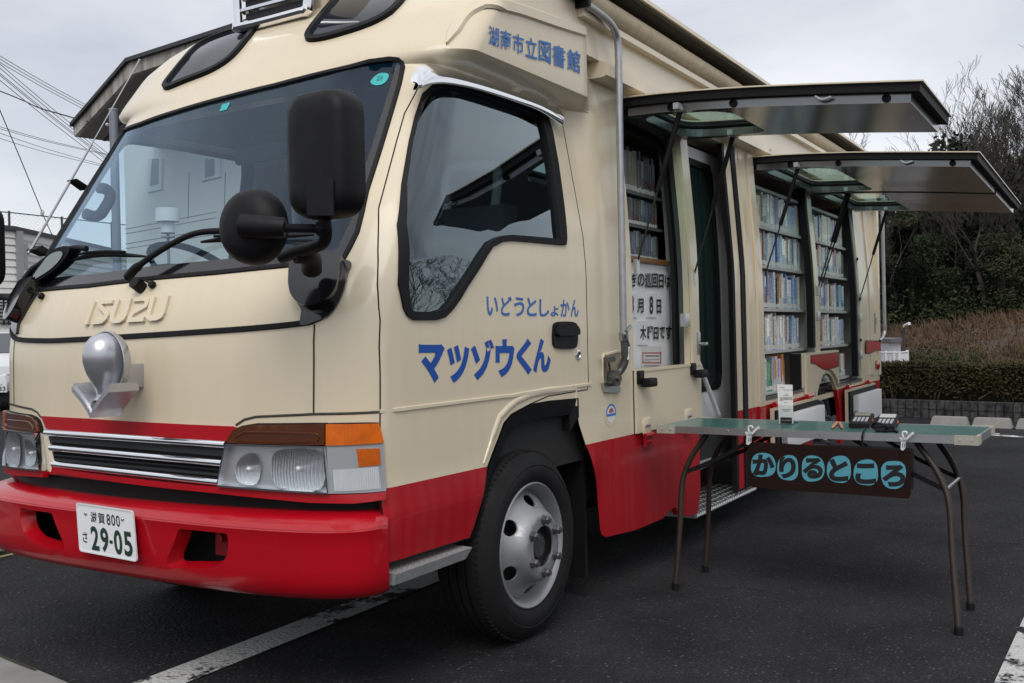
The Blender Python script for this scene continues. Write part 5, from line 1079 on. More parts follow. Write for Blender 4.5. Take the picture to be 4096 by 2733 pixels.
for i in range(70):
    s = random.uniform(-1.2, hl); d = random.uniform(.3, .6); p = X(s, d, 0); 
    for k in range(3): b.tube([p, p + Vector((random.gauss(0, .08), random.gauss(0, .08), .25)), p + Vector((random.gauss(0, .16), random.gauss(0, .16), .5))], [.012, .007, .004], 5)
b.build('stem', mat('hedge stem', (.06, .045, .03), .9), hg, 0)
# planted bed and bank behind
HC = CAM.xy
def polar(px, dist, z=0.): # ground point under a photo column, dist metres ahead
    d = ray(px, 1366); d = Vector((d.x, d.y, 0)); d = d / d.dot(Vector((FW.x, FW.y, 0)).normalized()); return Vector((CAM.x + d.x * dist, CAM.y + d.y * dist, z))
def hillz(u, dist):   # u: px column, along-view distance
    z = lerp_tab([(13.6, .15), (17, .12), (20, .2), (25, .62), (29, .98), (36, 1.35), (60, 3), (95, 4)], dist)
    z += min(1, max(0, (dist - 18) / 6)) * (.25 * noise.noise(Vector((u * .004, dist * .2, 0))) + .0011 * (u - 3700) * min(1, (dist - 18) / 10) * .55)
    return z
us = list(range(2700, 6300, 60)); ds = [13.6, 15, 17, 18.5] + [19.5 + .8 * i for i in range(26)] + [42, 46, 52, 60, 75, 95]
v = [polar(u, d, hillz(u, d)) for u in us for d in ds]; n_ = len(ds)
DRY = mat('dry bank soil', (.06, .036, .02), 1, col2=(.028, .02, .012), vscale=1.4, bump=.6, bscale=14)
hill = finish('hillside', v, [(i * n_ + j, i * n_ + j + 1, (i + 1) * n_ + j + 1, (i + 1) * n_ + j) for i in range(len(us) - 1) for j in range(n_ - 1)], DRY, None, 60); recalc(hill); tag(hill, 0, 0, kind='structure')
b = MB(); random.seed(21)
DRYG = mat('dry grass', (.115, .068, .034), .9, col2=(.036, .021, .012), vscale=.9)
for i in range(9000):
    u = random.uniform(3400, 4400); d = 19.5 + 10.5 * random.random() ** .8
    den = noise.noise(Vector((u * .006, d * .35, 2)))
    if den < -.18 and random.random() < .75: continue
    tall = den > .18 and random.random() < .35 or (d > 27.5 and random.random() < .3); h = random.uniform(.09, .22) * (2.4 if tall else 1); p = polar(u, d, hillz(u, d)); w_ = .018 if not tall else .014
    lean = Vector((random.gauss(0, .45), random.gauss(0, .45), 1)).normalized() * h; sd_ = RT * w_
    if random.random() < .5 and not tall: lean.z *= .45
    b.add([p - sd_, p + sd_, p + lean * .6 + sd_ * .7 + Vector((0, 0, .02)), p + lean * 1.0 + Vector((random.gauss(0, .03), random.gauss(0, .03), -.05 * h)), p + lean * .6 - sd_ * .7], [(0, 1, 2, 4), (4, 2, 3)])
gr = b.build('dry_grass', DRYG, None, 0); tag(gr, 0, 0, kind='stuff')
b = MB()
for i in range(9000):
    cu = random.choice([3560, 3700, 3760, 3830, 3900, 3655]) + random.gauss(0, 26); far_ = i > 2600; cu = random.uniform(3380, 4300) if far_ else cu; d = 30 + random.random() * 3 if far_ else 20 + abs(random.gauss(0, .8)); p = polar(cu, d, hillz(cu, d) + abs(random.gauss(0, .45 if far_ else .18))); r = random.uniform(.02, .045) * (2 if far_ else 1)
    x = Vector((random.gauss(0, 1), random.gauss(0, 1), random.gauss(0, 1))).normalized(); y = x.orthogonal().normalized(); b.add([p + x * r, p + y * r * .6, p - x * r, p - y * r * .6], [(0, 1, 2, 3)])
uc = b.build('undergrowth', leafmat('weed leaf', (.035, .045, .014), (.012, .016, .007)), None, 0); tag(uc, 0, 0, kind='stuff')
# ---- trees
BARK = mat('bark', (.050, .042, .036), .95, var=.4, vscale=3, bump=.4, bscale=20)
EVG = leafmat('evergreen leaf', (.030, .046, .018), (.008, .013, .007)); EVG2 = leafmat('olive leaf', (.055, .058, .026), (.014, .018, .009)); EVD = leafmat('dark pine', (.020, .028, .015), (.006, .009, .005))
def bare_mesh(seed, H=8., spread=.46, lv=7, r0=.12, kids=(2, 3)):
    rnd = random.Random(seed); b = MB()
    def grow(p, d, L_, r, k):
        n = 3; pts = [p]; rs = [r]
        for i in range(n):
            d = (d + Vector((rnd.gauss(0, .13), rnd.gauss(0, .13), rnd.gauss(.06, .07)))).normalized(); pts.append(pts[-1] + d * L_ / n); rs.append(max(.006, r * (1 - .38 * (i + 1) / n)))
        b.tube(pts, rs, 5 if k > 3 else 3, cap=False)
        if k == 0: return
        for j in range(rnd.randint(*kids) + (1 if k < 3 else 0)):
            a = rnd.random() * 6.28; t = rnd.choice([1, 1, 2, 3]) if j else 3; x = d.orthogonal().normalized(); y = d.cross(x); sp_ = spread * rnd.uniform(.6, 1.35)
            grow(pts[t], (d + (x * cos(a) + y * sin(a)) * sp_ + Vector((0, 0, .12))).normalized(), L_ * rnd.uniform(.62, .84), rs[t] * rnd.uniform(.55, .75), k - 1)
    grow(Vector((0, 0, -.3)), Vector((0, 0, 1)), H * .30, r0, lv); return b
def crown_mesh(seed, R, Hc, n, leaf, z0, clumps=26):
    rnd = random.Random(seed); b = MB(); cl = []
    for i in range(clumps):
        t = rnd.random(); a = rnd.random() * 6.28; rr = R * (1 - .75 * abs(t - .4)) * rnd.uniform(.35, 1); cl.append((Vector((rr * cos(a), rr * sin(a), z0 + Hc * t)), R * rnd.uniform(.2, .42)))
    for i in range(n):
        c, r = rnd.choice(cl); u = Vector((rnd.gauss(0, 1), rnd.gauss(0, 1), rnd.gauss(0, .75))).normalized(); p = c + u * r * rnd.uniform(.55, 1.05)
        x = (u + Vector((rnd.gauss(0, .7), rnd.gauss(0, .7), rnd.gauss(0, .7)))).normalized(); y = x.orthogonal().normalized(); q = leaf * rnd.uniform(.6, 1.5)
        b.add([p + x * q, p + y * q * .55, p - x * q, p - y * q * .55], [(0, 1, 2, 3)])
    return b
def tree_proto(name, kind, seed):
    r = empty(name, (0, 0, 0))
    if kind == 'bare':
        b = bare_mesh(seed); b.build('branches', BARK, r, 60)
    else:
        b = MB(); rnd = random.Random(seed); b.tube([(0, 0, -.4), (.05, 0, 1.5), (rnd.uniform(-.2, .2), .1, 3.4), (0, 0, 5.2)], [.17, .13, .09, .03], 7)
        for i in range(9):
            a = rnd.random() * 6.28; z = 1.6 + i * .38; b.tube([(0, 0, z), (.7 * cos(a), .7 * sin(a), z + .35), (1.3 * cos(a), 1.3 * sin(a), z + .5)], [.05, .03, .012], 4)
        b.build('trunk', BARK, r, 60)
        m_ = {'evergreen': EVG, 'olive': EVG2, 'pine': EVD}[kind]
        crown_mesh(seed, 2.1 if kind != 'pine' else 1.6, 5.0, 6200, .095, .35, 44).build('crown', m_, r, 0)
    return r
random.seed(31)
PR = {k: [tree_proto(nm, k, s + 40) for s in range(2)] for k, nm in (('evergreen', 'evergreen_tree'), ('olive', 'broadleaf_tree'), ('pine', 'pine_tree'))}
PR['bare'] = [tree_proto('bare_tree', 'bare', s + 70) for s in range(3)]
used = {}
def plant(kind, u, d, s, label, rot=None, grp=None, sz=1.0, zoff=0.):
    pr = PR[kind]; i = used.get(kind, 0); used[kind] = i + 1; o = pr[i] if i < len(pr) else copy_tree(pr[i % len(pr)])
    o.location = polar(u, d, hillz(u, d) + zoff); o.scale = (s, s, s * sz); o.rotation_euler = (0, 0, random.random() * 6.28 if rot is None else rot); tag(o, label, 'tree', grp or 'trees on the wooded bank'); return o
TK = {'evergreen': 'bushy dark green tree', 'olive': 'olive broadleaf tree', 'pine': 'near black pine'}
for u, d, s, k, w_ in ((3480, 34, .60, 'evergreen', 'directly beside the van rear corner'), (3560, 36, .66, 'olive', 'right of the van rear corner'), (3640, 33.5, .60, 'pine', 'above the shed'), (3700, 37, .85, 'evergreen', 'above the lamp post'), (3790, 34.5, .75, 'olive', 'under the rear hatch tip'), (3850, 39, 1.22, 'pine', 'with rounded top between the two hatches'), (3910, 33.5, .85, 'evergreen', 'front row, under the rear hatch corner'), (3990, 36, .9, 'evergreen', 'right of the rear hatch corner'), (4070, 34.5, .9, 'pine', 'at the right edge of the photo'), (4160, 36, 1.0, 'olive', 'just outside the right edge'), (3420, 38, .7, 'olive', 'mostly hidden behind the van rear'), (3590, 42, .82, 'evergreen', 'back row above the shed'), (3740, 44, .95, 'pine', 'back row behind the rear hatch'), (3960, 45, 1.0, 'olive', 'back row under the tall bare tree'), (4090, 43, 1.0, 'evergreen', 'back row at the right edge'), (3520, 31.5, .42, 'pine', 'low, beside the shed roof'), (3750, 31.5, .5, 'evergreen', 'low, at the top of the dry bank'), (4020, 31, .5, 'olive', 'low, on the dry bank at right'), (3900, 31.3, .42, 'pine', 'low, in the middle of the dry bank edge'), (3650, 31, .4, 'evergreen', 'low, behind the lamp head'), (3480, 46, .8, 'pine', 'back row beside the van rear corner'), (4240, 35, 1.0, 'evergreen', 'beyond the right edge')):
    plant(k, u, d, s, TK[k] + ' ' + w_)
for u, d, s, sz, lab in ((3850, 40, .98, 1.0, 'bare grey tree fanning out behind the rounded dark pine'), (3960, 39, 1.12, 1.0, 'tallest bare tree, between the two raised hatch ends'), (4060, 41, 1.2, 1.02, 'bare tree with upright twigs at the right edge of the photo'), (4150, 40, 1.2, 1.02, 'bare tree partly out of the frame on the right'), (3800, 31.6, .85, .9, 'pale twisted bare sapling in front of the dark woods'), (3930, 31, .85, .85, 'pale bare tree leaning over the dry bank, right of centre'), (4040, 31.8, .95, .9, 'spreading leafless tree in front of woods at right'), (3600, 31.2, .75, .9, 'slim leafless tree close to the van rear corner'), (3520, 32.5, .9, 1.0, 'leafless tree showing against the sky gap beside the van'), (3770, 42, 1.0, 1.05, 'bare tree rising behind the rear hatch, left of the round pine'), (3905, 43, 1.25, 1.05, 'fine twigged bare tree in the back row above the pine'), (4010, 44, 1.36, 1.05, 'broad bare tree in the back row near the photo edge'), (4085, 46, 1.4, 1.05, 'farthest bare tree at the right edge of the photo'), (4110, 31.5, .8, .9, 'small leafless tree above the dry bank at right edge')):
    plant('bare', u, d, s, lab, sz=sz)
# across the car park, seen only as reflections in the door glass and paint
for i, (x, y, s_) in enumerate(((17, -13, .62), (21, -15.5, .8), (25, -15, .75), (15, -18, .8), (29, -20, .9), (10, -24, .9))):
    o = copy_tree(PR['bare'][i % 3]); o.location = (x, y, 0); o.scale = (s_, s_, s_ * .8); o.rotation_euler = (0, 0, i * 1.3); tag(o, 'bare tree across the car park, reflected in the van door glass', 'tree', 'bare trees reflected in the door glass')
up_ = empty('utility_pole', (22, -16.8, 0), 'utility pole with cross arm, seen as a reflection in the door glass', 'utility pole')
b = MB(); b.tube([(22, -16.8, 0), (22, -16.8, 5.2)], [.13, .09], 10); b.build('shaft', mat('pole concrete', (.2, .2, .2), .8), up_); b = MB(); b.box((21.3, -16.75, 4.5), (22.7, -16.65, 4.6)); b.build('cross_arm', mat('pole steel', (.15, .15, .16), .5), up_)
# ---- shed, lamp post, fence
SHED = mat('shed wall', (.50, .51, .55), .7, var=.1); sh = empty('shed', polar(3560, 19.2, 0), 'small white flat roofed shed beyond the hedge', 'shed')
def shp(px, py, d): return at_d(px, py, d)
fl = lambda pts: [at_d(*p, 19) for p in pts]
cA, cB, cC = polar(3450, 20.5), polar(3557, 18.6), polar(3602, 19.4)
zt_ = at_d(3557, 1372, 18.6).z
b = MB(); b.prism([cA, cB, cC, cA + cC - cB], (0, 0, zt_)); recalc(b.build('wall', SHED, sh, 0))
b = MB(); k = (cB - (cA + cC) / 2) * .12; b.prism([p + (p - (cA + cC) / 2) * .12 + Vector((0, 0, zt_)) for p in (cA, cB, cC, cA + cC - cB)], (0, 0, .08)); recalc(b.build('roof', mat('shed roof', (.12, .12, .13), .8), sh, 0))
b = MB(); e1 = (cA - cB).normalized(); nrm_ = Vector((e1.y, -e1.x, 0)); nrm_ = nrm_ if nrm_.dot(FW) < 0 else -nrm_
b.prism([cB + e1 * .14 + nrm_ * .01, cB + e1 * .38 + nrm_ * .01, cB + e1 * .38 + nrm_ * .01 + Vector((0, 0, zt_ * .82)), cB + e1 * .14 + nrm_ * .01 + Vector((0, 0, zt_ * .82))], nrm_ * .015); recalc(b.build('door', mat('shed door', (.33, .34, .37), .6), sh, 0))
lp = empty('lamp_post', polar(3614, 18.2), 'thin dark lamp post with pale lamp head beside the white shed', 'lamp post'); lt = at_d(3614, 1310, 18.2)
b = MB(); b.cyl(polar(3614, 18.2), lt, .026, 10); b.build('post', mat('post brown', (.035, .032, .03), .7), lp); b = MB(); b.tube([lt, at_d(3618, 1303, 18.2), at_d(3637, 1295, 18.0)], [.016, .025, .03], 8); b.build('lamp_head', mat('lamp head', (.62, .63, .64), .4), lp)
fn = empty('railing', polar(3570, 17.6), 'white steel railing in front of the shed', 'railing'); FW_ = mat('white rail', (.66, .67, .68), .5)
f0, f1, f2 = polar(3500, 17.9), polar(3596, 17.4), polar(3629, 17.9); ft = at_d(3596, 1411, 17.4).z
for a_, c_ in ((f0, f1), (f1, f2)):
    b = MB(); b.cyl(a_ + Vector((0, 0, ft)), c_ + Vector((0, 0, ft)), .014, 8); b.cyl(a_ + Vector((0, 0, ft * .3)), c_ + Vector((0, 0, ft * .3)), .01, 8)
    for i in range(15): b.cyl(a_.lerp(c_, i / 14), a_.lerp(c_, i / 14) + Vector((0, 0, ft)), .007, 6)
    b.build('rail_panel', FW_, fn, 0)
for p in (f0.lerp(f1, .45), f0.lerp(f1, .8), f1, f2): b = MB(); b.cyl(p, p + Vector((0, 0, ft + .03)), .022, 8); b.build('post', FW_, fn)
# ---- left: building with deep eave seen past and through the cab
def dirv(px): d = ray(px, 1430); return Vector((d.x, d.y, 0)).normalized()
fd = dirv(-2650); P2d = 13.0; P2 = at_d(515, 250, P2d); fnm = Vector((-fd.y, fd.x, 0)); fnm = fnm if fnm.dot(FW) > 0 else -fnm
pp = lambda px, py: at_plane(px, py, P2, fnm)
E1, E2, E3 = pp(292, 508), pp(515, 250), pp(1330, -8); E1b, E2b, E3b = pp(297, 547), pp(527, 298), pp(1330, 34)
bd = empty('office_building', P2 * 1 - Vector((0, 0, P2.z)) + fnm * 4, 'pale office building with deep stained eave seen beyond and through the cab', 'building')
FASC = mat('stained fascia', (.50, .48, .44), .85, col2=(.16, .14, .12), vscale=2.4)
_n = FASC.node_tree; _m = _n.nodes.new('ShaderNodeMapping'); _m.inputs[3].default_value = (3.2, 3.2, .35); _t = [q for q in _n.nodes if q.type == 'TEX_COORD'][0]; _z = [q for q in _n.nodes if q.type == 'TEX_NOISE'][0]; _n.links.new(_t.outputs['Object'], _m.inputs[0]); _n.links.new(_m.outputs[0], _z.inputs['Vector'])
SOFF = mat('soffit board', (.20, .195, .185), .85, var=.12, vscale=3)
dp_ = fnm * 4
b = MB(); F6 = [E1, E2, E3, E3b, E2b, E1b]; b.prism(F6, fnm * .06); recalc(b.build('fascia', FASC, bd, 0))
b = MB(); up3 = Vector((0, 0, .05)); b.prism([E1 + up3, E2 + up3, E3 + up3, E3, E2, E1], dp_); b.v = [q - fnm * .05 for q in b.v]; recalc(b.build('roof', mat('roof dark', (.04, .04, .045), .7), bd, 0))
b = MB(); k = Vector((0, 0, .02)); b.add([E1b + fnm * .06, E2b + fnm * .06, E3b + fnm * .06, E3b + dp_ + k, E2b + dp_ + k, E1b + dp_ + k], [(0, 1, 4, 5), (1, 2, 3, 4)]); sof = b.build('soffit', SOFF, bd, 0)
b = MB()
for a_, c_ in ((E1b, E2b), (E2b, E3b)):
    m_ = int((c_ - a_).length / .33)
    for i in range(1, m_):
        p = a_.lerp(c_, i / m_); t_ = (c_ - a_).normalized() * .006; b.add([p - t_ + fnm * .45 - Vector((0, 0, .004)), p + t_ + fnm * .45 - Vector((0, 0, .004)), p + t_ + fnm * 3 - Vector((0, 0, .004)), p - t_ + fnm * 3 - Vector((0, 0, .004))], [(0, 1, 2, 3)])
    b.add([a_ + fnm * .42 - Vector((0, 0, .006)), c_ + fnm * .42 - Vector((0, 0, .006)), c_ + fnm * .46 - Vector((0, 0, .006)), a_ + fnm * .46 - Vector((0, 0, .006))], [(0, 1, 2, 3)])
b.build('soffit_joints', mat('joint dark', (.05, .05, .048), .9), bd, 0)
wo_ = fnm * 1.3; WP = P2 + wo_
wpp = lambda px, py: at_plane(px, py, WP, fnm)
wl = wpp(503, 900); wr = wpp(1330, 900)
WALLM = mat('rendered wall', (.74, .72, .67), .85, var=.08, vscale=.8)
b = MB(); b.prism([Vector((wl.x, wl.y, 0)), Vector((wr.x, wr.y, 0)), Vector((wr.x, wr.y, E2.z + .1)), Vector((wl.x, wl.y, E2.z + .1))], fnm * 3); recalc(b.build('wall', WALLM, bd, 0))
cw_ = _c(.3617, 250, 600)
def wallpatch(pts, m_, name, th=.03, par=bd, dep=0.): b = MB(); b.prism([wpp(*p) - fnm * dep for p in pts], -fnm * th); return recalc(b.build(name, m_, par, 0))
wt = wallpatch(cw_((958, 100), (1120, 100), (1112, 440), (955, 475)), mat('window trim', (.66, .68, .68), .7), 'window'); wallpatch(cw_((1012, 100), (1082, 100), (1080, 378), (990, 400)), mat('window dark', (.06, .075, .10), .1), 'pane', .005, wt, .031)
wt = wallpatch(cw_((1550, 100), (1760, 100), (1760, 300), (1548, 350)), MATS['window trim'], 'window'); wallpatch(cw_((1600, 100), (1700, 100), (1700, 285), (1598, 310)), MATS['window dark'], 'pane', .005, wt, .031)
for y0_, y1_ in ((875, 690), (928, 752), (1040, 873), (1092, 935)): wallpatch(cw_((690, y0_), (1700, y1_ - 5), (1700, y1_), (690, y0_ + 5)), MATS['joint dark'], 'wall_joint', .004)
for x_ in (1400, 1800): wallpatch(cw_((x_, 250), (x_ + 4, 250), (x_ + 1 - 10, 760), (x_ - 3 - 10, 760)), MATS['joint dark'], 'wall_joint', .004)
# steel mast by the building, and a white drum on a stand
pb = polar(477, 12.2); po = empty('steel_mast', pb, 'plain blue grey steel mast standing under the building eave', 'mast'); zt2 = at_d(477, 442, 12.2).z
b = MB(); b.cyl(pb, pb + Vector((0, 0, zt2)), .052, 18); b.build('shaft', mat('mast grey', (.20, .22, .26), .5, .3), po); b = MB(); b.cyl(pb + Vector((0, 0, zt2)), pb + Vector((0, 0, zt2 + .015)), .056, 18); b.build('cap', mat('mast cap', (.3, .32, .35), .5), po)
b = MB(); c_ = at_d(445, 497, 12.4)
for i in range(6): b.sphere(c_ + Vector((random.gauss(0, .03), random.gauss(0, .03), random.gauss(0, .025))), .022, 8)
b.tube([c_, pb + Vector((0, 0, c_.z))], .006, 6); b.build('insulator', mat('porcelain', (.6, .6, .58), .3), po)
# corrugated house and fence on the far left
hd_ = 27.; H0, H1_, H2_ = polar(-400, 24), polar(82, hd_), polar(700, 40)
hz = at_d(79, 926, hd_).z; hs = empty('siding_house', H1_, 'grey house with corrugated siding at the left edge behind the van', 'house')
SID = mat('corrugated siding', (.80, .79, .75), .6, var=.1, vscale=1.2)
b = MB()
for a_, c_ in ((H0, H1_), (H1_, H2_)):
    nrm2 = Vector((-(c_ - a_).y, (c_ - a_).x, 0)).normalized(); nrm2 = nrm2 if nrm2.dot(FW) < 0 else -nrm2
    m_ = int(hz / .19)
    for i in range(m_):
        z0, z1 = hz * i / m_, hz * (i + 1) / m_; P_ = [a_ + Vector((0, 0, z0)), c_ + Vector((0, 0, z0)), c_ + Vector((0, 0, z0 + (z1 - z0) * .7)), a_ + Vector((0, 0, z0 + (z1 - z0) * .7)), a_ + Vector((0, 0, z1)), c_ + Vector((0, 0, z1))]
        b.add([P_[0] + nrm2 * .05, P_[1] + nrm2 * .05, P_[2] + nrm2 * .03, P_[3] + nrm2 * .03, P_[4], P_[5]], [(0, 1, 2, 3), (3, 2, 5, 4)])
b.build('wall', SID, hs, 0)
b = MB(); b.box(H1_ + Vector((-.10, -.10, 0)), H1_ + Vector((.10, .10, hz))); b.build('corner_post', mat('corner trim', (.30, .30, .31), .6), hs, 0)
b = MB(); b.prism([H0 + Vector((0, 0, hz)), H1_ + Vector((-.15, -.15, hz)), H2_ + Vector((0, 0, hz)), H2_ + Vector((0, 6, hz)), H0 + Vector((0, 6, hz))], (0, 0, .12)); recalc(b.build('roof_edge', mat('roof edge', (.05, .05, .055), .7), hs, 0))
hw = lambda px, py: at_plane(px, py, H1_, Vector((-(H1_ - H0).y, (H1_ - H0).x, 0)).normalized())
b = MB(); ex = (H1_ - H0).normalized(); en = Vector((-ex.y, ex.x, 0)); en = en if en.dot(FW) < 0 else -en
for i in range(7): b.prism([hw(-60, 1206 + i * 14) + en * .08, hw(50, 1208 + i * 14) + en * .08, hw(50, 1213 + i * 14) + en * .08, hw(-60, 1211 + i * 14) + en * .08], en * .02)
for x_ in (-40, 2, 22, 42): b.prism([hw(x_, 1200) + en * .09, hw(x_ + 6, 1200) + en * .09, hw(x_ + 6, 1300) + en * .09, hw(x_, 1300) + en * .09], en * .02)
recalc(b.build('window_grille', INK, hs, 0))
w2p = lambda px, py: at_plane(px, py, H1_, Vector((-(H2_ - H1_).y, (H2_ - H1_).x, 0)).normalized())
b = MB(); k = -FW * .08; q = [w2p(*p) + k for p in ((104, 975), (118, 977), (118, 1075), (104, 1078))]; b.prism(q, k * 1.5); recalc(b.build('wall_box', mat('wall box', (.36, .36, .36), .6), hs, 0))
cz0 = _c(.5102, 0, 200)
fe = empty('chain_link_fence', polar(36, 33), 'green chain link fence standing above the siding house roof', 'fence'); FEN = mat('fence teal', (.02, .10, .09), .5); fdst = 33.
T0, T1, T2 = at_d(-200, 832, fdst), at_d(36, 850, fdst), at_d(640, 915, 36)
b = MB(); b.tube([T0, T1, T2], .022, 6); b.build('top_rail', FEN, fe, 0)
for p in (T0.lerp(T1, .25), T1, T1.lerp(T2, .33), T1.lerp(T2, .66)): b = MB(); b.cyl((p.x, p.y, hz - 1.0), p + Vector((0, 0, .05)), .04, 8); b.build('post', mat('fence post', (.05, .055, .06), .6), fe)
b = MB(); FH = T1.z - hz + .3
for A_, B_ in ((T0, T1), (T1, T2)):
    L_ = (B_ - A_).length; st = .14; m_ = int(L_ / st); kx = FH / L_
    for i in range(-int(FH / st), m_):
        for sg in (1, -1):
            s0_ = i * st / L_; s1_ = s0_ + kx; pa, pb2 = (s0_, 0), (s1_, FH)
            if s0_ < 0: pa = (0, -s0_ / kx * FH)
            if s1_ > 1: pb2 = (1, (1 - s0_) / kx * FH)
            if sg < 0: pa, pb2 = (pa[0], FH - pa[1]), (pb2[0], FH - pb2[1])
            b.tube([A_.lerp(B_, pa[0]) - Vector((0, 0, pa[1])), A_.lerp(B_, pb2[0]) - Vector((0, 0, pb2[1]))], .003, 3, cap=False)
b.build('wire_mesh', mat('fence wire', (.45, .47, .48), .5, .5), fe, 0)
# overhead lines
WIRE = mat('cable black', (.03, .03, .035), .6)
def wire(pts, d0, d1, r, lab, grp, sag=.0):
    q = cz0(*pts); n = len(q); P_ = [at_d(*p, d0 + (d1 - d0) * i / (n - 1)) for i, p in enumerate(q)]
    b = MB(); b.tube(smoothpath(P_, 8), r, 5); o = b.build('power_line', WIRE, None, 0); tag(o, lab, 'cable', grp)
for a_, c_ in (((-60, 12), (760, 478)), ((-60, 38), (760, 498)), ((-60, 64), (760, 520)), ((-60, 60), (860, 825)), ((-60, 92), (850, 845)), ((-60, 135), (845, 858)), ((-60, 150), (840, 868)), ((-60, 190), (820, 885))):
    m_ = ((a_[0] + c_[0]) / 2, (a_[1] + c_[1]) / 2 + 9); up_grp = c_[1] < 600
    wire((a_, m_, c_), 17, 24, .0065, 'thin cable in the upper bundle sloping down to the eave' if up_grp else 'thin cable in the steep lower bundle passing under the eave', 'overhead cables left of the van')
for a_, c_ in (((-60, 586), (860, 822)), ((-60, 602), (860, 828)), ((-60, 632), (800, 900)), ((-60, 676), (800, 912))): wire((a_, ((a_[0] + c_[0]) / 2, (a_[1] + c_[1]) / 2 + 12), c_), 20, 30, .0065, 'thin cable in the flat bundle running under the eave', 'overhead cables left of the van')
wire(((-60, 300), (60, 346), (190, 400), (310, 455), (480, 505), (620, 545), (720, 568)), 16, 13.6, .010, 'thick twisted cable crossing the thin bundles to the eave', 'overhead cables left of the van')
wire(((-60, 330), (0, 475), (175, 890), (330, 1272)), 18, 22, .010, 'stay wire dropping steeply from the upper left', 'stay wires'); wire(((330, 1280), (350, 1320), (385, 1400), (470, 1580)), 22, 22.4, .010, 'short lower length of stay wire below the insulator', 'stay wires')
b = MB(); p = at_d(*cz0((331, 1276))[0], 22); b.sphere(p, .06, 10, sc=(.8, .8, 1.2)); gi_ = b.build('stay_insulator', mat('porcelain', (.6, .6, .58), .3)); tag(gi_, 'small grey porcelain insulator on the stay wire', 'insulator')

# round white shape seen through the cab, built as a drum on a stand
dk = empty('white_drum', polar(670, 10.2), 'white drum shaped cowl on a thin stand, seen through the windscreen', 'cylinder'); WD = mat('drum white', (.72, .72, .72), .5)
dq = lambda x, y: at_d(*cw_((x, y))[0], 10.2)
b = MB(); c0, c1_ = dq(1160, 795), dq(1160, 650); b.cyl((c1_.x, c1_.y, c0.z), c1_, .118, 28); c2_ = dq(1112, 915); b.cyl((c1_.x, c1_.y, c2_.z), (c1_.x, c1_.y, c0.z + .01), .066, 24); b.build('cylinder', WD, dk)
b = MB(); b.cyl((c1_.x, c1_.y, 0), (c1_.x, c1_.y, c2_.z), .016, 10); b.cyl((c1_.x, c1_.y, c2_.z - .055), (c1_.x, c1_.y, c2_.z - .04), .07, 20); b.cyl((c1_.x, c1_.y, c2_.z - .012), (c1_.x, c1_.y, c2_.z), .07, 20); b.build('stand', mat('stand grey', (.2, .21, .22), .5), dk)
# ================================================================ OBJECTS
TZ = .735
tFL, tFR = at_z(2631, 1704, TZ), at_z(3911, 1749, TZ)
tu = (tFR - tFL); TL_ = tu.length; tu.normalize(); tv = Vector((-tu.y, tu.x, 0)); TW = .45
TAB = empty('folding_table', Vector(((tFL.x + tFR.x) / 2, (tFL.y + tFR.y) / 2, 0)) + tv * TW / 2, 'long green topped folding table with aluminium edge and brown bent legs', 'table')
def tp(s, d, z): return tFL + tu * s + tv * d + Vector((0, 0, z))       # table frame: along, across, above the top
TOPM = mat('green laminate', (.045, .14, .125), .3, var=.12, vscale=5, coat=.15)
b = MB(); b.hexa([tp(s, d, z) for z in (-.006, 0) for s, d in ((.008, .008), (TL_ - .008, .008), (TL_ - .008, TW - .008), (.008, TW - .008))]); b.build('tabletop', TOPM, TAB, 0)
b = MB()
for s0, d0, s1, d1 in ((0, 0, TL_, .010), (0, TW - .010, TL_, TW), (0, .010, .010, TW - .010), (TL_ - .010, .010, TL_, TW - .010)):
    b.hexa([tp(s, d, z) for z in (-.030, .0015) for s, d in ((s0, d0), (s1, d0), (s1, d1), (s0, d1))])
ed_ = b.build('edge_frame', ALU, TAB, 0)
for s in (.25, .55, .8): b = MB(); b.lathe([(.005, 0), (.004, .003), (0, .003)], tp(s * TL_, 0, -.014), -tv, 10); b.build('edge_screw', STEEL, ed_)
CAPM = mat('yellowed corner cap', (.42, .40, .33), .55, var=.2, vscale=30)
for s, d in ((0, 0), (TL_, 0), (TL_, TW), (0, TW)):
    ss = 1 if s == 0 else -1; sd2 = 1 if d == 0 else -1
    b = MB(); b.hexa([tp(s + a * ss, d + c * sd2, z) for z in (-.033, .004) for a, c in ((-.004, -.004), (.085, -.004), (.085, .008), (-.004, .008))]); b.hexa([tp(s + a * ss, d + c * sd2, z) for z in (-.033, .004) for a, c in ((-.004, .008), (.008, .008), (.008, .07), (-.004, .07))])
    o = recalc(b.build('corner_cap', CAPM, TAB, 0))
    for a in (.02, .065): b = MB(); b.lathe([(.006, 0), (.005, .003), (0, .003)], tp(s + a * ss, d - .004 * sd2, -.014), -tv * sd2, 10); b.build('rivet', HOUS, o)
LEG = mat('brown leg enamel', (.034, .026, .020), .4, .15, var=.2, vscale=14, spec=.3)
feet = [at_z(2703, 2359, 0), at_z(2822, 2288, 0), at_z(3835, 2540, 0), at_z(3883, 2441, 0)]
tops = [(.17, .06, 1), (.17, TW - .06, 1), (TL_ - .19, .06, -1), (TL_ - .19, TW - .06, -1)]
bends = []
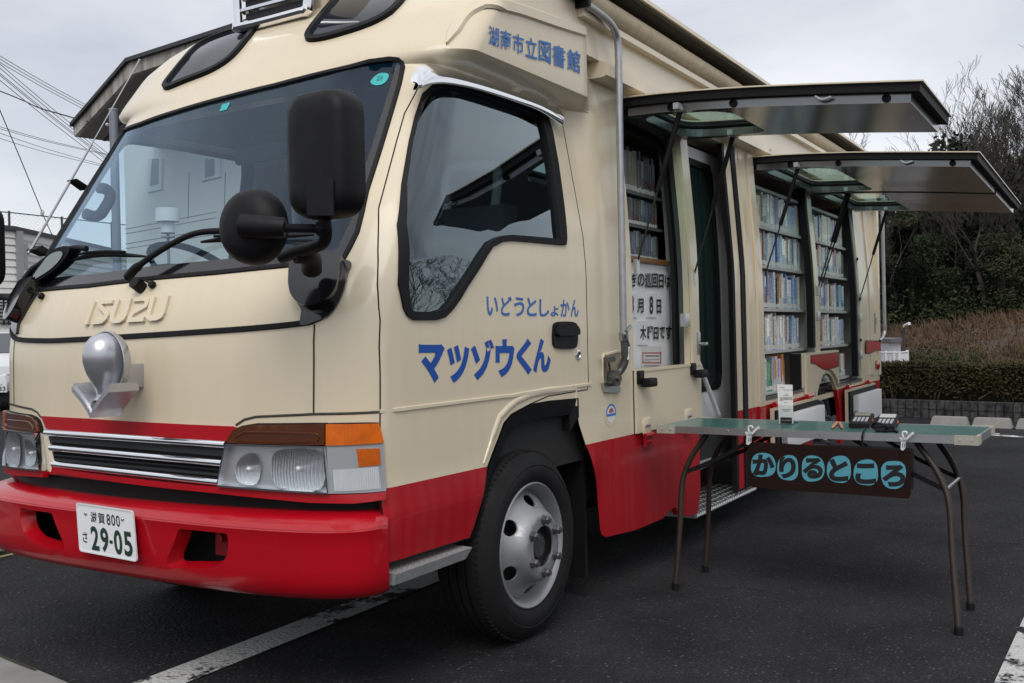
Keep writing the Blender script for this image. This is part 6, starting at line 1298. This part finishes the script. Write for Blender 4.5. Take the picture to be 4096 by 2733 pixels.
for f_, (s, d, sg) in zip(feet, tops):
    T = tp(s, d, -.03); a_ = tp(s - sg * .0, d, -.03); bend = f_.lerp(T, .66) - tu * sg * .035
    pts = [T + tu * sg * .05, T + Vector((0, 0, -.02)) + tu * sg * .038, f_.lerp(T, .86) + tu * sg * -.006, f_.lerp(T, .74) - tu * sg * .034, f_.lerp(T, .62) - tu * sg * .038, f_.lerp(T, .4) - tu * sg * .022, f_ + Vector((0, 0, .02))]
    b = MB(); b.tube(smoothpath(pts, 6), .0125, 12); lg = b.build('leg', LEG, TAB, 50); bends.append((pts[3], pts[2], sg))
    b = MB(); b.lathe([(.017, .0), (.017, .03), (.014, .034), (0, .034)], f_, (0, 0, 1), 14); b.lathe([(.0, .001), (.017, .001)], f_, (0, 0, 1), 14); b.build('foot', RUBBER, lg)
for i in (0, 2):
    b = MB(); b.tube([bends[i][0], bends[i + 1][0]], .008, 10); b.build('cross_bar', STEEL if i else LEG, TAB)
    for k in (0, 1):
        p, _, sg = bends[i + k]; d = (.06, TW - .06)[k]; q = tp((.17 + .30) if sg > 0 else TL_ - .19 - .30, d, -.032); m_ = p.lerp(q, .45) + Vector((0, 0, -.012))
        b = MB(); nrm_ = tv * .006
        for a_, c_ in ((p, m_), (m_, q)):
            w_ = Vector((0, 0, .010)); b.hexa([a_ - w_ - nrm_, c_ - w_ - nrm_, c_ - w_ + nrm_, a_ - w_ + nrm_, a_ + w_ - nrm_, c_ + w_ - nrm_, c_ + w_ + nrm_, a_ + w_ + nrm_])
        b.build('brace', BLACKP, TAB, 0)
# ---- sign boards clipped to the table edge
sp_n = tv; sP = tp(0, -.006, 0)
def sgn(px, py, k=0.): return at_plane(px, py, sP - tv * k, sp_n)
def signboard(name, poly, th, k, m): b = MB(); b.prism([sgn(*p, k) for p in poly], -tv * th); return recalc(b.build(name, m, None, 0))
BRD = mat('dark brown board', (.019, .0085, .0065), .6, var=.3, vscale=9, spec=.15)
sb = signboard('hanging_sign', dt((92, 650), (100, 643), (1545, 722), (1556, 735), (1552, 1120), (1530, 1150), (140, 1050), (96, 1012)), .008, .006, BRD); tag(sb, 'dark brown sign board with blue blobs and lettering clipped to the table edge', 'sign')
b = MB()
blobs = [((120, 745), (340, 960)), ((357, 765), (546, 990)), ((573, 768), (777, 1000)), ((803, 770), (1018, 1012)), ((1042, 804), (1260, 1035)), ((1285, 812), (1508, 1062))]
BLUE = mat('blob blue', (.085, .33, .42), .6, var=.08, vscale=20)
random.seed(2)
for (x0, y0), (x1, y1) in blobs:
    pl2 = []
    for i in range(40):
        a = 2 * pi * i / 40; c, s = cos(a), sin(a); r = 1 / (abs(c) ** 2.6 + abs(s) ** 2.6) ** (1 / 2.6); r *= 1 + .03 * sin(3 * a + x0)
        pl2.append(dt(((x0 + x1) / 2 + (x1 - x0) / 2 * r * c, (y0 + y1) / 2 + (y1 - y0) / 2 * r * s))[0])
    b.add([sgn(*p, .0146) for p in pl2], [tuple(range(40))])
b.build('sign_blob', BLUE, sb, 0)
sl_ = [('か', (132, 755, 332, 945)), ('り', (372, 775, 522, 972)), ('る', (582, 786, 764, 974)), ('と', (818, 792, 992, 998)), ('こ', (1054, 836, 1240, 1022)), ('ろ', (1294, 850, 1504, 1044))]
letter_quads('sign_lettering', [(ch, dt(*rect(*r))) for ch, r in sl_], INK, sb, bold=.052, surf=lambda x, y: sgn(x, y, .0156))
sb2 = signboard('hanging_sign', dt((700, 668), (1555, 700), (1582, 716), (1576, 1066), (1552, 1072), (700, 1020)), .006, -.03, mat('black board', (.010, .010, .010), .7)); tag(sb2, 'plain black board hanging just behind the brown lettered sign', 'sign')
CLIP = mat('white clip plastic', (.70, .70, .69), .4)
def clip(ox, oy, lab):
    c = lambda *p: dt(*[(ox + x, oy + y) for x, y in p]); r = None
    P_ = lambda pts, k: [sgn(*q, k) for q in c(*pts)]
    root = empty('spring_clip', sgn(*c((40, 60))[0], .02), lab, 'clip')
    b = MB(); b.prism(P_([(18, 70), (58, 70), (52, 150), (34, 168), (14, 160)], .018), -tv * .012); recalc(b.build('grip', CLIP, root, 0))
    for dx in (26, 42): b = MB(); b.prism(P_([(dx, 105), (dx + 7, 105), (dx + 4, 140), (dx - 3, 140)], .0305), -tv * .001); recalc(b.build('grip_slot', mat('slot blue grey', (.12, .16, .24), .6), root, 0))
    b = MB(); b.prism(P_([(0, 52), (60, 58), (112, 4), (130, 6), (128, 24), (112, 28), (66, 78), (16, 76)], .016), -tv * .010); recalc(b.build('jaw', CLIP, root, 0))
    b = MB(); b.tube(smoothpath([sgn(*q, .022) for q in c((34, 60), (24, 22), (32, 4), (58, 4), (64, 18))], 4), .004, 8); b.build('jaw_hook', CLIP, root, 50)
    b = MB(); q = c((42, 62))[0]; b.tube([sgn(*q, .010), sgn(*q, .036)], .008, 12); b.build('spring', STEEL, root)
clip(72, 502, 'white plastic spring clip holding the left end of the brown sign'); clip(1452, 552, 'white plastic spring clip holding the right end of the brown sign')
# ---- on the table: leaflet stand, pencils, two handheld terminals, strap
TT = lambda px, py, k=0.: at_z(*dt((px, py))[0], TZ + .0005 + k)
bp = TT(440, 492); bn = Vector((1, 0, 0)); bn = Vector(tv)
stand = empty('leaflet_stand', bp, 'clear upright stand holding a white leaflet with a black card, on the green table', 'leaflet stand')
bq = lambda px, py, k=0.: at_plane(*dt((px, py))[0], bp + bn * k, bn)
ACR = glassmat('clear acrylic', (.93, .95, .95), 1.2, 1.45)
b = MB(); b.prism([bq(368, 490), bq(508, 493), bq(504, 318), bq(366, 306)], bn * .003); recalc(b.build('front_pocket', ACR, stand, 0))
b = MB(); b.hexa([bq(368, 490), bq(508, 493), bq(508, 493) + bn * .09, bq(368, 490) + bn * .09] + [p + Vector((0, 0, .004)) for p in (bq(368, 490), bq(508, 493), bq(508, 493) + bn * .09, bq(368, 490) + bn * .09)]); recalc(b.build('stand_base', ACR, stand, 0))
PAPER = mat('white paper', (.72, .72, .71), .8)
b = MB(); b.prism([bq(372, 480, .005), bq(500, 482, .005), bq(492, 133, .02), bq(355, 130, .02)], bn * .002); lf = recalc(b.build('leaflet', PAPER, stand, 0))
b = MB()
random.seed(8)
for y, xs in ((160, ((366, 405),)), (182, ((366, 378), (398, 450), (462, 478))), (218, ((418, 440),)), (230, ((400, 452),)), (248, ((372, 482),)), (258, ((372, 478),)), (268, ((372, 480),)), (276, ((372, 392),)), (294, ((410, 440),)), (356, ((390, 468),)), (370, ((402, 458),))):
    for xa, xb in xs:
        x = xa
        while x < xb:
            w_ = random.uniform(3, 7); q = [bq(x, y - 2.6, .0), bq(x + w_, y - 2.6, .0), bq(x + w_, y + 2.6, .0), bq(x, y + 2.6, .0)]; kk = .004 if y > 305 else .016 - .0 * y
            b.add([p + bn * ((480 - y) / 350 * .015 + .0035) for p in q], [(0, 1, 2, 3)]); x += w_ + random.uniform(1.5, 3.5)
b.build('leaflet_print', mat('print grey', (.12, .12, .13), .8), lf, 0)
b = MB(); b.prism([bq(386, 478, -.002), bq(488, 480, -.002), bq(487, 427, -.002), bq(385, 424, -.002)], -bn * .0015); cdk = recalc(b.build('black_card', INK, stand, 0))
b = MB()
for i in range(9): b.add([bq(398 + i * 9.2, 449, -.0038), bq(404 + i * 9.2, 449.3, -.0038), bq(404 + i * 9.2, 454, -.0038), bq(398 + i * 9.2, 453.7, -.0038)], [(0, 1, 2, 3)])
b.build('card_print', mat('card print', (.35, .35, .36), .7), cdk, 0)
PEN = mat('bare wood pencil', (.50, .24, .13), .55)
for (a, c_), lab in ((((846, 518), (892, 472)), 'short wooden pencil, the one nearer the leaflet stand'), (((938, 520), (914, 474)), 'short wooden pencil, the one nearer the black terminals')):
    A, B = TT(*a, .0065), TT(*c_, .0065); b = MB(); b.tube([A, A.lerp(B, .12), B], [.002, .0065, .0065], 8); o = b.build('pencil', PEN); tag(o, lab, 'pencil')
KEY = mat('key grey', (.42, .43, .44), .5); SCR = mat('lcd silver', (.55, .56, .54), .25); ORG = mat('orange button', (.60, .13, .07), .5)
def terminal(o, ax, ln, wd, lab, scr):
    """handheld data terminal: o nearest corner, ax = length direction on the table"""
    ax = Vector(ax).normalized(); ay = Vector((ax.y, -ax.x, 0)); q = lambda s, d, z: o + ax * (s * ln) + ay * (d * wd) + Vector((0, 0, z))
    r = empty('data_terminal', o, lab, 'data terminal'); prof = [(0, .004), (0, .020), (.10, .028), (.55, .040), (.62, .046), (.98, .054), (1.0, .048), (1.0, .022), (.8, .014), (.4, .006)]
    b = MB(); n = len(prof); V = [q(s, d, z) for d in (.0, .06, .94, 1.) for s, z in [(.5 + (s - .5) * (1 if 0 < d < 1 else .97), z * (1 if 0 < d < 1 else .94)) for s, z in prof]]
    b.add(V, [(j * n + i, j * n + (i + 1) % n, (j + 1) * n + (i + 1) % n, (j + 1) * n + i) for j in range(3) for i in range(n)] + [tuple(range(n - 1, -1, -1)), tuple(range(3 * n, 4 * n))]); recalc(b.build('casing', BLACKP, r, 20))
    zt = lambda s: lerp_tab([(0, .020), (.10, .028), (.55, .040), (.62, .046), (.98, .054)], s)
    b = MB(); b.hexa([q(.66, .12, zt(.66) + .0005), q(.93, .12, zt(.93) + .0005), q(.93, .88, zt(.93) + .0005), q(.66, .88, zt(.66) + .0005), q(.67, .13, zt(.66) + .006), q(.93, .13, zt(.93) + .006), q(.93, .87, zt(.93) + .006), q(.67, .87, zt(.66) + .006)]); recalc(b.build('screen', scr, r, 0))
    for i in range(5):
        for j in range(4):
            s, d = .14 + i * .085, .14 + j * .19; b = MB(); b.hexa([q(s + a, d + c, zt(s + a) + k) for k in (.0003, .004) for a, c in ((0, 0), (.05, 0), (.05, .12), (0, .12))]); recalc(b.build('key', KEY, r, 0))
    b = MB(); b.hexa([q(s, d, z) for z in (.024, .036) for s, d in ((.52, -.03), (.66, -.03), (.66, .05), (.52, .05))]); recalc(b.build('scan_button', ORG, r, 0))
tA = TT(1090, 528); tB = TT(1290, 470)
terminal(TT(1405, 548), TT(1535, 462) - TT(1405, 548), .16, -.085, 'black handheld scanner terminal with silver screen, nearer the free end of the table', SCR)
terminal(TT(1180, 528), TT(1305, 445) - TT(1180, 528), .16, -.085, 'black handheld scanner terminal with cord, nearer the pencils', mat('lcd dull', (.22, .21, .18), .3))
b = MB(); q = [TT(1205, 520, .03), TT(1215, 488, .045), TT(1260, 478, .05), TT(1330, 500, .03), TT(1330, 530, .01), TT(1240, 540, .008), TT(1300, 548, .006), TT(1390, 545, .006), TT(1430, 556, .006)]; b.tube(smoothpath(q, 6), .005, 8)
cord = b.build('terminal_cord', RUBBER); tag(cord, 'black cord looped on the table between the two terminals', 'cord')
b = MB(); ks = [TT(1155, 520, .012), tp((TT(1140, 560) - tFL).dot(tu), -.004, .004), tp((TT(1140, 560) - tFL).dot(tu) - .004, -.008, -.03), tp((TT(1140, 560) - tFL).dot(tu) + .006, -.012, -.075), tp((TT(1140, 560) - tFL).dot(tu) - .002, -.012, -.11)]
ks = smoothpath(ks, 5); 
for p, q in zip(ks, ks[1:]): b.add([p - tu * .004, p + tu * .004, q + tu * .003, q - tu * .003], [(0, 1, 2, 3)])
stp = b.build('wrist_strap', RUBBER, None, 60); tag(stp, 'black wrist strap hanging over the front edge of the table', 'strap')
# ---- notice board inside the reading window
NY = .125
nbp = lambda px, py, k=0.: at_y(px, py, NY - k)
b = MB(); b.box((2.21, NY, .975), (3.0, NY + .012, 1.527)); nb = b.build('notice_board', mat('white board', (.72, .73, .74), .5), None, 0); tag(nb, 'white notice board with black date lettering standing in the reading window', 'notice board')
rows = [('つ', (152, 322, 200, 412)), ('ぎ', (205, 320, 250, 416)), ('の', (253, 326, 299, 414)), ('巡', (302, 322, 343, 424)), ('回', (346, 326, 389, 424)), ('日', (395, 332, 428, 426)), ('は', (437, 336, 474, 422)), ('3', (203, 474, 228, 598)), ('月', (250, 494, 294, 592)), ('8', (332, 478, 358, 600)), ('日', (380, 500, 412, 596)), ('木', (270, 676, 311, 772)), ('曜', (318, 680, 355, 776)), ('日', (361, 686, 394, 770)), ('で', (400, 684, 438, 764)), ('す', (443, 676, 482, 772))]
TILE = mat('magnetic tile', (.66, .67, .69), .45)
for x0, y0, x1, y1 in ((198, 462, 245, 622), (308, 460, 374, 622), (249, 645, 315, 806)):
    b = MB(); b.prism([nbp(*p, .0005) for p in c6(*rect(x0, y0, x1, y1))], (0, -.006, 0)); recalc(b.build('date_tile', TILE, nb, 0))
letter_quads('notice_lettering', [(ch, c6(*rect(*r))) for ch, r in rows], INK, nb, bold=.03, surf=lambda x, y: nbp(x, y, .0085 if False else .008))
b = MB(); b.prism([nbp(*p, .001) for p in c6((276, 815), (414, 812), (412, 962), (274, 966))], (0, -.001, 0)); nt_ = recalc(b.build('notice_paper', mat('notice paper', (.60, .58, .56), .7), nb, 0))
b = MB()
for r in ((285, 856, 411, 864), (285, 922, 411, 930), (285, 856, 291, 930), (405, 850, 411, 928)): b.add([nbp(*p, .0026) for p in c6(*rect(*r))], [(0, 1, 2, 3)])
b.build('red_border', mat('border red', (.45, .06, .07), .6), nt_, 0)
b = MB()
for y, x0, x1, h_ in ((880, 305, 397, 11), (903, 298, 402, 4), (914, 298, 340, 4), (946, 298, 392, 7)):
    x = x0
    while x < x1: w_ = random.uniform(3, 6); b.add([nbp(*p, .0026) for p in c6(*rect(x, y - h_ / 2, x + w_, y + h_ / 2))], [(0, 1, 2, 3)]); x += w_ + random.uniform(1, 2.5)
b.build('notice_print', MATS['print grey'], nt_, 0)
# ---- books and magazines, each one its own object
def bookmat(name, base, ink, jac=None, sc=1.):
    m = bpy.data.materials.new(name); m.use_nodes = True; MATS[name] = m; n = m.node_tree.nodes; l = m.node_tree.links; p = n['Principled BSDF']
    t = n.new('ShaderNodeTexCoord'); s = n.new('ShaderNodeSeparateXYZ'); l.new(t.outputs['Generated'], s.inputs[0]); oi = n.new('ShaderNodeObjectInfo')
    def math(op, a, b_=None):
        q = n.new('ShaderNodeMath'); q.operation = op
        for i, v in enumerate((a, b_)):
            if v is None: continue
            if isinstance(v, (int, float)): q.inputs[i].default_value = v
            else: l.new(v, q.inputs[i])
        return q.outputs[0]
    hs = n.new('ShaderNodeHueSaturation'); hs.inputs['Color'].default_value = (*base, 1)
    l.new(math('MULTIPLY_ADD', oi.outputs['Random'], .5), hs.inputs['Value']); hs.inputs['Value'].links[0].from_node.inputs[2].default_value = .80
    cb2 = n.new('ShaderNodeCombineXYZ'); l.new(math('MULTIPLY', s.outputs[0], 2.2), cb2.inputs[0]); l.new(math('ADD', math('MULTIPLY', s.outputs[2], 34 * sc), math('MULTIPLY', oi.outputs['Random'], 91)), cb2.inputs[2])
    z = n.new('ShaderNodeTexNoise'); z.inputs['Scale'].default_value = 1; z.inputs['Detail'].default_value = 2; l.new(cb2.outputs[0], z.inputs[0])
    cx_ = math('LESS_THAN', math('ABSOLUTE', math('SUBTRACT', s.outputs[0], .5)), .24); cz_ = math('MULTIPLY', math('GREATER_THAN', s.outputs[2], .36), math('LESS_THAN', s.outputs[2], .93))
    inkm = math('MULTIPLY', math('MULTIPLY', cx_, cz_), math('GREATER_THAN', z.outputs[0], .51))
    m1 = n.new('ShaderNodeMix'); m1.data_type = 'RGBA'; l.new(inkm, m1.inputs[0]); l.new(hs.outputs[0], m1.inputs[6]); m1.inputs[7].default_value = (*ink, 1); out = m1.outputs[2]
    if jac:
        bm_ = math('LESS_THAN', s.outputs[2], math('MULTIPLY_ADD', oi.outputs['Random'], .35)); bm_.node.inputs[1].links[0].from_node.inputs[2].default_value = .15
        m3 = n.new('ShaderNodeMix'); m3.data_type = 'RGBA'; l.new(math('MULTIPLY', bm_, .85), m3.inputs[0]); l.new(out, m3.inputs[6]); m3.inputs[7].default_value = (*jac, 1); out = m3.outputs[2]
    lab = math('MULTIPLY', math('GREATER_THAN', s.outputs[2], .05), math('LESS_THAN', s.outputs[2], .17)); m2 = n.new('ShaderNodeMix'); m2.data_type = 'RGBA'; l.new(lab, m2.inputs[0]); l.new(out, m2.inputs[6]); m2.inputs[7].default_value = (.60, .60, .58, 1)
    l.new(m2.outputs[2], p.inputs['Base Color']); p.inputs['Roughness'].default_value = .35; return m
BC = {'white': ((.88, .865, .83), (.06, .06, .07), (.35, .45, .6)), 'cream': ((.80, .75, .64), (.10, .06, .05), None), 'pale grey': ((.62, .63, .65), (.05, .05, .06), (.2, .22, .3)), 'pale blue': ((.40, .55, .78), (.04, .06, .16), (.6, .62, .64)), 'blue': ((.07, .16, .42), (.6, .6, .62), (.3, .4, .5)), 'pink': ((.60, .36, .42), (.25, .04, .08), (.6, .55, .5)), 'brown': ((.24, .14, .08), (.55, .5, .4), None), 'black': ((.03, .03, .035), (.6, .6, .55), (.2, .05, .05)), 'red': ((.45, .04, .06), (.65, .6, .5), (.6, .6, .6)), 'teal': ((.05, .20, .24), (.55, .6, .6), None), 'orange': ((.58, .27, .09), (.1, .05, .04), (.6, .58, .5)), 'yellow': ((.58, .48, .08), (.1, .08, .05), None), 'green': ((.10, .26, .14), (.6, .6, .5), None), 'lilac': ((.42, .38, .58), (.1, .06, .2), (.6, .6, .62))}
BMAT = {k: bookmat(k + ' book spine', *v) for k, v in BC.items()}
def bookmesh(w, h, d):
    b = MB(); r = min(.004, w * .3); b.add([(0, r, 0), (r * .5, .0005, 0), (w / 2, 0, 0), (w - r * .5, .0005, 0), (w, r, 0), (w, d, 0), (0, d, 0)] + [(0, r, h), (r * .5, .0005, h), (w / 2, 0, h), (w - r * .5, .0005, h), (w, r, h), (w, d, h), (0, d, h)], [(i, (i + 1) % 7, 7 + (i + 1) % 7, 7 + i) for i in range(7)] + [tuple(range(6, -1, -1)), tuple(range(7, 14))])
    return b
CACHE = {}
def put_book(name, w, h, d, colr, x, y, z, lean=0.):
    key = (name, round(w, 3), round(h, 3), colr)
    if key in CACHE: o = CACHE[key].copy(); COL.objects.link(o)
    else: o = bookmesh(round(w, 3), round(h, 3), d).build(name, BMAT[colr] if name == 'book' else MMAT[colr], None, 0); CACHE[key] = o
    o.location = (x, y, z); o.rotation_euler = (0, lean, 0); return o
FICT = ['white'] * 8 + ['cream'] * 4 + ['pale grey'] * 3 + ['pale blue'] * 2 + ['blue', 'pink', 'brown', 'black', 'black', 'lilac', 'teal', 'red', 'orange', 'brown']
BLUES = ['pale blue'] * 4 + ['white'] * 7 + ['blue'] * 2 + ['teal', 'cream', 'pale grey', 'lilac', 'orange', 'black', 'brown', 'blue']
KIDS = ['red', 'pink', 'white', 'white', 'yellow', 'blue', 'orange', 'pale blue', 'green', 'red', 'lilac']
KIDS2 = ['red', 'yellow', 'orange', 'green', 'blue', 'pink', 'white', 'lilac']
random.seed(19); SEEN = {}; NB = [0]
def fill(x0, x1, z, y, pal, hmin, hmax, tmin, tmax, where, depth=.15, gaps=(), top=None, kind='book'):
    row = []; x = x0
    while True:
        w = round(random.uniform(tmin, tmax), 3)
        if x + w > x1: break
        for g0, g1 in gaps:
            if g0 - w < x < g1: x = g1
        if x + w > x1: break
        run = row and random.random() < .28
        row.append((x, row[-1][1] if run else w, round((row[-1][2] if run else random.uniform(hmin, hmax)), 2), row[-1][3] if run else random.choice(pal))); x = row[-1][0] + row[-1][1] + .0008
    for i, (x, w, h, c) in enumerate(row):
        o = put_book(kind, w, h, depth, c, x, y + random.uniform(0, .008), z, 0); NB[0] += 1
        size = 'thick' if w > (tmin + tmax) / 2 + .004 else 'thin'; l_ = row[i - 1][3] if i else 'edge'; r_ = row[i + 1][3] if i < len(row) - 1 else 'edge'
        tall = 'tall' if h > (hmin + hmax) / 2 else 'short'
        lab = '%s %s %s %s between %s and %s, %s' % (size, tall, c, kind, l_, r_, where); tag(o, lab, kind, ('books, ' if kind == 'book' else 'magazines, ') + where)
yb = lambda z: SY + .012 + max(0, ys_body(z + .1, 3) - .03)
R1 = (('bottom row of front bookcase', .735, 4.29, 5.14, KIDS, .20, .25), ('fourth row of front bookcase', 1.018, 4.29, 5.56, FICT, .215, .262), ('third row of front bookcase', 1.311, 4.29, 5.60, BLUES, .22, .265), ('second row of front bookcase', 1.605, 4.29, 5.62, BLUES, .205, .245), ('top row of front bookcase', 1.872, 4.29, 5.60, FICT, .20, .245))
for wh, z, x0, x1, pal, h0, h1 in R1: fill(x0, x1, z + .001, yb(z), pal, h0, h1, .021, .046, wh, gaps=((4.95, 4.97),) if z > .8 else ())
R2 = (('bottom row of rear bookcase', .735, 6.27, 7.02, KIDS2, .18, .225), ('fourth row of rear bookcase', 1.018, 5.80, 7.03, FICT, .21, .26), ('third row of rear bookcase', 1.311, 5.80, 7.03, FICT, .205, .25), ('second row of rear bookcase', 1.605, 5.80, 7.02, FICT, .20, .242), ('top row of rear bookcase', 1.872, 5.80, 7.00, FICT, .20, .235))
for wh, z, x0, x1, pal, h0, h1 in R2: fill(x0, x1, z + .001, yb(z), pal, h0, h1, .028, .056, wh, gaps=((6.49, 6.51),) if .8 < z < 1.7 else ())
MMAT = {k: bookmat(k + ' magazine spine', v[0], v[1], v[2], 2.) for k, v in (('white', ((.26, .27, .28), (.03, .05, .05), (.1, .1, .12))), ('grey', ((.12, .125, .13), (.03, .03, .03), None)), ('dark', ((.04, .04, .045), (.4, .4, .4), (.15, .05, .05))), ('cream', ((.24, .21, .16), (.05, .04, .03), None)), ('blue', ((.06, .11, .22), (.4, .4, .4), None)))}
MPAL = ['white', 'white', 'grey', 'grey', 'dark', 'dark', 'cream', 'blue']
for wh, z, h0, h1 in (('lower rack of reading window', 1.556, .13, .155), ('middle rack of reading window', 1.736, .135, .15), ('upper rack of reading window', 1.906, .17, .24)): fill(2.33, 3.03, z, WB + .02, MPAL, h0, h1, .012, .034, wh, .12, kind='magazine')
# ---- white car cut off by the left edge
CW = at_d(0, 1430, 17.5); cb0 = polar(42, 17.5)
carx = Vector((RT.x, RT.y, 0)).normalized(); cary = Vector((FW.x, FW.y, 0)).normalized()
CAR = empty('parked_car', cb0 - carx * .85, 'white hatchback cut off by the left edge, parked behind the van', 'car')
cp = lambda u, v, z: cb0 - carx * (.85 - u) + cary * v + Vector((0, 0, z))
CARP = mat('white car paint', (.62, .63, .66), .2, coat=1)
secs = [(-.02, .18, .78, .34, .66), (.08, .16, .82, .22, .80), (.25, .15, .84, .18, .86), (.9, .15, .845, .18, .98), (1.0, .15, .845, .18, 1.02), (1.75, .15, .845, .18, 1.04), (3.3, .15, .84, .18, 1.02), (3.65, .2, .80, .25, .95)]
b = MB(); V = []; n = 14
for v, zl, hw_, z0, z1 in secs:
    for k in range(n):
        a = 2 * pi * k / n + pi / n; c, s = cos(a), sin(a); r = 1 / (abs(c) ** 5 + abs(s) ** 5) ** .2; V.append(cp(hw_ * r * c, v, (z0 + z1) / 2 + (z1 - z0) / 2 * r * s))
b.add(V, [(i * n + k, i * n + (k + 1) % n, (i + 1) * n + (k + 1) % n, (i + 1) * n + k) for i in range(len(secs) - 1) for k in range(n)] + [tuple(range(n - 1, -1, -1)), tuple(range((len(secs) - 1) * n, len(secs) * n))]); recalc(b.build('body', CARP, CAR, 40))
cabs = [(.95, .74, 1.0), (1.55, .60, 1.42), (1.9, .58, 1.49), (2.9, .58, 1.49), (3.5, .66, 1.02)]
b = MB(); V = [cp(s * w_, v, z) for v, w_, z in cabs for s in (-1, 1)]; lo2 = [cp(s * .76, v, .98) for v, w_, z in cabs for s in (-1, 1)]
b.add(V + lo2, [(2 * i, 2 * i + 1, 2 * i + 3, 2 * i + 2) for i in range(4)] + [(2 * i, 2 * i + 2, 10 + 2 * i + 2, 10 + 2 * i) for i in range(4)] + [(2 * i + 3, 2 * i + 1, 11 + 2 * i, 13 + 2 * i) for i in range(4)]); recalc(b.build('cabin', CARP, CAR, 20))
CGL = mat('car glass', (.02, .028, .034), .04, coat=1)
b = MB(); q = lambda v, w_, z: cp(w_, v, z); b.add([cp(-.70, 1.0, 1.03), cp(.70, 1.0, 1.03), cp(.57, 1.50, 1.395), cp(-.57, 1.50, 1.395)], [(0, 1, 2, 3)]); b.v = [p - cary * .02 + Vector((0, 0, .012)) for p in b.v]; b.build('windscreen', CGL, CAR, 0)
for s in (1, -1):
    b = MB(); b.add([cp(s * .765, 1.15, 1.03), cp(s * .62, 1.65, 1.40), cp(s * .60, 2.85, 1.42), cp(s * .73, 3.25, 1.04)], [(0, 1, 2, 3)]); b.v = [p + carx * s * .01 for p in b.v]; b.build('side_window', CGL, CAR, 0)
    b = MB(); b.hexa([cp(s * x, v, z) for z, dv in ((.66, 0), (.80, .04)) for x, v in ((.50, -.03 + dv), (.80, .03 + dv), (.82, .30), (.52, .30))]); recalc(b.build('headlight', mat('car headlamp', (.5, .52, .54), .1, .5, coat=1), CAR, 20))
    for v in (.72, 2.95): b = MB(); c_ = cp(s * .76, v, .30); b.lathe([(.0, .09), (.17, .085), (.20, .075), (.29, .08), (.30, .06), (.30, -.08), (.2, -.09)], c_, carx * s, 28); w = b.build('wheel', RUBBER, CAR, 40); b = MB(); b.lathe([(.0, .098), (.15, .096), (.19, .088)], c_, carx * s, 24); b.build('rim', SILVER, w)
b = MB(); b.hexa([cp(x, v, z) for z in (.52, .70) for x, v in ((-.48, -.045), (.48, -.045), (.48, .1), (-.48, .1))]); gr_ = recalc(b.build('grille', INK, CAR, 0))
for i in range(3): b = MB(); b.box((0, 0, 0), (1, 1, 1)); b.v = [cp(-.46 + .92 * p.x, -.055 + .02 * p.y, .545 + i * .055 + .012 * p.z) for p in b.v]; b.build('grille_bar', CHROME, gr_, 0)
b = MB(); b.lathe([(.055, 0), (.06, .008), (.045, .012)], cp(.62 - .62, -.06, .63), -cary, 22); b.build('badge_ring', CHROME, CAR)
b = MB(); b.box((0, 0, 0), (1, 1, 1)); b.v = [cp(.47 + .33 * p.x, -.075 + .012 * p.y, .345 + .165 * p.z) for p in b.v]; pt = b.build('license_plate', MATS['plate white'], CAR, 0)
b = MB(); flat_text(b, '33', cp(.655, -.077, .365), carx, Vector((0, 0, 1)), .125, .085, .03); flat_text(b, '01', cp(.64, -.077, .462), carx, Vector((0, 0, 1)), .07, .035, .02); b.build('plate_number', mat('plate ink dark', (.05, .07, .06), .5), pt, 0)
b = MB(); b.hexa([cp(x, v, z) for z in (.17, .36) for x, v in ((-.8, -.01), (.8, -.01), (.8, .3), (-.8, .3))]); recalc(b.build('lower_bumper', BLACKP, CAR, 0))
print('BOOKS', NB)
